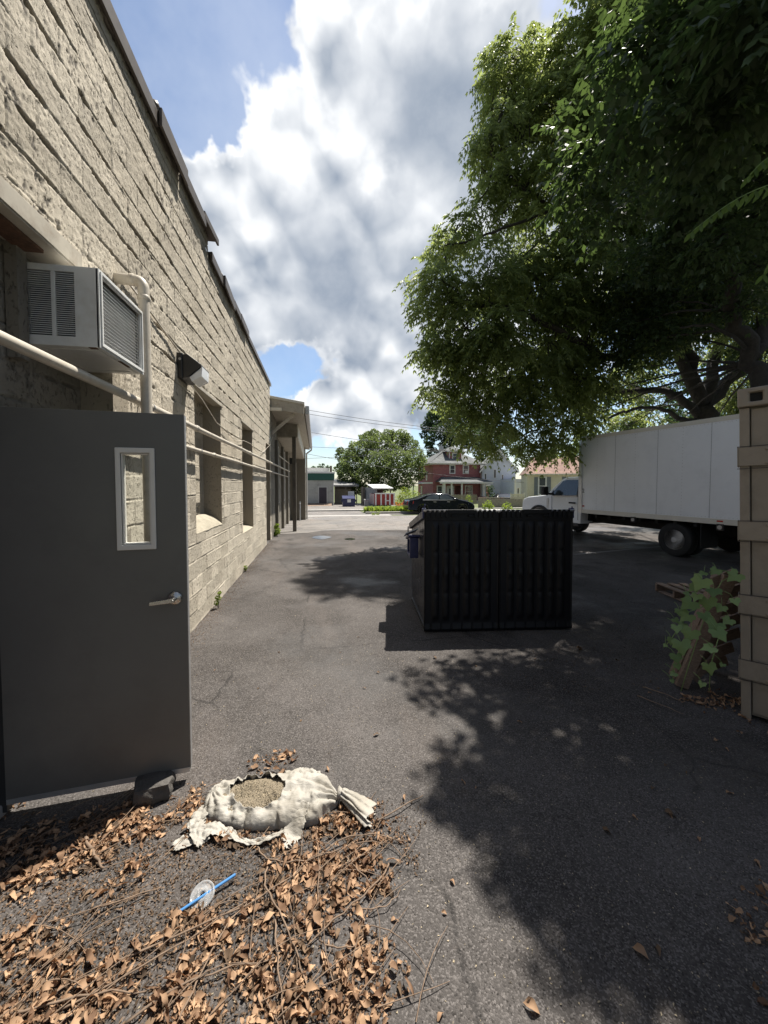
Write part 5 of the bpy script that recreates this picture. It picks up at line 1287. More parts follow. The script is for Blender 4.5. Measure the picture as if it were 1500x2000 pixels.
# ================================================================ BACKGROUND
def win(mb_parent, x0, x1, z0, z1, y, root, fw=.11, sash=True, glass='dark_window', trim='white_trim', proud=.06):
    """window facing the camera on a wall at y: frame part with pane and sash as sub-parts"""
    f = MB(); f.ring((x0, x1, z0, z1), (x0 + fw, x1 - fw, z0 + fw, z1 - fw), y - proud, y - .002)
    fo = f.build('window', trim, root, world=True)
    g = MB(); g.box(x0 + fw - .01, x1 - fw + .01, y - .025, y - .004, z0 + fw - .01, z1 - fw + .01); go = g.build('pane', glass, root, world=True); go.parent = fo
    if sash:
        s = MB(); zm = (z0 + z1) / 2; s.box(x0 + fw, x1 - fw, y - .045, y - .026, zm - .03, zm + .03); so = s.build('sash_bar', trim, root, world=True); so.parent = fo
    return fo
def winx(x, y0, y1, z0, z1, root, fw=.1):
    f = MB(); f.ring((y0, y1, z0, z1), (y0 + fw, y1 - fw, z0 + fw, z1 - fw), x - .06, x - .002, axis='x'); fo = f.build('window', 'white_trim', root, world=True)
    g = MB(); g.box(x - .025, x - .004, y0 + fw - .01, y1 - fw + .01, z0 + fw - .01, z1 - fw + .01); go = g.build('pane', 'dark_window', root, world=True); go.parent = fo

# ---- grey building with the green band
gb_x1 = AY(652, 950, 50)[0]; zb0 = gz(50) - .1
gb = thing('grey_building', 'low grey block building with a dark green band and one dark door across the road', 'building', (-8, 54, zb0))
mb = MB(); mb.box(-26, gb_x1, 50, 58, zb0, 2.85); mb.build('wall', 'grey_blockwork', gb, world=True)
mb = MB(); mb.box(-26.1, gb_x1 + .08, 49.9, 58.1, 2.35, 3.25); mb.build('fascia_band', 'green_paint', gb, world=True)
mb = MB(); mb.box(-26.2, gb_x1 + .16, 49.82, 58.2, 3.25, 3.42); mb.build('parapet_cap', 'white_trim', gb, world=True)
mb = MB(); mb.box(-20, gb_x1 - .5, 53, 58, 3.42, 4.1); mb.build('upper_roof', 'pale_grey', gb, world=True)
mb = MB(); mb.box(gb_x1 - .45, gb_x1 - .12, 52.5, 52.9, 3.42, 4.35); mb.build('chimney', 'fence_dark', gb, world=True)
a0, a1 = AY(623, 950, 50)[0], AY(638, 950, 50)[0]
mb = MB(); mb.box(a0, a1, 49.94, 49.99, zb0, 1.45); dr = mb.build('door', 'dark_door', gb, world=True)
mb = MB(); mb.ring((a0 - .1, a1 + .1, zb0 - .1, 1.55), (a0, a1, zb0 - .09, 1.45), 49.93, 49.985); q = mb.build('door_surround', 'pale_grey', gb, world=True); q.parent = dr
mb = MB(); mb.box(gb_x1 + .0, gb_x1 + .35, 49.6, 49.85, 2.2, 2.5); mb.build('security_light', 'white_trim', gb, world=True, bevel=.03)
mb = MB(); mb.tube([(gb_x1 - .08, 49.95, 2.3), (gb_x1 - .08, 49.95, zb0)], .06, 8); mb.build('downpipe', 'pale_grey', gb, world=True)
dk = thing('loading_ramp', 'low pale timber ramp below the dark door of the grey building', 'ramp', (-1, 49, zb0))
mb = MB(); mb.prism([(47.8, gz(48) - .02), (49.9, gz(49) + .01), (49.9, gz(49) + .28)], 'x', a0 - 3.5, a1 + .6); mb.build('ramp_deck', 'pallet_wood', dk, world=True)
mb = MB(); mb.box(a0 - 3.5, a0 - 3.4, 47.8, 49.9, gz(49), gz(49) + .35); mb.build('side_rail', 'pallet_wood', dk, world=True)
# ---- open shed and pale board fence between
sh = thing('open_shed', 'dark open-fronted shed with pale boarding behind the blue skip', 'shed', (4, 56, gz(52)))
x0, x1 = gb_x1 + .3, AY(694, 950, 55)[0]
mb = MB(); mb.box(x0, x1, 55, 55.15, gz(52), 1.2); mb.build('board_wall', 'fence_wood', sh, world=True)
mb = MB(); mb.hexa([(x0 - .2, 53, 1.55), (x1 + .3, 53, 1.55), (x1 + .3, 56.5, 2.3), (x0 - .2, 56.5, 2.3), (x0 - .2, 53, 1.75), (x1 + .3, 53, 1.75), (x1 + .3, 56.5, 2.5), (x0 - .2, 56.5, 2.5)]); mb.build('roof', 'shed_roof', sh, world=True)
mb = MB();
for x in (x0, (x0 + x1) / 2, x1): mb.box(x - .06, x + .06, 53.1, 53.25, gz(52), 1.56)
mb.box(x0, x1, 55.16, 55.3, 1.2, 1.6); mb.build('post', 'fence_dark', sh, world=True)
# ---- blue dumpster far away
p = AY(669, 990, 44); p2 = AY(694, 990, 44)
bd = thing('blue_dumpster', 'navy blue dumpster with an open lid standing in front of the tree across the road', 'dumpster', (p[0], 44, gz(44)))
w = p2[0] - p[0]
mb = MB(); mb.hexa([(.05, 0, 0), (w - .05, 0, 0), (w - .05, 1.2, 0), (.05, 1.2, 0), (0, -.05, .95), (w, -.05, .95), (w, 1.2, 1.25), (0, 1.2, 1.25)]); mb.build('body', 'navy_paint', bd, bevel=.02)
mb = MB(); mb.hexa([(w / 2, 1.15, 1.2), (w, 1.15, 1.2), (w, 1.2, 1.2), (w / 2, 1.2, 1.2), (w / 2, 1.3, 1.75), (w, 1.3, 1.75), (w, 1.35, 1.75), (w / 2, 1.35, 1.75)]); mb.build('lid', 'pale_grey', bd)
mb = MB(); mb.box(.55, .95, -.055, -.04, .5, .85); mb.build('notice', 'white_trim', bd)
for x in (-.12, w): mb = MB(); mb.box(x, x + .12, .3, .9, .55, .8); mb.build('fork_pocket', 'navy_paint', bd)
# ---- grey corrugated lean-to and the red and white roll-off container
lx0, lx1 = AY(714, 950, 47)[0], AY(731, 950, 47)[0]
ls = thing('metal_shed', 'pale corrugated metal lean-to wall beside the red and white skip', 'shed', (lx0 + 1, 47, gz(47)))
mb = MB()
for i in range(28):
    a = lx0 + i * (lx1 - lx0) / 28; yy = 51 - i * 6.5 / 28; mb.box(a, a + (lx1 - lx0) / 28 * 1.0, yy - .03 - (i % 2) * .04, yy + .2, gz(47), 1.45)
mb.build('corrugated_wall', 'corrugated', ls, world=True)
mb = MB(); mb.box(lx0 - .1, lx0 + .15, 49, 51.2, gz(47), 1.5); mb.build('side_wall', 'fence_dark', ls, world=True)
cb_ = thing('grey_crate', 'small pale grey box standing against the tree between the blue dumpster and the metal shed', 'box', tuple(AY(716, 985, 46)))
cb_.location.z = gz(46); mb = MB(); mb.box(-.25, .25, 0, .5, 0, .75); mb.build('box_side', 'pale_grey', cb_, bevel=.02); mb = MB(); mb.box(-.28, .28, -.03, .53, .751, .80); mb.build('lid', 'white_trim', cb_, bevel=.01)
rx0, rx1 = AY(733, 960, 43)[0], AY(770, 960, 43)[0]
rc = thing('red_skip', 'red open-top skip container with white upright ribs standing under a corrugated roof', 'skip', (rx0, 43, gz(43)))
zz0 = gz(43) + .18; zt = .72
mb = MB(); mb.box(rx0, rx1, 43, 48, zz0, zt); mb.build('body', 'red_paint', rc, world=True, bevel=.02)
mb = MB()
for t in (0.0, .28, .52, .74, .97): a = rx0 + (rx1 - rx0) * t; mb.box(a - .03, a + .12, 42.88, 42.995, zz0, zt)
mb.box(rx0 - .04, rx1 + .08, 42.87, 43.1, zt + .002, zt + .12); mb.box(rx0 + (rx1 - rx0) * .52, rx0 + (rx1 - rx0) * .74, 42.9, 42.99, zz0 + .45, zz0 + .55)
for y in (44, 45, 46, 47): mb.box(rx0 - .1, rx0 - .003, y, y + .12, zz0, zt)
mb.build('rib', 'white_trim', rc, world=True)
mb = MB(); mb.box(rx0 + .3, rx1 - .3, 43.2, 47.8, gz(43), zz0); mb.build('underframe', 'underbody', rc, world=True)
rf_ = thing('corrugated_shelter', 'white corrugated roof on dark walls above the red skip', 'shelter', (rx0, 45, gz(45)))
mb = MB(); xa, xb = AY(728, 950, 44)[0], AY(766, 950, 44)[0]
for i in range(24):
    a = xa + (xb - xa) * i / 24; dz_ = .03 * (i % 2); mb.hexa([(a, 43.3, 1.30 + dz_), (a + (xb - xa) / 24, 43.3, 1.30 + dz_), (a + (xb - xa) / 24, 49, 1.75 + dz_), (a, 49, 1.75 + dz_), (a, 43.3, 1.38 + dz_), (a + (xb - xa) / 24, 43.3, 1.38 + dz_), (a + (xb - xa) / 24, 49, 1.83 + dz_), (a, 49, 1.83 + dz_)])
mb.build('roof', 'white_trim', rf_, world=True)
mb = MB(); mb.box(xa + .1, xb - .3, 48.6, 48.8, gz(48), 1.7); mb.box(xb - .35, xb - .25, 43.4, 43.5, gz(45), 1.3); mb.box(xa + .1, xa + .2, 48.3, 48.4, gz(45), 1.6); mb.build('back_wall', 'container_dark', rf_, world=True)
# ---- flower bed
fb0 = G(738, 997, gz(30)); 
def bladepatch(name, cx, cy, rx, ry, n, h, mat, label, cat, seed, wid=.03):
    r = np.random.default_rng(seed); a = r.random(n) * 6.28; k = np.sqrt(r.random(n)); x = cx + rx * k * np.cos(a); y = cy + ry * k * np.sin(a)
    z = np.array([gz(q) for q in y]); hh = h * r.uniform(.5, 1.1, n); d = r.random(n) * 6.28; l = hh * r.uniform(.2, .8, n)
    p0 = np.stack([x, y, z], 1); dv = np.stack([np.cos(d), np.sin(d), np.zeros(n)], 1); sv = np.stack([-np.sin(d), np.cos(d), np.zeros(n)], 1) * wid
    up = np.array([0, 0, 1.])
    V = np.stack([p0 - sv, p0 + sv, p0 + dv * l[:, None] * .4 + up * hh[:, None] * .7 + sv * .8, p0 + dv * l[:, None] * .4 + up * hh[:, None] * .7 - sv * .8, p0 + dv * l[:, None] + up * hh[:, None] * .9], 1)
    F = np.array([[0, 1, 2, 3]])[None] + (np.arange(n) * 5)[:, None, None]; F2 = np.array([[3, 2, 4, 4]])[None] + (np.arange(n) * 5)[:, None, None]
    F = np.concatenate([F.reshape(-1, 4)]); T3 = (np.array([[3, 2, 4]])[None] + (np.arange(n) * 5)[:, None, None]).reshape(-1, 3)
    tri = np.vstack([F[:, [0, 1, 2]], F[:, [0, 2, 3]], T3])
    return npmesh(name, V.reshape(-1, 3), tri, mat)
fbt = G(765, 996, gz(27.5)); 
o = bladepatch('lily_bed', 6.4, 29.0, 2.9, 1.1, 5200, .55, 'shrub_leaf', '', '', 5, .025); tag(o, 'bed of bright yellow-green lily leaves beside the road behind the dark car', 'lily bed', kind='stuff')
r = random.Random(2); mb = MB()
for i in range(70):
    a = r.uniform(0, 6.28); k = math.sqrt(r.random()); x = 6.55 + .85 * k * math.cos(a); y = 28.9 + .7 * k * math.sin(a); z = gz(y) + r.uniform(.45, .72)
    for j in range(6):
        t = j * 1.047 + r.random(); mb.add([(x, y, z), (x + .03 * math.cos(t + .5), y + .03 * math.sin(t + .5), z + .05), (x + .10 * math.cos(t), y + .10 * math.sin(t), z + .07), (x + .03 * math.cos(t - .5), y + .03 * math.sin(t - .5), z + .05)], [(0, 1, 2, 3)])
tag(mb.build('orange_lilies', 'orange_flower'), 'orange day lilies flowering in the bed behind the dark car', 'flowers', kind='stuff')
sheet('planting_bed', 3.5, 24, 27.6, 34.3, 'grass', .012)
mb = MB(); mb.box(3.4, 24, 27.45, 27.62, gz(27.5) - .05, gz(27.5) + .13); tag(mb.build('bed_kerb', 'curb', bevel=.02), kind='structure')

# ---- brick-red house
Y0 = 56.0; hx0 = 17.15; hx1 = 24.75; zg = -1.0; ez = 4.86; HD = 8.6
hs = thing('red_house', 'two-storey red shingled house with a hipped grey roof, dormer and white-columned porch', 'house', (hx0, Y0, zg))
mb = MB(); mb.box(hx0, hx1, Y0, Y0 + HD, zg, ez); mb.build('wall', 'brick_red', hs, world=True)
mb = MB(); mb.box(hx0 - .04, hx0 - .003, Y0, Y0 + HD, 1.98, 2.18); mb.box(hx0 - .6, hx1 + .6, Y0 - .6, Y0 + HD + .6, ez, ez + .16); mb.build('trim', 'white_trim', hs, world=True)
ap = 7.75; rxm = (hx0 + hx1) / 2
mb = MB(); q = .72
mb.add([(hx0 - q, Y0 - q, ez + .165), (hx1 + q, Y0 - q, ez + .165), (hx1 + q, Y0 + HD + q, ez + .165), (hx0 - q, Y0 + HD + q, ez + .165), (rxm - .3, Y0 + 4.0, ap), (rxm + .3, Y0 + 4.6, ap)],
       [(0, 1, 5, 4), (1, 2, 5), (2, 3, 4, 5), (3, 0, 4), (3, 2, 1, 0)])
rf = mb.build('roof', 'shingle_grey', hs, world=True)
mb = MB(); mb.box(rxm - 1.2, rxm - .6, Y0 + 4.6, Y0 + 5.2, 6.6, 8.15); q_ = mb.build('chimney', 'pale_grey', hs, world=True); q_.parent = rf
# dormer
dx0, dx1, dy = rxm - .95, rxm + 1.05, Y0 + .9
mb = MB(); mb.box(dx0, dx1, dy, dy + 3.2, ez + .5, 7.0); dm = mb.build('dormer', 'brick_red', hs, world=True)
mb = MB(); mb.add([(dx0 - .35, dy - .35, 7.0), (dx1 + .35, dy - .35, 7.0), (dx1 + .35, dy + 3.5, 7.0), (dx0 - .35, dy + 3.5, 7.0), ((dx0 + dx1) / 2, dy + 1.2, 7.85), ((dx0 + dx1) / 2, dy + 3.5, 7.85)], [(0, 1, 4), (1, 2, 5, 4), (3, 0, 4, 5), (2, 3, 5), (3, 2, 1, 0)])
z_ = mb.build('dormer_roof', 'shingle_grey', hs, world=True); z_.parent = dm
mb = MB(); mb.box(dx0 - .33, dx1 + .33, dy - .33, dy - .05, 6.84, 6.998); mb.box(dx0 - .004, dx0 + .10, dy - .03, dy - .002, ez + .5, 6.84); z_ = mb.build('dormer_trim', 'white_trim', hs, world=True); z_.parent = dm
win(None, rxm - .45, rxm + .55, ez + .75, 6.75, dy, hs, .14)
def hx(u): return AY(u, 940, Y0)[0]
win(None, hx(877.5), hx(889), 3.45, 4.85, Y0, hs, .15); win(None, hx(903.5), hx(915.5), 3.45, 4.85, Y0, hs, .15)
mb = MB(); mb.box(hx(907), hx(913), Y0 - .35, Y0 - .05, 3.55, 3.95); mb.build('window_air_conditioner', 'white_trim', hs, world=True)
win(None, hx(853), hx(864.5), -.15, 1.70, Y0, hs, .15); win(None, hx(908), hx(923), -.15, 1.70, Y0, hs, .15)
mb = MB(); mb.box(hx(872), hx(887), Y0 - .06, Y0 - .002, -.6, 1.65); do = mb.build('door', 'white_trim', hs, world=True)
mb = MB(); mb.box(hx(877), hx(881), Y0 - .09, Y0 - .062, 0, 1.2); q_ = mb.build('door_glass', 'dark_window', hs, world=True); q_.parent = do
mb = MB(); mb.box(hx(889), hx(900), Y0 - .05, Y0 - .002, -.5, 1.65); mb.build('maroon_panel', 'maroon', hs, world=True)
for (a, b, c, d) in ((5.6, 6.7, 2.7, 4.7), (2.9, 3.6, 2.5, 3.9), (5.8, 6.8, .3, 1.6)): winx(hx0, Y0 + a, Y0 + b, c, d, hs)
# porch
py = Y0 - 2.2; pz = 2.05
mb = MB(); mb.hexa([(hx(850), py - .3, pz + .16), (hx1 + .9, py - .3, pz + .16), (hx1 + .9, Y0, pz + .16), (hx(850), Y0, pz + .16), (hx(852), py - .2, pz + .22), (hx1 + .8, py - .2, pz + .22), (hx1 - .6, Y0 - .01, pz + .95), (hx(862), Y0 - .01, pz + .95)])
pr_ = mb.build('porch_roof', 'shingle_grey', hs, world=True)
mb = MB(); mb.box(hx(850) - .02, hx1 + .92, py - .32, py - .1, pz - .08, pz + .158); q_ = mb.build('porch_beam', 'white_trim', hs, world=True); q_.parent = pr_
mb = MB(); mb.box(hx(850), hx1 + .8, py - .2, Y0 - .01, zg, -.55); mb.build('porch_floor', 'pale_grey', hs, world=True)
for u in (868.5, 882, 902, 945):
    x = AY(u, 960, py)[0]; mb = MB(); mb.box(x - .11, x + .11, py - .08, py + .12, -.55, pz - .08); mb.build('porch_column', 'white_trim', hs, world=True, bevel=.02)
x = AY(865.5, 960, py)[0]; mb = MB(); mb.box(x - .07, x + .07, py - .05, py + .1, -.55, pz - .08); mb.build('porch_column', 'white_trim', hs, world=True)
mb = MB(); mb.box(hx(872), hx1 + .5, py - .25, py - .15, -.62, .45)
mb = MB(); x_ = AY(934, 975, py)[0]; mb.box(x_, AY(947, 975, py)[0], py - .4, py - .1, zg, .02); mb.build('porch_wall', 'brick_red', hs, world=True)
mb = MB(); mb.box(hx0 - 1.6, hx0 - .01, Y0 + 6.2, Y0 + 8.6, 1.9, 2.05); mb.box(hx0 - 1.5, hx0 - 1.35, Y0 + 6.3, Y0 + 6.5, zg, 1.9); mb.build('side_porch', 'white_trim', hs, world=True)
# picket fence
fn_ = thing('picket_fence', 'weathered grey picket fence in front of the porch of the red house', 'fence', (20, 50, gz(50)))
xa, xb = AY(876, 970, 51)[0], AY(933, 970, 51)[0]
mb = MB(); k = int((xb - xa) / .16)
for i in range(k):
    a = xa + i * .16; h_ = .38 + .03 * math.sin(i * 2.3); mb.prism([(a, gz(51)), (a + .12, gz(51)), (a + .12, h_), (a + .06, h_ + .08), (a, h_)], 'y', 51, 51.03)
mb.build('picket', 'fence_wood', fn_, world=True)
mb = MB(); mb.box(xa, xb, 51.031, 51.08, .1, .2); mb.box(xa, xb, 51.031, 51.08, -.6, -.5); mb.build('rail', 'fence_wood', fn_, world=True)
# flags
fl = thing('porch_flag', 'pink and red flag hanging by the right end of the red house porch', 'flag', tuple(AY(952, 985, 52)))
p = AY(952, 960, 52); mb = MB(); n = 10
for i in range(n + 1):
    for j in range(5): mb.v.append((p[0] - .2 + j * .1 + .03 * math.sin(i), 52 + .08 * math.sin(i * .9 + j), p[2] + .75 - i * .19))
for i in range(n):
    for j in range(4): a = i * 5 + j; mb.f.append((a, a + 1, a + 6, a + 5)); mb.mi.append(0)
mb.build('flag', 'flag_cloth', fl, world=True); mb = MB(); mb.tube([(p[0] - .25, 52, p[2] + .85), (p[0] + .4, 52, p[2] + .95)], .03, 6); mb.tube([(p[0] + .35, 52.03, p[2] + .95), (p[0] + .35, 52.03, gz(52))], .03, 6); mb.build('pole', 'white_trim', fl, world=True)
# ---- white gabled house
Y1 = 55.0; wx0, wx1 = AY(942, 940, Y1)[0], AY(1024, 940, Y1)[0]; wm = AY(972, 880, Y1)[0]
wh = thing('white_house', 'tall white clapboard house with a steep gable between the red and the yellow house', 'house', (wx0, Y1, zg))
ezw = AY(942, 917, Y1)[2]; apw = AY(972, 882, Y1)[2]
wx1 = wm + (wm - wx0)
mb = MB(); mb.prism([(wx0, zg), (wx1, zg), (wx1, ezw), (wm, apw), (wx0, ezw)], 'y', Y1, Y1 + 10); mb.build('wall', 'lap_white', wh, world=True)
mb = MB(); s = (apw - ezw) / (wm - wx0)
for sgn in (-1, 1):
    e = wm + sgn * (wm - wx0 + .45); ze = ezw - .45 * s
    mb.hexa([(wm, Y1 - .4, apw + .03), (e, Y1 - .4, ze + .03), (e, Y1 + 10.3, ze + .03), (wm, Y1 + 10.3, apw + .03), (wm, Y1 - .4, apw + .25), (e, Y1 - .4, ze + .25), (e, Y1 + 10.3, ze + .25), (wm, Y1 + 10.3, apw + .25)])
mb.build('roof', 'shingle_grey', wh, world=True)
mb = MB()
for sgn in (-1, 1):
    e = wm + sgn * (wm - wx0 + .45); ze = ezw - .45 * s; mb.hexa([(wm, Y1 - .45, apw - .08), (e, Y1 - .45, ze - .08), (e, Y1 - .41, ze - .08), (wm, Y1 - .41, apw - .08), (wm, Y1 - .45, apw + .2), (e, Y1 - .45, ze + .2), (e, Y1 - .41, ze + .2), (wm, Y1 - .41, apw + .2)])
mb.build('barge_board', 'white_trim', wh, world=True)
def wxx(u, Y=Y1): return AY(u, 940, Y)[0]
for (u0, u1, v0, v1) in ((973.5, 978, 894, 902), (962, 966.5, 917, 934), (976, 979.5, 927, 938), (945.5, 949.5, 925, 937), (973, 978, 959, 974)):
    win(None, wxx(u0), wxx(u1), AY(970, v1, Y1)[2], AY(970, v0, Y1)[2], Y1, wh, .07, sash=False)
mb = MB(); xw = wxx(987.5); mb.tube([(wxx(996), Y1 - .08, 2.9), (wxx(990), Y1 - .08, 2.5), (xw, Y1 - .08, 2.2), (xw, Y1 - .08, zg)], .05, 6); mb.build('downpipe', 'galvanised', wh, world=True)
# side wing with a little porch
wh.rotation_euler = (0, 0, -rad(17))
wh2 = thing('porch_cottage', 'low white cottage with a small gabled porch between the white and yellow houses', 'house', (wxx(1005, 50), 50, zg))
x0, x1 = wxx(1005, 50), wxx(1030, 50)
mb = MB(); mb.box(x0, x1, 50, 54.5, zg, 2.6); mb.build('wing', 'lap_white', wh2, world=True)
mb = MB(); mb.box(x0 + 1.1, x1 + .1, 48.6, 49.98, 2.0, 2.35); mb.prism([(x0 + 1.0, 2.351), (x1 + .2, 2.0), (x1 + .2, 2.351), (x0 + 1.0, 3.0)], 'y', 48.5, 50); mb.build('porch_roof', 'white_trim', wh2, world=True)
for u in (1006, ): x = wxx(u, 48.6); mb = MB(); mb.box(x - .12, x + .12, 48.5, 48.7, zg, 2.6); mb.build('porch_column', 'white_trim', wh2, world=True)
win(None, wxx(1009, 50), wxx(1015, 50), -.2, 1.4, 50, wh2, .1); mb = MB(); mb.box(wxx(1018, 50), wxx(1026, 50), 49.95, 49.995, zg + .4, 1.4); mb.build('door', 'shutter', wh2, world=True)
# ---- yellow bungalow
Y2 = 40.0; yx0 = AY(1030, 940, Y2)[0]; yx1 = yx0 + 9; ey = AY(1050, 926, Y2)[2]; ry_ = AY(1060, 894, Y2 + 3.5)[2]
yh = thing('yellow_house', 'single-storey pale yellow house with a rose-brown shingle roof beside the truck cab', 'house', (yx0, Y2, gz(40)))
mb = MB(); mb.box(yx0, yx1, Y2, Y2 + 7, gz(40) - .2, ey); mb.build('wall', 'lap_yellow', yh, world=True)
mb = MB(); mb.add([(yx0 - .25, Y2 - .45, ey + .02), (yx1 + .3, Y2 - .45, ey + .02), (yx1 + .3, Y2 + 7.4, ey + .02), (yx0 - .25, Y2 + 7.4, ey + .02), (yx0 + 1.0, Y2 + 3.5, ry_), (yx1 + .3, Y2 + 3.5, ry_)], [(0, 1, 5, 4), (2, 3, 4, 5), (3, 0, 4), (1, 2, 5), (3, 2, 1, 0)]); mb.build('roof', 'shingle_rose', yh, world=True)
mb = MB(); k = int((yx1 - yx0) / .5)
mb.box(yx0 - .2, yx1, Y2 - .46, Y2 - .40, ey - .08, ey + .018)
for i in range(k): a = yx0 + .1 + i * .5; mb.box(a, a + .16, Y2 - .42, Y2 - .003, ey - .14, ey - .0)
mb.build('rafter_tails', 'cream_trim', yh, world=True)
win(None, AY(1048, 940, Y2)[0], AY(1062, 940, Y2)[0], AY(1050, 967, Y2)[2], AY(1050, 931, Y2)[2], Y2, yh, .13)
for (u0, u1) in ((1041.5, 1047.5), (1062.5, 1069), (1087, 1093)):
    mb = MB(); mb.box(AY(u0, 940, Y2)[0], AY(u1, 940, Y2)[0], Y2 - .05, Y2 - .002, AY(1050, 967, Y2)[2], AY(1050, 932, Y2)[2]); mb.build('shutter', 'shutter', yh, world=True)
yh.rotation_euler = (0, 0, -rad(24))
# ---- low walls, fence and vehicles in front of these houses
wl_ = thing('low_board_fence', 'low weathered board fence running behind the dumpster towards the truck cab', 'fence', (13, 36, gz(36)))
xa, xb = AY(934, 975, 36)[0], AY(1024, 975, 36)[0]
mb = MB(); k = int((xb - xa) / .2)
for i in range(k): a = xa + i * .2; mb.box(a, a + .185, 36, 36.03, gz(36), .42 - .012 * i * .3)
mb.build('board', 'fence_wood', wl_, world=True); mb = MB(); mb.box(xa - .02, xb + .02, 35.95, 36.1, .43, .50); mb.build('cap_rail', 'fence_wood', wl_, world=True)
dk_ = thing('deck_railing', 'pale yellow slatted railing between the black car and the yellow house', 'railing', tuple(AY(1010, 985, 38)))
xa, xb = AY(998, 975, 38)[0], AY(1024, 975, 38)[0]; mb = MB()
for i in range(7): mb.box(xa, xb, 38, 38.04, -.1 + i * .13, -.1 + i * .13 + .10)
mb.build('slat', 'lap_yellow', dk_, world=True); mb = MB(); mb.box(xa - .05, xa + .03, 37.98, 38.08, gz(38), .9); mb.box(xb - .03, xb + .05, 37.98, 38.08, gz(38), .9); mb.build('post', 'cream_trim', dk_, world=True)
# cars
def car(name, label, loc, rz, prof, Lw, belt, glassq, mat, extra=None):
    t = thing(name, label, 'car', loc, rz)
    top = max(z for x, z in prof)
    body_profile(prof, -Lw / 2, Lw / 2, belt, .26, top, 'body', mat, t, .05)
    return t
def sedan(loc, rz, label, mat='sedan_paint', name='sedan'):
    prof = [(-2.42, .35), (-2.46, .55), (-2.45, .82), (-2.36, .98), (-2.28, 1.02), (-1.75, 1.10), (-1.1, 1.34), (-.55, 1.44), (.0, 1.45), (.45, 1.40), (1.0, 1.16), (1.25, 1.03), (1.9, .90), (2.25, .76), (2.42, .60), (2.44, .40), (2.36, .26)]
    prof += archpts(1.50, .33, .36, .24)[::-1] + archpts(-1.42, .33, .36, .24)[::-1] + [(-2.36, .28)]
    t = thing(name, label, 'car', loc, rz); W_ = 1.82
    def yy(z): k = 1 - .30 * max(0, min(1, (z - .98) / .5)); return W_ / 2 * k
    n = len(prof); mb = MB(); vs = []; lay = (-1, -.6, 0, .6, 1)
    vs = [(x, l * yy(z) * (1 if abs(l) < 1 else 1), z) for l in lay for x, z in prof]
    fs = [tuple(range(n)), tuple(4 * n + i for i in range(n))[::-1]]
    for k in range(4):
        for i in range(n): j = (i + 1) % n; fs.append((k * n + i, k * n + j, (k + 1) * n + j, (k + 1) * n + i))
    mb.add(vs, fs); mb.build('body', mat, t, bevel=.07, seg=3)
    def sp(pts, nm, m, out=.012, th=.03):
        for sg in (-1, 1):
            mb = MB(); k = len(pts); v = [(x, sg * (yy(z) + out), z) for x, z in pts] + [(x, sg * (yy(z) + out - th), z) for x, z in pts]
            mb.add(v, [tuple(range(k)), tuple(range(k, 2 * k))[::-1]] + [(i, (i + 1) % k, (i + 1) % k + k, i + k) for i in range(k)]); mb.build(nm, m, t)
    sp([(-1.32, 1.03), (-.22, 1.01), (-.22, 1.37), (-.60, 1.365), (-.98, 1.27)], 'rear_window', 'dark_window', .014); sp([(-.16, 1.01), (.92, .99), (.86, 1.06), (.42, 1.32), (.0, 1.375), (-.16, 1.375)], 'front_window', 'dark_window', .014)
    sp([(-1.42, .99), (1.0, .965), (1.0, .985), (-1.42, 1.015)], 'chrome_strip', 'chrome', .016)
    sp([(-.20, .35), (-.19, .35), (-.19, 1.0), (-.20, 1.0)], 'door_gap', 'underbody', .004)
    for x in (-.55, .45): sp([(x - .1, .84), (x + .1, .84), (x + .1, .875), (x - .1, .875)], 'door_handle', 'chrome', .03)
    for sg in (-1, 1):
        mb = MB(); mb.hexa([(-2.47, sg * .55, .70), (-2.10, sg * .905, .72), (-2.12, sg * .925, .72), (-2.50, sg * .6, .70), (-2.44, sg * .55, .92), (-2.05, sg * .90, .95), (-2.07, sg * .925, .95), (-2.47, sg * .6, .92)]); mb.build('tail_light', 'red_lens', t)
        mb = MB(); mb.hexa([(1.95, sg * .88, .66), (2.38, sg * .6, .60), (2.42, sg * .62, .60), (1.97, sg * .925, .66), (1.90, sg * .86, .78), (2.25, sg * .6, .75), (2.28, sg * .62, .75), (1.92, sg * .90, .78)]); mb.build('headlight', 'headlamp', t)
        mb = MB(); mb.box(.80, .98, sg * .90, sg * 1.06, .98, 1.10); mb.build('side_mirror', mat, t, bevel=.03)
        for x in (-1.42, 1.50): add_wheel(t, x, sg * .90, sg, .325, 'galvanised')
    mb = MB(); mb.hexa([(1.12, -.62, 1.05), (1.12, .62, 1.05), (.45, .52, 1.385), (.45, -.52, 1.385), (1.17, -.62, 1.07), (1.17, .62, 1.07), (.50, .52, 1.41), (.50, -.52, 1.41)]); mb.build('windscreen', 'dark_window', t)
    return t
sp_ = AY(862, 1000, 26.2); sedan((sp_[0] - .0, 26.9, gz(26.5) + .0), rad(0), 'dark blue-black sedan parked across the far end of the alley')
sedan((AY(993, 975, 44)[0], 45.5, gz(45)), rad(75), 'black car half hidden behind the fence by the white house', 'sedan_paint', 'parked_car')
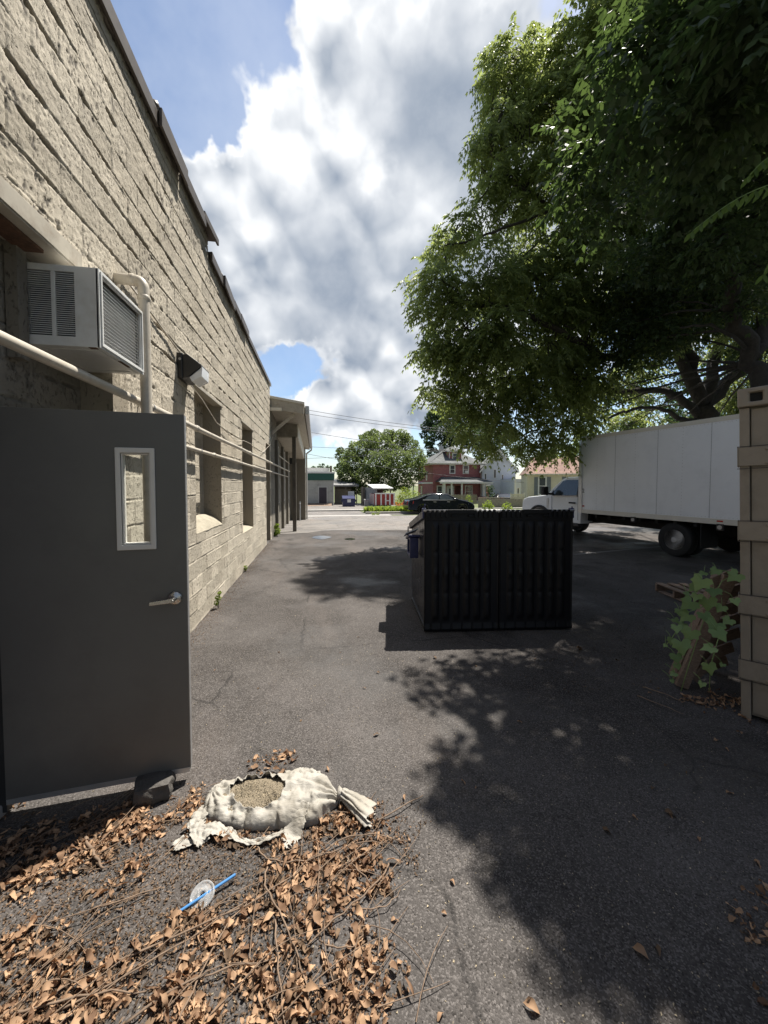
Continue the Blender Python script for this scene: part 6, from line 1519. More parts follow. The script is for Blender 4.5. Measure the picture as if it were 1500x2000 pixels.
# ---- overhead wires
k = 0
wires = [((560, 795, 38), (900, 838, 36), 'uppermost'), ((560, 803, 39), (900, 843, 37), 'second highest'), ((560, 838, 40), (900, 880, 40), 'middle'), ((560, 872, 45), (1000, 878, 46), 'lowest but one of the'), ((560, 880, 44), (860, 925, 46), 'lowest'), ((640, 895, 50), (1060, 862, 52), 'pale rising')]
for (a, b, w_) in wires:
    pa_, pb_ = AZ(*a), AZ(*b); d_ = pb_ - pa_; pa2 = pa_ - d_ * .6; pb2 = pb_ + d_ * .9
    mb = MB(); n = 24
    pts = [(pa2 + (pb2 - pa2) * i / n - np.array([0, 0, 1.2 * (4 * (i / n) * (1 - i / n) - .8)])) for i in range(n + 1)]
    mb.tube([q - pts[0] for q in pts], .020, 5); o = mb.build('overhead_wire', 'wire', smooth=True); o.location = tuple(pts[0])
    tag(o, '%s overhead wires crossing the sky above the road' % w_ if 'of' in w_ else '%s overhead wire crossing the sky above the road' % w_, 'wire', 'overhead wires')

# where the near tree's leaf masses throw their shade: (u, v) of the shade on the ground, height, radius
SHADE = []
for (u, v, r) in [(860, 1330, .16), (900, 1345, .22), (960, 1350, .26), (1030, 1320, .26), (1100, 1300, .24), (1060, 1380, .30), (980, 1410, .18), (1110, 1440, .14), (1260, 1330, .3), (1280, 1430, .28), (1340, 1400, .35), (1420, 1450, .4), (1330, 1500, .36), (1260, 1520, .24), (1080, 1490, .22),
                  (960, 1560, .20), (1010, 1540, .26), (1010, 1610, .26), (1080, 1580, .28), (1090, 1660, .26), (1160, 1600, .26), (1150, 1690, .2), (1260, 1590, .32), (1380, 1580, .36), (1460, 1560, .4), (1200, 1730, .2), (1340, 1700, .14), (1420, 1690, .34), (1500, 1660, .4), (1290, 1790, .2), (1390, 1790, .22), (1460, 1800, .3),
                  (1390, 1890, .22), (1480, 1900, .28), (1300, 1970, .16), (1370, 1990, .2), (1460, 2000, .26), (1550, 1750, .4), (1580, 1550, .5), (1560, 1950, .3),
                  (1180, 1250, .35), (1280, 1230, .4), (1370, 1250, .4), (1200, 1180, .5), (1300, 1160, .6), (1420, 1150, .6), (1160, 1120, .5), (1250, 1110, .7), (1350, 1100, .7)]:
    SHADE.append((u, v, 6.2 + .9 * math.sin(u * 1.7 + v), r * 1.05))
for (x, y, h, r) in [(2.0, 1.2, 6.5, .5), (2.6, .4, 6.8, .7), (3.4, 1.4, 6.6, .7), (2.2, -.6, 7, .7), (3.6, -.2, 7, .9), (4.4, .8, 7.2, .9), (4.6, 2.4, 7, .8), (3.2, 2.4, 6.6, .6), (1.5, -.3, 7.0, .45), (5.4, 3.6, 7.5, .9), (5.5, 1.5, 7.8, 1.), (4.4, 3.7, 7.0, .7)]:
    SHADE_EXTRA = globals().setdefault('SHADE_XYZ', []); SHADE_EXTRA.append((x, y, h, r))

# ================================================================ TREES AND PLANTS
def unit(a): return a / (np.linalg.norm(a, axis=-1, keepdims=True) + 1e-9)
def fronds(pos, out, Lf, rg, nl=6, leafL=.11, leafW=.034, droop=.5, pair=True):
    """compound leaves: pos (n,3) bases, out (n,3) directions, Lf (n,) lengths -> verts, quads"""
    n = len(pos); out = unit(out); up = np.array([0, 0, 1.])
    side = unit(np.cross(out, up) + rg.normal(0, .25, (n, 3))); nrm = unit(np.cross(side, out))
    t = np.linspace(.18, 1, nl)
    # rachis curve droops
    C_ = pos[:, None, :] + out[:, None, :] * (t * 1.)[None, :, None] * Lf[:, None, None] - up * (droop * (t ** 2))[None, :, None] * Lf[:, None, None]
    D = unit(out[:, None, :] - up * (2 * droop * t)[None, :, None])
    segs = []
    for sg in (-1, 1):
        jit = rg.normal(0, .22, (n, nl, 3))
        ld = unit(side[:, None, :] * sg * .85 + D * .55 - up * .30 + jit)
        ll = leafL * (1 - .35 * np.abs(t - .45)[None, :, None]) * rg.uniform(.75, 1.15, (n, nl, 1))
        wd = unit(np.cross(ld, nrm[:, None, :] + rg.normal(0, .3, (n, nl, 3)))) * leafW * .5
        a = C_; c = C_ + ld * ll; m = C_ + ld * ll * .42 - up * 0.004
        segs.append(np.stack([a, m + wd, c - up * .18 * ll, m - wd], 2))
    # terminal leaflet
    V = np.concatenate(segs, 1)
    tl = unit(D[:, -1]) * leafL; wd = side * leafW * .5; a = C_[:, -1]
    T = np.stack([a, a + tl * .42 + wd, a + tl, a + tl * .42 - wd], 1)[:, None]
    V = np.concatenate([V, T], 1); m = V.shape[0] * V.shape[1]
    return V.reshape(-1, 3), np.arange(m * 4).reshape(-1, 4)
def clump_points(c, r, n, rg, shell=.55, flat=.8):
    d = unit(rg.normal(0, 1, (n, 3))); k = (shell + (1 - shell) * rg.random(n) ** .6)
    off = d * k[:, None] * np.array([r, r, r * flat])
    lump = 1 + .25 * np.sin(d[:, 0] * 5 + c[0]) * np.cos(d[:, 2] * 4 + c[1])
    return c + off * lump[:, None], d
def limb(mb, pts, r0, r1, rg, n=9, sub_=5):
    P_ = [np.array(p, float) for p in pts]; dense = []
    for i in range(len(P_) - 1):
        a = P_[max(i - 1, 0)]; b = P_[i]; c = P_[i + 1]; d = P_[min(i + 2, len(P_) - 1)]
        for t in np.linspace(0, 1, sub_ + 1)[:-1]: dense.append(.5 * ((2 * b) + (-a + c) * t + (2 * a - 5 * b + 4 * c - d) * t * t + (-a + 3 * b - 3 * c + d) * t ** 3))
    dense.append(P_[-1]); k = len(dense); rr = [r0 + (r1 - r0) * (i / (k - 1)) ** .8 for i in range(k)]
    w = max(.01, (r0 + r1) * .22)
    dense = [p + (rg.normal(0, w, 3) if 0 < i < k - 1 else 0) for i, p in enumerate(dense)]
    mb.tube(dense, rr, n); return dense

# ---- big walnut behind the truck
tw_rg = np.random.default_rng(21)
tb = AZ(1372, 960, 13.0); tb[2] = gz(tb[1])
wal = thing('walnut_tree', 'huge walnut tree with a forked dark trunk standing behind the box truck', 'tree', tuple(tb))
tr = MB()
fork = AZ(1375, 800, 13.0)
limb(tr, [tb + [0, 0, -.2], tb + [.02, 0, 1.2], AZ(1372, 860, 13), fork], .40, .30, tw_rg, 16)
L1 = limb(tr, [fork - [0, 0, .1], AZ(1345, 700, 12.8), AZ(1340, 620, 12.4), AZ(1330, 480, 11.8), AZ(1290, 300, 11), AZ(1260, 120, 10.5)], .20, .07, tw_rg, 12)
L2 = limb(tr, [fork - [0, 0, .1], AZ(1400, 690, 13.2), AZ(1425, 600, 13.6), AZ(1440, 430, 14), AZ(1450, 260, 14)], .20, .07, tw_rg, 12)
L3 = limb(tr, [fork + [0, 0, .1], AZ(1325, 690, 12.6), AZ(1310, 650, 12.2), AZ(1230, 695, 11.5), AZ(1165, 690, 11), AZ(1080, 640, 10.5), AZ(980, 600, 10.5), AZ(880, 590, 10.8)], .19, .04, tw_rg, 10)
L4 = limb(tr, [fork - [0, 0, .3], AZ(1330, 780, 12.6), AZ(1290, 762, 12.2), AZ(1200, 765, 11.8), AZ(1120, 745, 11.5), AZ(1040, 735, 11.5), AZ(930, 750, 11.6)], .15, .04, tw_rg, 9)
L5 = limb(tr, [AZ(1330, 480, 11.8), AZ(1300, 400, 11.4), AZ(1250, 350, 11), AZ(1190, 330, 10.8), AZ(1100, 320, 10.8), AZ(1000, 340, 11)], .13, .04, tw_rg, 9)
L6 = limb(tr, [AZ(1230, 695, 11.5), AZ(1160, 600, 11.2), AZ(1120, 500, 11), AZ(1080, 410, 10.8), AZ(1030, 370, 10.8), AZ(960, 300, 11)], .11, .03, tw_rg, 8)
limb(tr, [AZ(1250, 350, 11), AZ(1210, 220, 11), AZ(1130, 140, 11), AZ(1060, 90, 11.5)], .09, .03, tw_rg, 8)
limb(tr, [AZ(1165, 690, 11), AZ(1110, 790, 11.2), AZ(1060, 830, 11.4), AZ(1010, 860, 11.8)], .08, .02, tw_rg, 8)
limb(tr, [fork - [0, 0, .5], AZ(1325, 815, 12.4), AZ(1290, 800, 12), AZ(1240, 798, 11.6), AZ(1180, 820, 11.3)], .10, .03, tw_rg, 8)
limb(tr, [AZ(1080, 410, 10.8), AZ(1000, 440, 10.8), AZ(920, 470, 11), AZ(870, 480, 11)], .05, .02, tw_rg, 6)
limb(tr, [fork, AZ(1450, 720, 13.4), AZ(1520, 640, 13.6), AZ(1600, 500, 14)], .22, .08, tw_rg, 9)
WAL = [(1042, 62, 12, 28), (1010, 120, 11.5, 55), (1095, 150, 11, 58), (1000, 190, 11.5, 60), (965, 120, 12, 20), (945, 262, 11.4, 42), (1020, 270, 11, 75), (1100, 230, 10.6, 80), (955, 345, 11.3, 46), (1030, 365, 11, 62), (940, 405, 11.5, 36),
       (1195, 70, 10, 95), (1170, 200, 10.2, 90), (1120, 330, 10.5, 75), (1200, 340, 10.8, 80), (1110, 440, 10.5, 55), (1190, 450, 11, 70), (985, 415, 11.2, 30), (890, 452, 11.3, 40), (865, 480, 11.5, 25), (845, 545, 11, 42), (880, 560, 10.6, 60),
       (955, 545, 10.5, 70), (1020, 500, 11, 55), (1060, 560, 10.6, 75), (1140, 560, 10.8, 75), (850, 635, 11, 42), (910, 640, 10.6, 65), (985, 650, 10.4, 75), (1070, 665, 10.6, 75), (865, 700, 11, 36), (835, 690, 11.2, 20), (930, 720, 10.8, 55), (850, 768, 11.4, 24), (885, 760, 11.2, 35),
       (920, 810, 11.5, 45), (985, 790, 11.2, 60), (1050, 760, 11, 65), (1120, 730, 11, 65), (955, 835, 11.8, 34), (1005, 835, 11.8, 34), (1025, 878, 12, 16), (1065, 845, 11.8, 44), (1090, 880, 12, 22), (1130, 800, 11.8, 42), (1150, 650, 11.2, 60),
       (1210, 560, 10.8, 80), (1240, 640, 11.2, 65), (1290, 560, 11, 75), (1350, 590, 11, 70), (1290, 480, 11, 75), (1370, 500, 10.8, 90), (1440, 560, 10.6, 80), (1480, 470, 10.5, 90), (1250, 420, 11, 60), (1420, 400, 11, 80), (1310, 640, 11.5, 40), (1200, 730, 12, 32), (1160, 820, 13, 30), (1220, 820, 15, 22),
       (1300, 820, 16, 32), (1250, 720, 14, 40), (1150, 760, 14, 45), (1450, 660, 13, 50), (1440, 770, 15, 50), (1480, 730, 15, 55), (1300, 250, 12, 90), (1400, 150, 13, 110), (1250, 80, 12, 90), (1480, 280, 13, 90), (1100, 640, 13, 60), (1000, 720, 13, 60), (1000, 560, 13, 60), (1050, 450, 13, 50), (1110, 560, 13, 60), (1030, 170, 13, 50),
       (1250, -60, 11, 110), (1200, -70, 11.5, 70), (1350, -100, 12, 120), (1600, 300, 13, 130), (1600, 560, 12, 120), (1700, 100, 13, 150), (1600, -100, 13, 150)]
Vs = []; Fs = []; o_ = 0; tw = MB()
for (u, v, Z, rp) in WAL:
    c = AZ(u, v, Z); r_m = rp / 751 * Z
    ns_ = 1 if rp < 26 else int(6 * (rp / 55) ** 1.5) + 2
    for q_ in range(ns_):
        cq = c if ns_ == 1 else c + unit(tw_rg.normal(0, 1, 3)) * r_m * tw_rg.uniform(.35, .85); rq = r_m if ns_ == 1 else r_m * tw_rg.uniform(.30, .52)
        n = int(75 * (rq / .35) ** 1.7) + 10
        if u > 1500 or v < -20: n = int(n * .5)
        if ns_ > 1: n = int(n * .27) + 3
        P, d = clump_points(cq, rq, n, tw_rg, .1, .75)
        out = d * np.array([1, 1, .45]) + unit(cq - c + 1e-6) * .5 + np.array([0, 0, -.1]) + tw_rg.normal(0, .3, d.shape)
        V, F = fronds(P, out, tw_rg.uniform(.30, .55, n), tw_rg, 6, .150, .052, .6)
        Vs.append(V); Fs.append(F + o_); o_ += len(V)
        tw.tube([c, (c + cq) / 2 + tw_rg.normal(0, .05, 3), cq], [.018, .013, .006], 5, cap=False)
    for k in range(2 if rp > 40 else 0):
        e = c + tw_rg.normal(0, r_m * .28, 3); tw.tube([c + (e - c) * 0 + tw_rg.normal(0, r_m * .2, 3), (c + e) / 2 + tw_rg.normal(0, .08, 3), e], [.022, .014, .006], 5, cap=False)
# secondary branches: from the nearest point of the limbs into each clump
LP = np.array([q for L_ in (L1, L2, L3, L4, L5, L6) for q in L_])
for (u, v, Z, rp) in WAL:
    c = AZ(u, v, Z); i = np.argmin(np.linalg.norm((LP - c) + np.array([0, 0, .0]), axis=1)); a = LP[i]
    if np.linalg.norm(a - c) > .4: limb(tw, [a, a * .6 + c * .4 + [0, 0, .25], c], min(.055, .02 + .012 * np.linalg.norm(a - c)), .012, tw_rg, 6, 4)
print('walnut quads', o_ // 4)
tr.build('trunk', 'bark', wal, world=True, smooth=True); tw.build('branches', 'bark', wal, world=True, smooth=True)
npmesh('crown', np.vstack(Vs), np.vstack(Fs), 'walnut_leaf', wal, world=True)
# ---- nearer tree at the right edge
rg2 = np.random.default_rng(33)
nb = AZ(1478, 960, 8.6); nb[2] = 0
near = thing('shade_tree', 'nearer tree at the right edge whose broad dark leaves hang over the container', 'tree', tuple(nb))
tr = MB()
NL = limb(tr, [nb, AZ(1478, 780, 8.6), AZ(1470, 700, 8.6), AZ(1440, 640, 8.4), AZ(1430, 560, 8.0), AZ(1400, 400, 7.4), AZ(1370, 250, 7.0), AZ(1355, 100, 6.8), AZ(1345, -60, 6.6)], .21, .07, rg2, 12)
limb(tr, [AZ(1470, 700, 8.6), AZ(1500, 640, 8.8), AZ(1540, 520, 8.6), AZ(1600, 300, 8)], .14, .06, rg2, 10)
limb(tr, [AZ(1470, 690, 8.6), AZ(1400, 640, 8.2), AZ(1330, 640, 8), ], .05, .02, rg2, 7)
limb(tr, [AZ(1370, 250, 7.0), AZ(1350, 120, 6.5), AZ(1340, 40, 6.2), AZ(1300, -60, 6)], .06, .02, rg2, 8)
NEAR = [(1230, 60, 6.4, 50), (1290, 10, 6.2, 60), (1320, 100, 6.4, 62), (1270, 150, 6.6, 42), (1390, 50, 5.8, 80), (1470, 30, 5.6, 80), (1440, 140, 5.8, 85), (1350, 190, 6.4, 60), (1490, 230, 5.6, 80), (1420, 270, 6.2, 70), (1340, 300, 6.8, 55), (1290, 230, 7.0, 40), (1480, 350, 6.0, 70),
        (1400, 380, 6.8, 60), (1460, 440, 6.8, 65), (1350, 400, 7.4, 50), (1300, 480, 8, 50), (1500, 530, 7, 60), (1390, 500, 7.6, 60), (1450, 600, 8, 45), (1240, 630, 10, 50), (1300, 590, 10, 52), (1290, 660, 11, 40), (1200, 690, 11, 42), (1270, 715, 12, 34), (1400, 600, 10, 50), (1480, 640, 9.4, 46), (1180, 765, 12, 30), (1230, 760, 13, 22), (1450, 700, 11, 30), (1230, 830, 14, 18), (1310, 845, 15, 16), (1150, 810, 13, 26), (1300, 790, 17, 26), (1410, 770, 17, 40), (1350, 715, 17, 40), (1440, 700, 17, 40), (1250, 775, 17, 26), (1390, 830, 17, 30), (1320, 745, 17, 26)]
Vs = []; Fs = []; o_ = 0; tw = MB()
for (u, v, Z, rp) in NEAR:
    c = AZ(u, v, Z); r_m = rp / 751 * Z
    for q_ in range(5):
        cq = c + unit(rg2.normal(0, 1, 3)) * r_m * rg2.uniform(.3, .9); rq = r_m * rg2.uniform(.3, .55); n = int(31 * (rq / .3) ** 1.8) + 4
        P, d = clump_points(cq, rq, n, rg2, .1, .8)
        V, F = fronds(P, d * [1, 1, .4] + rg2.normal(0, .4, d.shape), rg2.uniform(.14, .34, n), rg2, 3, .105, .052, .5)
        Vs.append(V); Fs.append(F + o_); o_ += len(V)
        tw.tube([c, (c + cq) / 2, cq], [.014, .010, .004], 5, cap=False)
    i = int(np.argmin([np.linalg.norm(q - c) for q in NL])); limb(tw, [NL[i], NL[i] * .55 + c * .45 + [0, 0, .12], c], .035, .014, rg2, 6, 4)
    tw.tube([c, c + rg2.normal(0, r_m * .5, 3), c + rg2.normal(0, r_m * .8, 3)], [.02, .012, .005], 5, cap=False)
# the canopy above and to the right of the camera (its shadow darkens the ground)
def shade_clump(gx, gy, h, r):      # clump whose shadow falls on ground point (gx, gy), h metres up
    return np.array([gx, gy, 0]) + np.array(SDIR) / SDIR[2] * h, r
SH = []
def gsh(u, v, h, r): p = G(u, v); SH.append(shade_clump(p[0], p[1], h, r))
for (u, v, h, r) in SHADE: gsh(u, v, h, r)
for (x, y, h, r) in SHADE_XYZ: SH.append(shade_clump(x, y, h, r))
for c, r_m in SH:
    n = int(95 * (r_m / .5) ** 2) + 8
    P, d = clump_points(c, r_m, n, rg2, .2, .55)
    V, F = fronds(P, d * [1, 1, .3] + rg2.normal(0, .4, d.shape), rg2.uniform(.2, .36, n), rg2, 3, .125, .066, .4)
    Vs.append(V); Fs.append(F + o_); o_ += len(V)
print('near quads', o_ // 4)
tr.build('trunk', 'bark', near, world=True, smooth=True); tw.build('branches', 'bark', near, world=True, smooth=True)
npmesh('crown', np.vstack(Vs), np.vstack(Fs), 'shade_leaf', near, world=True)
# ---- sumac sprays hanging in from the right, close to the camera
sm = thing('sumac_branch', 'bright green sumac fronds reaching in from the right edge in front of the dark tree', 'branch', tuple(AZ(1560, 380, 2.7)))
tw = MB(); Vs = []; Fs = []; o_ = 0
for (a, b, Z, L_) in (((1530, 352), (1352, 452), 2.7, 9), ((1540, 300), (1465, 342), 2.6, 5), ((1540, 490), (1492, 535), 2.8, 3)):
    p, q = AZ(a[0], a[1], Z), AZ(b[0], b[1], Z + .1); d = q - p; n = L_ + 2
    pts = [p + d * t - np.array([0, 0, .05 * math.sin(math.pi * t) * -1]) for t in np.linspace(0, 1, n)]
    tw.tube(pts, [.004 - .0025 * i / n for i in range(n)], 6)
    for i, pt in enumerate(pts):
        for sg in (-1, 1):
            ld = unit((d / np.linalg.norm(d)) * .45 + np.array([.1, sg * .55, -.75]) + rg2.normal(0, .1, 3)); l = .105 * (1 - .3 * i / n)
            w_ = unit(np.cross(ld, [0.3, .9, .1])) * .015
            V = np.array([pt, pt + ld * l * .35 + w_, pt + ld * l * .7 + w_ * .8, pt + ld * l, pt + ld * l * .7 - w_ * .8, pt + ld * l * .35 - w_])
            Vs.append(V); Fs.append(np.array([[0, 1, 2, 3], [0, 3, 4, 5]]) + o_); o_ += 6
limb(tw, [AZ(1500, 340, 2.7), AZ(1560, 360, 2.72), AZ(1640, 480, 2.9), AZ(1760, 900, 3.2), AZ(1800, 1300, 3.0)], .006, .02, rg2, 7)
tw.build('stem', 'stalk', sm, world=True, smooth=True); npmesh('leaflets', np.vstack(Vs), np.vstack(Fs), 'sumac_leaf', sm, world=True)

# ---- far trees
def leafball_tree(name, label, clumps, trunk, mat, rg, dens, ls, base):
    t = thing(name, label, 'tree', tuple(base)); Vs = []; o_ = 0; Fs = []
    for (c, r) in clumps:
        n = int(dens * r * r); d = unit(rg.normal(0, 1, (n, 3))); k = .45 + .55 * rg.random(n) ** .5
        p = np.array(c) + d * (k * r)[:, None] * [1, 1, .85] * (1 + .22 * np.sin(d[:, :1] * 6 + c[0]) * np.cos(d[:, 2:] * 5 + c[1]))
        a = unit(rg.normal(0, 1, (n, 3)) + d * .6 + [0, 0, .2]); s = unit(np.cross(a, rg.normal(0, 1, (n, 3)))); b = unit(np.cross(a, s)); l = ls * rg.uniform(.6, 1.3, n)[:, None]
        V = np.stack([p - s * l * .5, p + b * l * .3, p + s * l * .5, p - b * l * .3], 1); Vs.append(V.reshape(-1, 3)); Fs.append(np.arange(n * 4).reshape(-1, 4) + o_); o_ += n * 4
    mb = MB()
    for tr_ in trunk: limb(mb, tr_[0], tr_[1], tr_[2], rg, 8, 3)
    for (c, r) in clumps:
        c = np.array(c); k = trunk[0][0][-1]; mb.tube([np.array(k) * .9 + c * .1, (c + np.array(k)) / 2 + [0, 0, .3], c], [.12, .07, .03], 5, cap=False)
    mb.build('trunk', 'bark', t, world=True, smooth=True); npmesh('crown', np.vstack(Vs), np.vstack(Fs), mat, t, world=True); return t
rg3 = np.random.default_rng(44)
def CL(L_): return [(AZ(u, v, Z), r / 751 * Z) for (u, v, Z, r) in L_]
mp = [(700, 880, 58, 26), (690, 905, 57, 28), (680, 930, 56, 24), (720, 860, 60, 22), (745, 870, 58, 28), (775, 860, 60, 24), (800, 870, 60, 20), (740, 905, 55, 32), (780, 900, 56, 30), (810, 895, 58, 22), (715, 935, 55, 28), (750, 940, 55, 28), (785, 940, 56, 24), (815, 925, 58, 18), (668, 890, 60, 14), (668, 915, 60, 16), (675, 948, 58, 14), (760, 850, 60, 14), (730, 848, 60, 12), (790, 852, 60, 12), (700, 955, 55, 14), (730, 958, 55, 14), (822, 900, 60, 12), (664, 880, 60, 8)]
b0 = AZ(735, 985, 58); b0[2] = gz(58)
leafball_tree('round_maple', 'broad round light green maple standing behind the sheds across the road', CL(mp), [([b0, b0 + [0, 0, 2], b0 + [.2, 0, 4.5]], .45, .25)], 'maple_leaf', rg3, 620, .27, b0)
dk2 = [(850, 820, 80, 20), (880, 815, 78, 22), (910, 820, 78, 24), (940, 830, 78, 24), (860, 845, 76, 20), (835, 835, 80, 14), (890, 850, 76, 26), (925, 860, 75, 26), (960, 860, 75, 26), (950, 890, 74, 22), (975, 890, 74, 16), (840, 860, 76, 12), (846, 885, 78, 14), (870, 870, 78, 14), (828, 850, 80, 9), (838, 870, 78, 9), (990, 850, 78, 22), (1010, 880, 76, 14), (900, 800, 80, 16), (862, 800, 80, 12), (845, 812, 80, 12), (880, 795, 80, 12)]
b0 = AZ(900, 985, 76); b0[2] = gz(76)
leafball_tree('dark_spruce', 'tall dark green tree behind the roof of the red house', CL(dk2), [([b0, b0 + [0, 0, 6], b0 + [.3, 0, 11]], .5, .25)], 'dark_leaf', rg3, 260, .42, b0)
far_ = []
for i, (u, v, Z, r) in enumerate([(628, 912, 130, 7), (612, 914, 130, 5), (640, 914, 130, 5)]): far_.append((u, v, Z, r))
b0 = AZ(628, 960, 130); b0[2] = -1; leafball_tree('distant_tree', 'small distant treetop showing above the roof of the grey building', CL(far_), [([b0, b0 + [0, 0, 5]], .3, .2)], 'dark_leaf', rg3, 60, .8, b0)
bk = [(1060, 900, 62, 18), (1090, 885, 62, 22), (1130, 880, 60, 22), (1035, 905, 70, 14), (1180, 890, 60, 30), (1250, 880, 60, 40), (1320, 870, 58, 40), (1400, 870, 58, 40)]
b0 = AZ(1130, 985, 60); b0[2] = -1; leafball_tree('backdrop_tree', 'dark tree mass behind the yellow house and the truck, seen through the walnut branches', CL(bk), [([b0, b0 + [0, 0, 3]], .3, .2)], 'dark_leaf', rg3, 90, .5, b0)
sg_ = [(1130, 985, 40, 30), (1180, 985, 38, 30), (1250, 985, 34, 40), (1330, 985, 32, 40), (1400, 985, 30, 40)]
# shrubs
def shrub(name, label, L_, mat, dens, ls, seed, trunkless=True):
    r = np.random.default_rng(seed); u, v, Z, q = L_[0]; b0 = AZ(u, v, Z); b0[2] = gz(b0[1])
    t = thing(name, label, 'shrub', tuple(b0)); Vs = []; Fs = []; o_ = 0; mb = MB()
    for c, rr_ in CL(L_):
        n = int(dens * rr_ * rr_) + 20; d = unit(r.normal(0, 1, (n, 3))); p = c + d * (rr_ * (.3 + .7 * r.random(n) ** .5))[:, None]
        p[:, 2] = np.maximum(p[:, 2], b0[2] + .03)
        a = unit(r.normal(0, 1, (n, 3)) + [0, 0, .5]); s = unit(np.cross(a, r.normal(0, 1, (n, 3)))); b = unit(np.cross(a, s)); l = ls * r.uniform(.6, 1.3, n)[:, None]
        V = np.stack([p - s * l * .5, p + b * l * .32, p + s * l * .5, p - b * l * .32], 1); Vs.append(V.reshape(-1, 3)); Fs.append(np.arange(n * 4).reshape(-1, 4) + o_); o_ += n * 4
        mb.tube([b0, (b0 + c) / 2 + [0, 0, .02], c], [.02 * max(rr_, .2), .012 * max(rr_, .2), .004], 5)
    mb.build('stems', 'bark', t, world=True); npmesh('foliage', np.vstack(Vs), np.vstack(Fs), mat, t, world=True); return t
shrub('green_shrub', 'rounded light green shrub left of the red house and behind the dark sedan', [(795, 975, 46, 18), (780, 978, 46, 12), (808, 970, 47, 14), (790, 962, 46, 12), (812, 985, 46, 12), (780, 988, 45, 10)], 'shrub_leaf', 420, .17, 1)
shrub('climbing_shrub', 'dark shrub at the corner between the red house and the white house', [(957, 955, 54, 8), (958, 968, 54, 9), (962, 980, 54, 9), (950, 985, 52, 7)], 'dark_leaf', 300, .25, 2)
shrub('sprawling_weed', 'pale leafy weed poking over the low fence behind the middle of the dumpster', [(953, 985, 31, 9), (948, 990, 31, 8), (960, 990, 31, 7)], 'shrub_leaf', 900, .12, 3)
shrub('sprawling_weed', 'pale leafy weed poking over the low fence to the left of the truck cab', [(990, 987, 31, 8), (985, 992, 31, 6), (997, 992, 31, 5)], 'shrub_leaf', 800, .12, 4)
shrub('picket_weed', 'thin pale plant growing up in front of the picket fence', [(915, 972, 48, 6), (918, 980, 48, 6)], 'shrub_leaf', 500, .14, 6)
shrub('wall_weed', 'bright green weed growing at the foot of the wall by the porch post', [(541, 1040, 13.0, 6), (539, 1030, 13.0, 5), (541, 1026, 13.0, 4), (543, 1036, 12.9, 5), (537, 1044, 12.9, 4)], 'shrub_leaf', 9000, .055, 7)
shrub('wall_weed', 'small yellow-green weed growing from the base of the block wall just past the door', [(426, 1168, 5.3, 6), (423, 1178, 5.3, 5), (429, 1158, 5.3, 4)], 'shrub_leaf', 30000, .028, 8)
shrub('wall_weed', 'tiny weed at the base of the block wall below the second bricked-up window', [(480, 1108, 7.6, 4), (479, 1112, 7.6, 3)], 'shrub_leaf', 20000, .03, 9)
shrub('kerb_weed', 'low weed tuft at the kerb in front of the lily bed', [(738, 1002, 25.8, 5), (730, 1004, 25.6, 4)], 'shrub_leaf', 1500, .08, 10)
shrub('dry_weed', 'small reddish dry weed sprouting from the asphalt right of the dumpster', [(1131, 1278, 3.95, 5), (1130, 1266, 3.95, 4), (1133, 1290, 3.9, 3)], 'old_leaf', 26000, .020, 12)
# ---- vine over the leaning pallet
vn_ = thing('grape_vine', 'grape vine with pale green heart-shaped leaves climbing over the leaning pallet', 'vine', tuple(G(1335, 1350)))
vr = random.Random(9); Vs = []; Fs = []
def grape_leaf(c, size, face, spin):
    """lobed leaf, slightly cupped"""
    out = [(0, 0), (.16, -.22), (.42, -.30), (.62, -.10), (.52, .10), (.62, .36), (.38, .44), (.24, .62), (.0, .98), (-.24, .62), (-.38, .44), (-.62, .36), (-.52, .10), (-.62, -.10), (-.42, -.30), (-.16, -.22)]
    n_ = np.array(face, float); n_ /= np.linalg.norm(n_); dn = np.array([0, 0, -1.]); y = dn - n_ * (dn @ n_); y /= np.linalg.norm(y); x = np.cross(y, n_)
    cs, sn = math.cos(spin), math.sin(spin); x, y = x * cs + y * sn, y * cs - x * sn
    V = [c + (x * a + y * b_) * size - n_ * size * (.10 * (a * a + b_ * b_) + .05 * math.sin(7 * a)) for a, b_ in out]; V.append(c + y * size * .28 + n_ * size * .05)
    o = len(Vs); Vs.extend(V); k = len(out)
    for i in range(k): Fs.append((o + k, o + i, o + (i + 1) % k))
VL = [(1400, 1118, 16, 2.75), (1440, 1128, 20, 2.7), (1372, 1140, 26, 2.7), (1395, 1158, 22, 2.7), (1362, 1168, 20, 2.75), (1410, 1190, 18, 2.65), (1350, 1182, 22, 2.7), (1382, 1178, 22, 2.7), (1345, 1208, 24, 2.7), (1375, 1205, 20, 2.65), (1335, 1222, 14, 2.75), (1318, 1212, 10, 2.8), (1400, 1225, 24, 2.55),
      (1350, 1240, 24, 2.62), (1322, 1228, 16, 2.7), (1312, 1252, 12, 2.7), (1300, 1262, 8, 2.7), (1330, 1262, 24, 2.6), (1400, 1240, 28, 2.5), (1358, 1150, 16, 2.75), (1390, 1272, 26, 2.5), (1412, 1300, 10, 2.5), (1320, 1285, 17, 2.6), (1322, 1302, 12, 2.6), (1318, 1318, 11, 2.6), (1384, 1305, 20, 2.5), (1372, 1338, 14, 2.45), (1375, 1122, 12, 2.8), (1312, 1330, 6, 2.6), (1435, 1175, 14, 2.6), (1425, 1215, 16, 2.6), (1340, 1160, 10, 2.75), (1327, 1195, 12, 2.75)]
mb = MB()
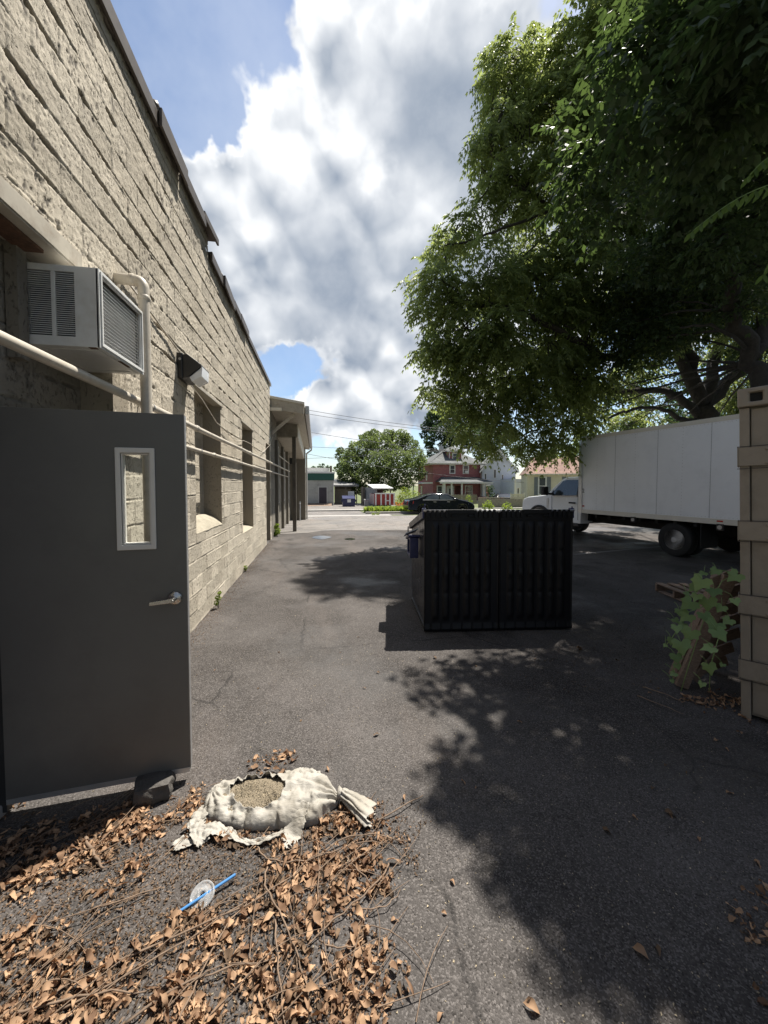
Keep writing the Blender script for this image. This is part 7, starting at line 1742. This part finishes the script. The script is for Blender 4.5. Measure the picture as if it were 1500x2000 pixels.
for (u, v, s, Z) in VL:
    Z *= .985; c = AZ(u, v - s * .3, Z); size = s / 751 * Z * (.8 + .4 * vr.random())
    f = (_C - c); f = f / np.linalg.norm(f) + np.array([vr.uniform(-.7, .3), vr.uniform(-.5, .5), vr.uniform(.1, 1.2)]); grape_leaf(c, size, f, vr.uniform(-.7, .7))
    b_ = c + np.array([vr.uniform(-.02, .08), .06, .04]); mb.tube([c, (c + b_) / 2 + [0, 0, .01], b_], .0016, 4)
for path in ([(1330, 1350), (1345, 1300), (1365, 1240), (1385, 1180), (1410, 1135), (1440, 1120)], [(1365, 1240), (1335, 1250), (1318, 1290), (1312, 1335)], [(1385, 1180), (1345, 1195), (1310, 1250), (1296, 1265)], [(1440, 1120), (1400, 1112), (1385, 1118)], [(1385, 1350), (1388, 1300), (1405, 1240)]):
    mb.tube([AZ(u, v, 2.72) for u, v in path], .0028, 5)
mb.build('stem', 'stalk', vn_, world=True, smooth=True)
me = np.array(Vs); npmesh('leaves', me, np.array(Fs), 'vine_leaf', vn_, world=True, smooth=True)

# ---- mass of trees closing the right side beyond the truck
rw = np.random.default_rng(91); Vs = []; Fs = []; o_ = 0
for i in range(46):
    c = np.array([rw.uniform(17, 26), rw.uniform(-12, 26), rw.uniform(1.2, 7.5)]); c[0] += max(0, c[1] - 12) * .25
    r_ = rw.uniform(1.3, 2.6); n = int(170 * r_ * r_); d = unit(rw.normal(0, 1, (n, 3))); p = c + d * (r_ * (.5 + .5 * rw.random(n) ** .5))[:, None]
    p[:, 2] = np.maximum(p[:, 2], 0)
    a = unit(rw.normal(0, 1, (n, 3)) + d * .5); s = unit(np.cross(a, rw.normal(0, 1, (n, 3)))); b = unit(np.cross(a, s)); l = .30 * rw.uniform(.6, 1.3, n)[:, None]
    V = np.stack([p - s * l * .5, p + b * l * .3, p + s * l * .5, p - b * l * .3], 1); Vs.append(V.reshape(-1, 3)); Fs.append(np.arange(n * 4).reshape(-1, 4) + o_); o_ += n * 4
tag(npmesh('tree_belt', np.vstack(Vs), np.vstack(Fs), 'dark_leaf'), 'thick belt of dark trees seen under the walnut branches beyond the box truck', 'trees', kind='stuff')
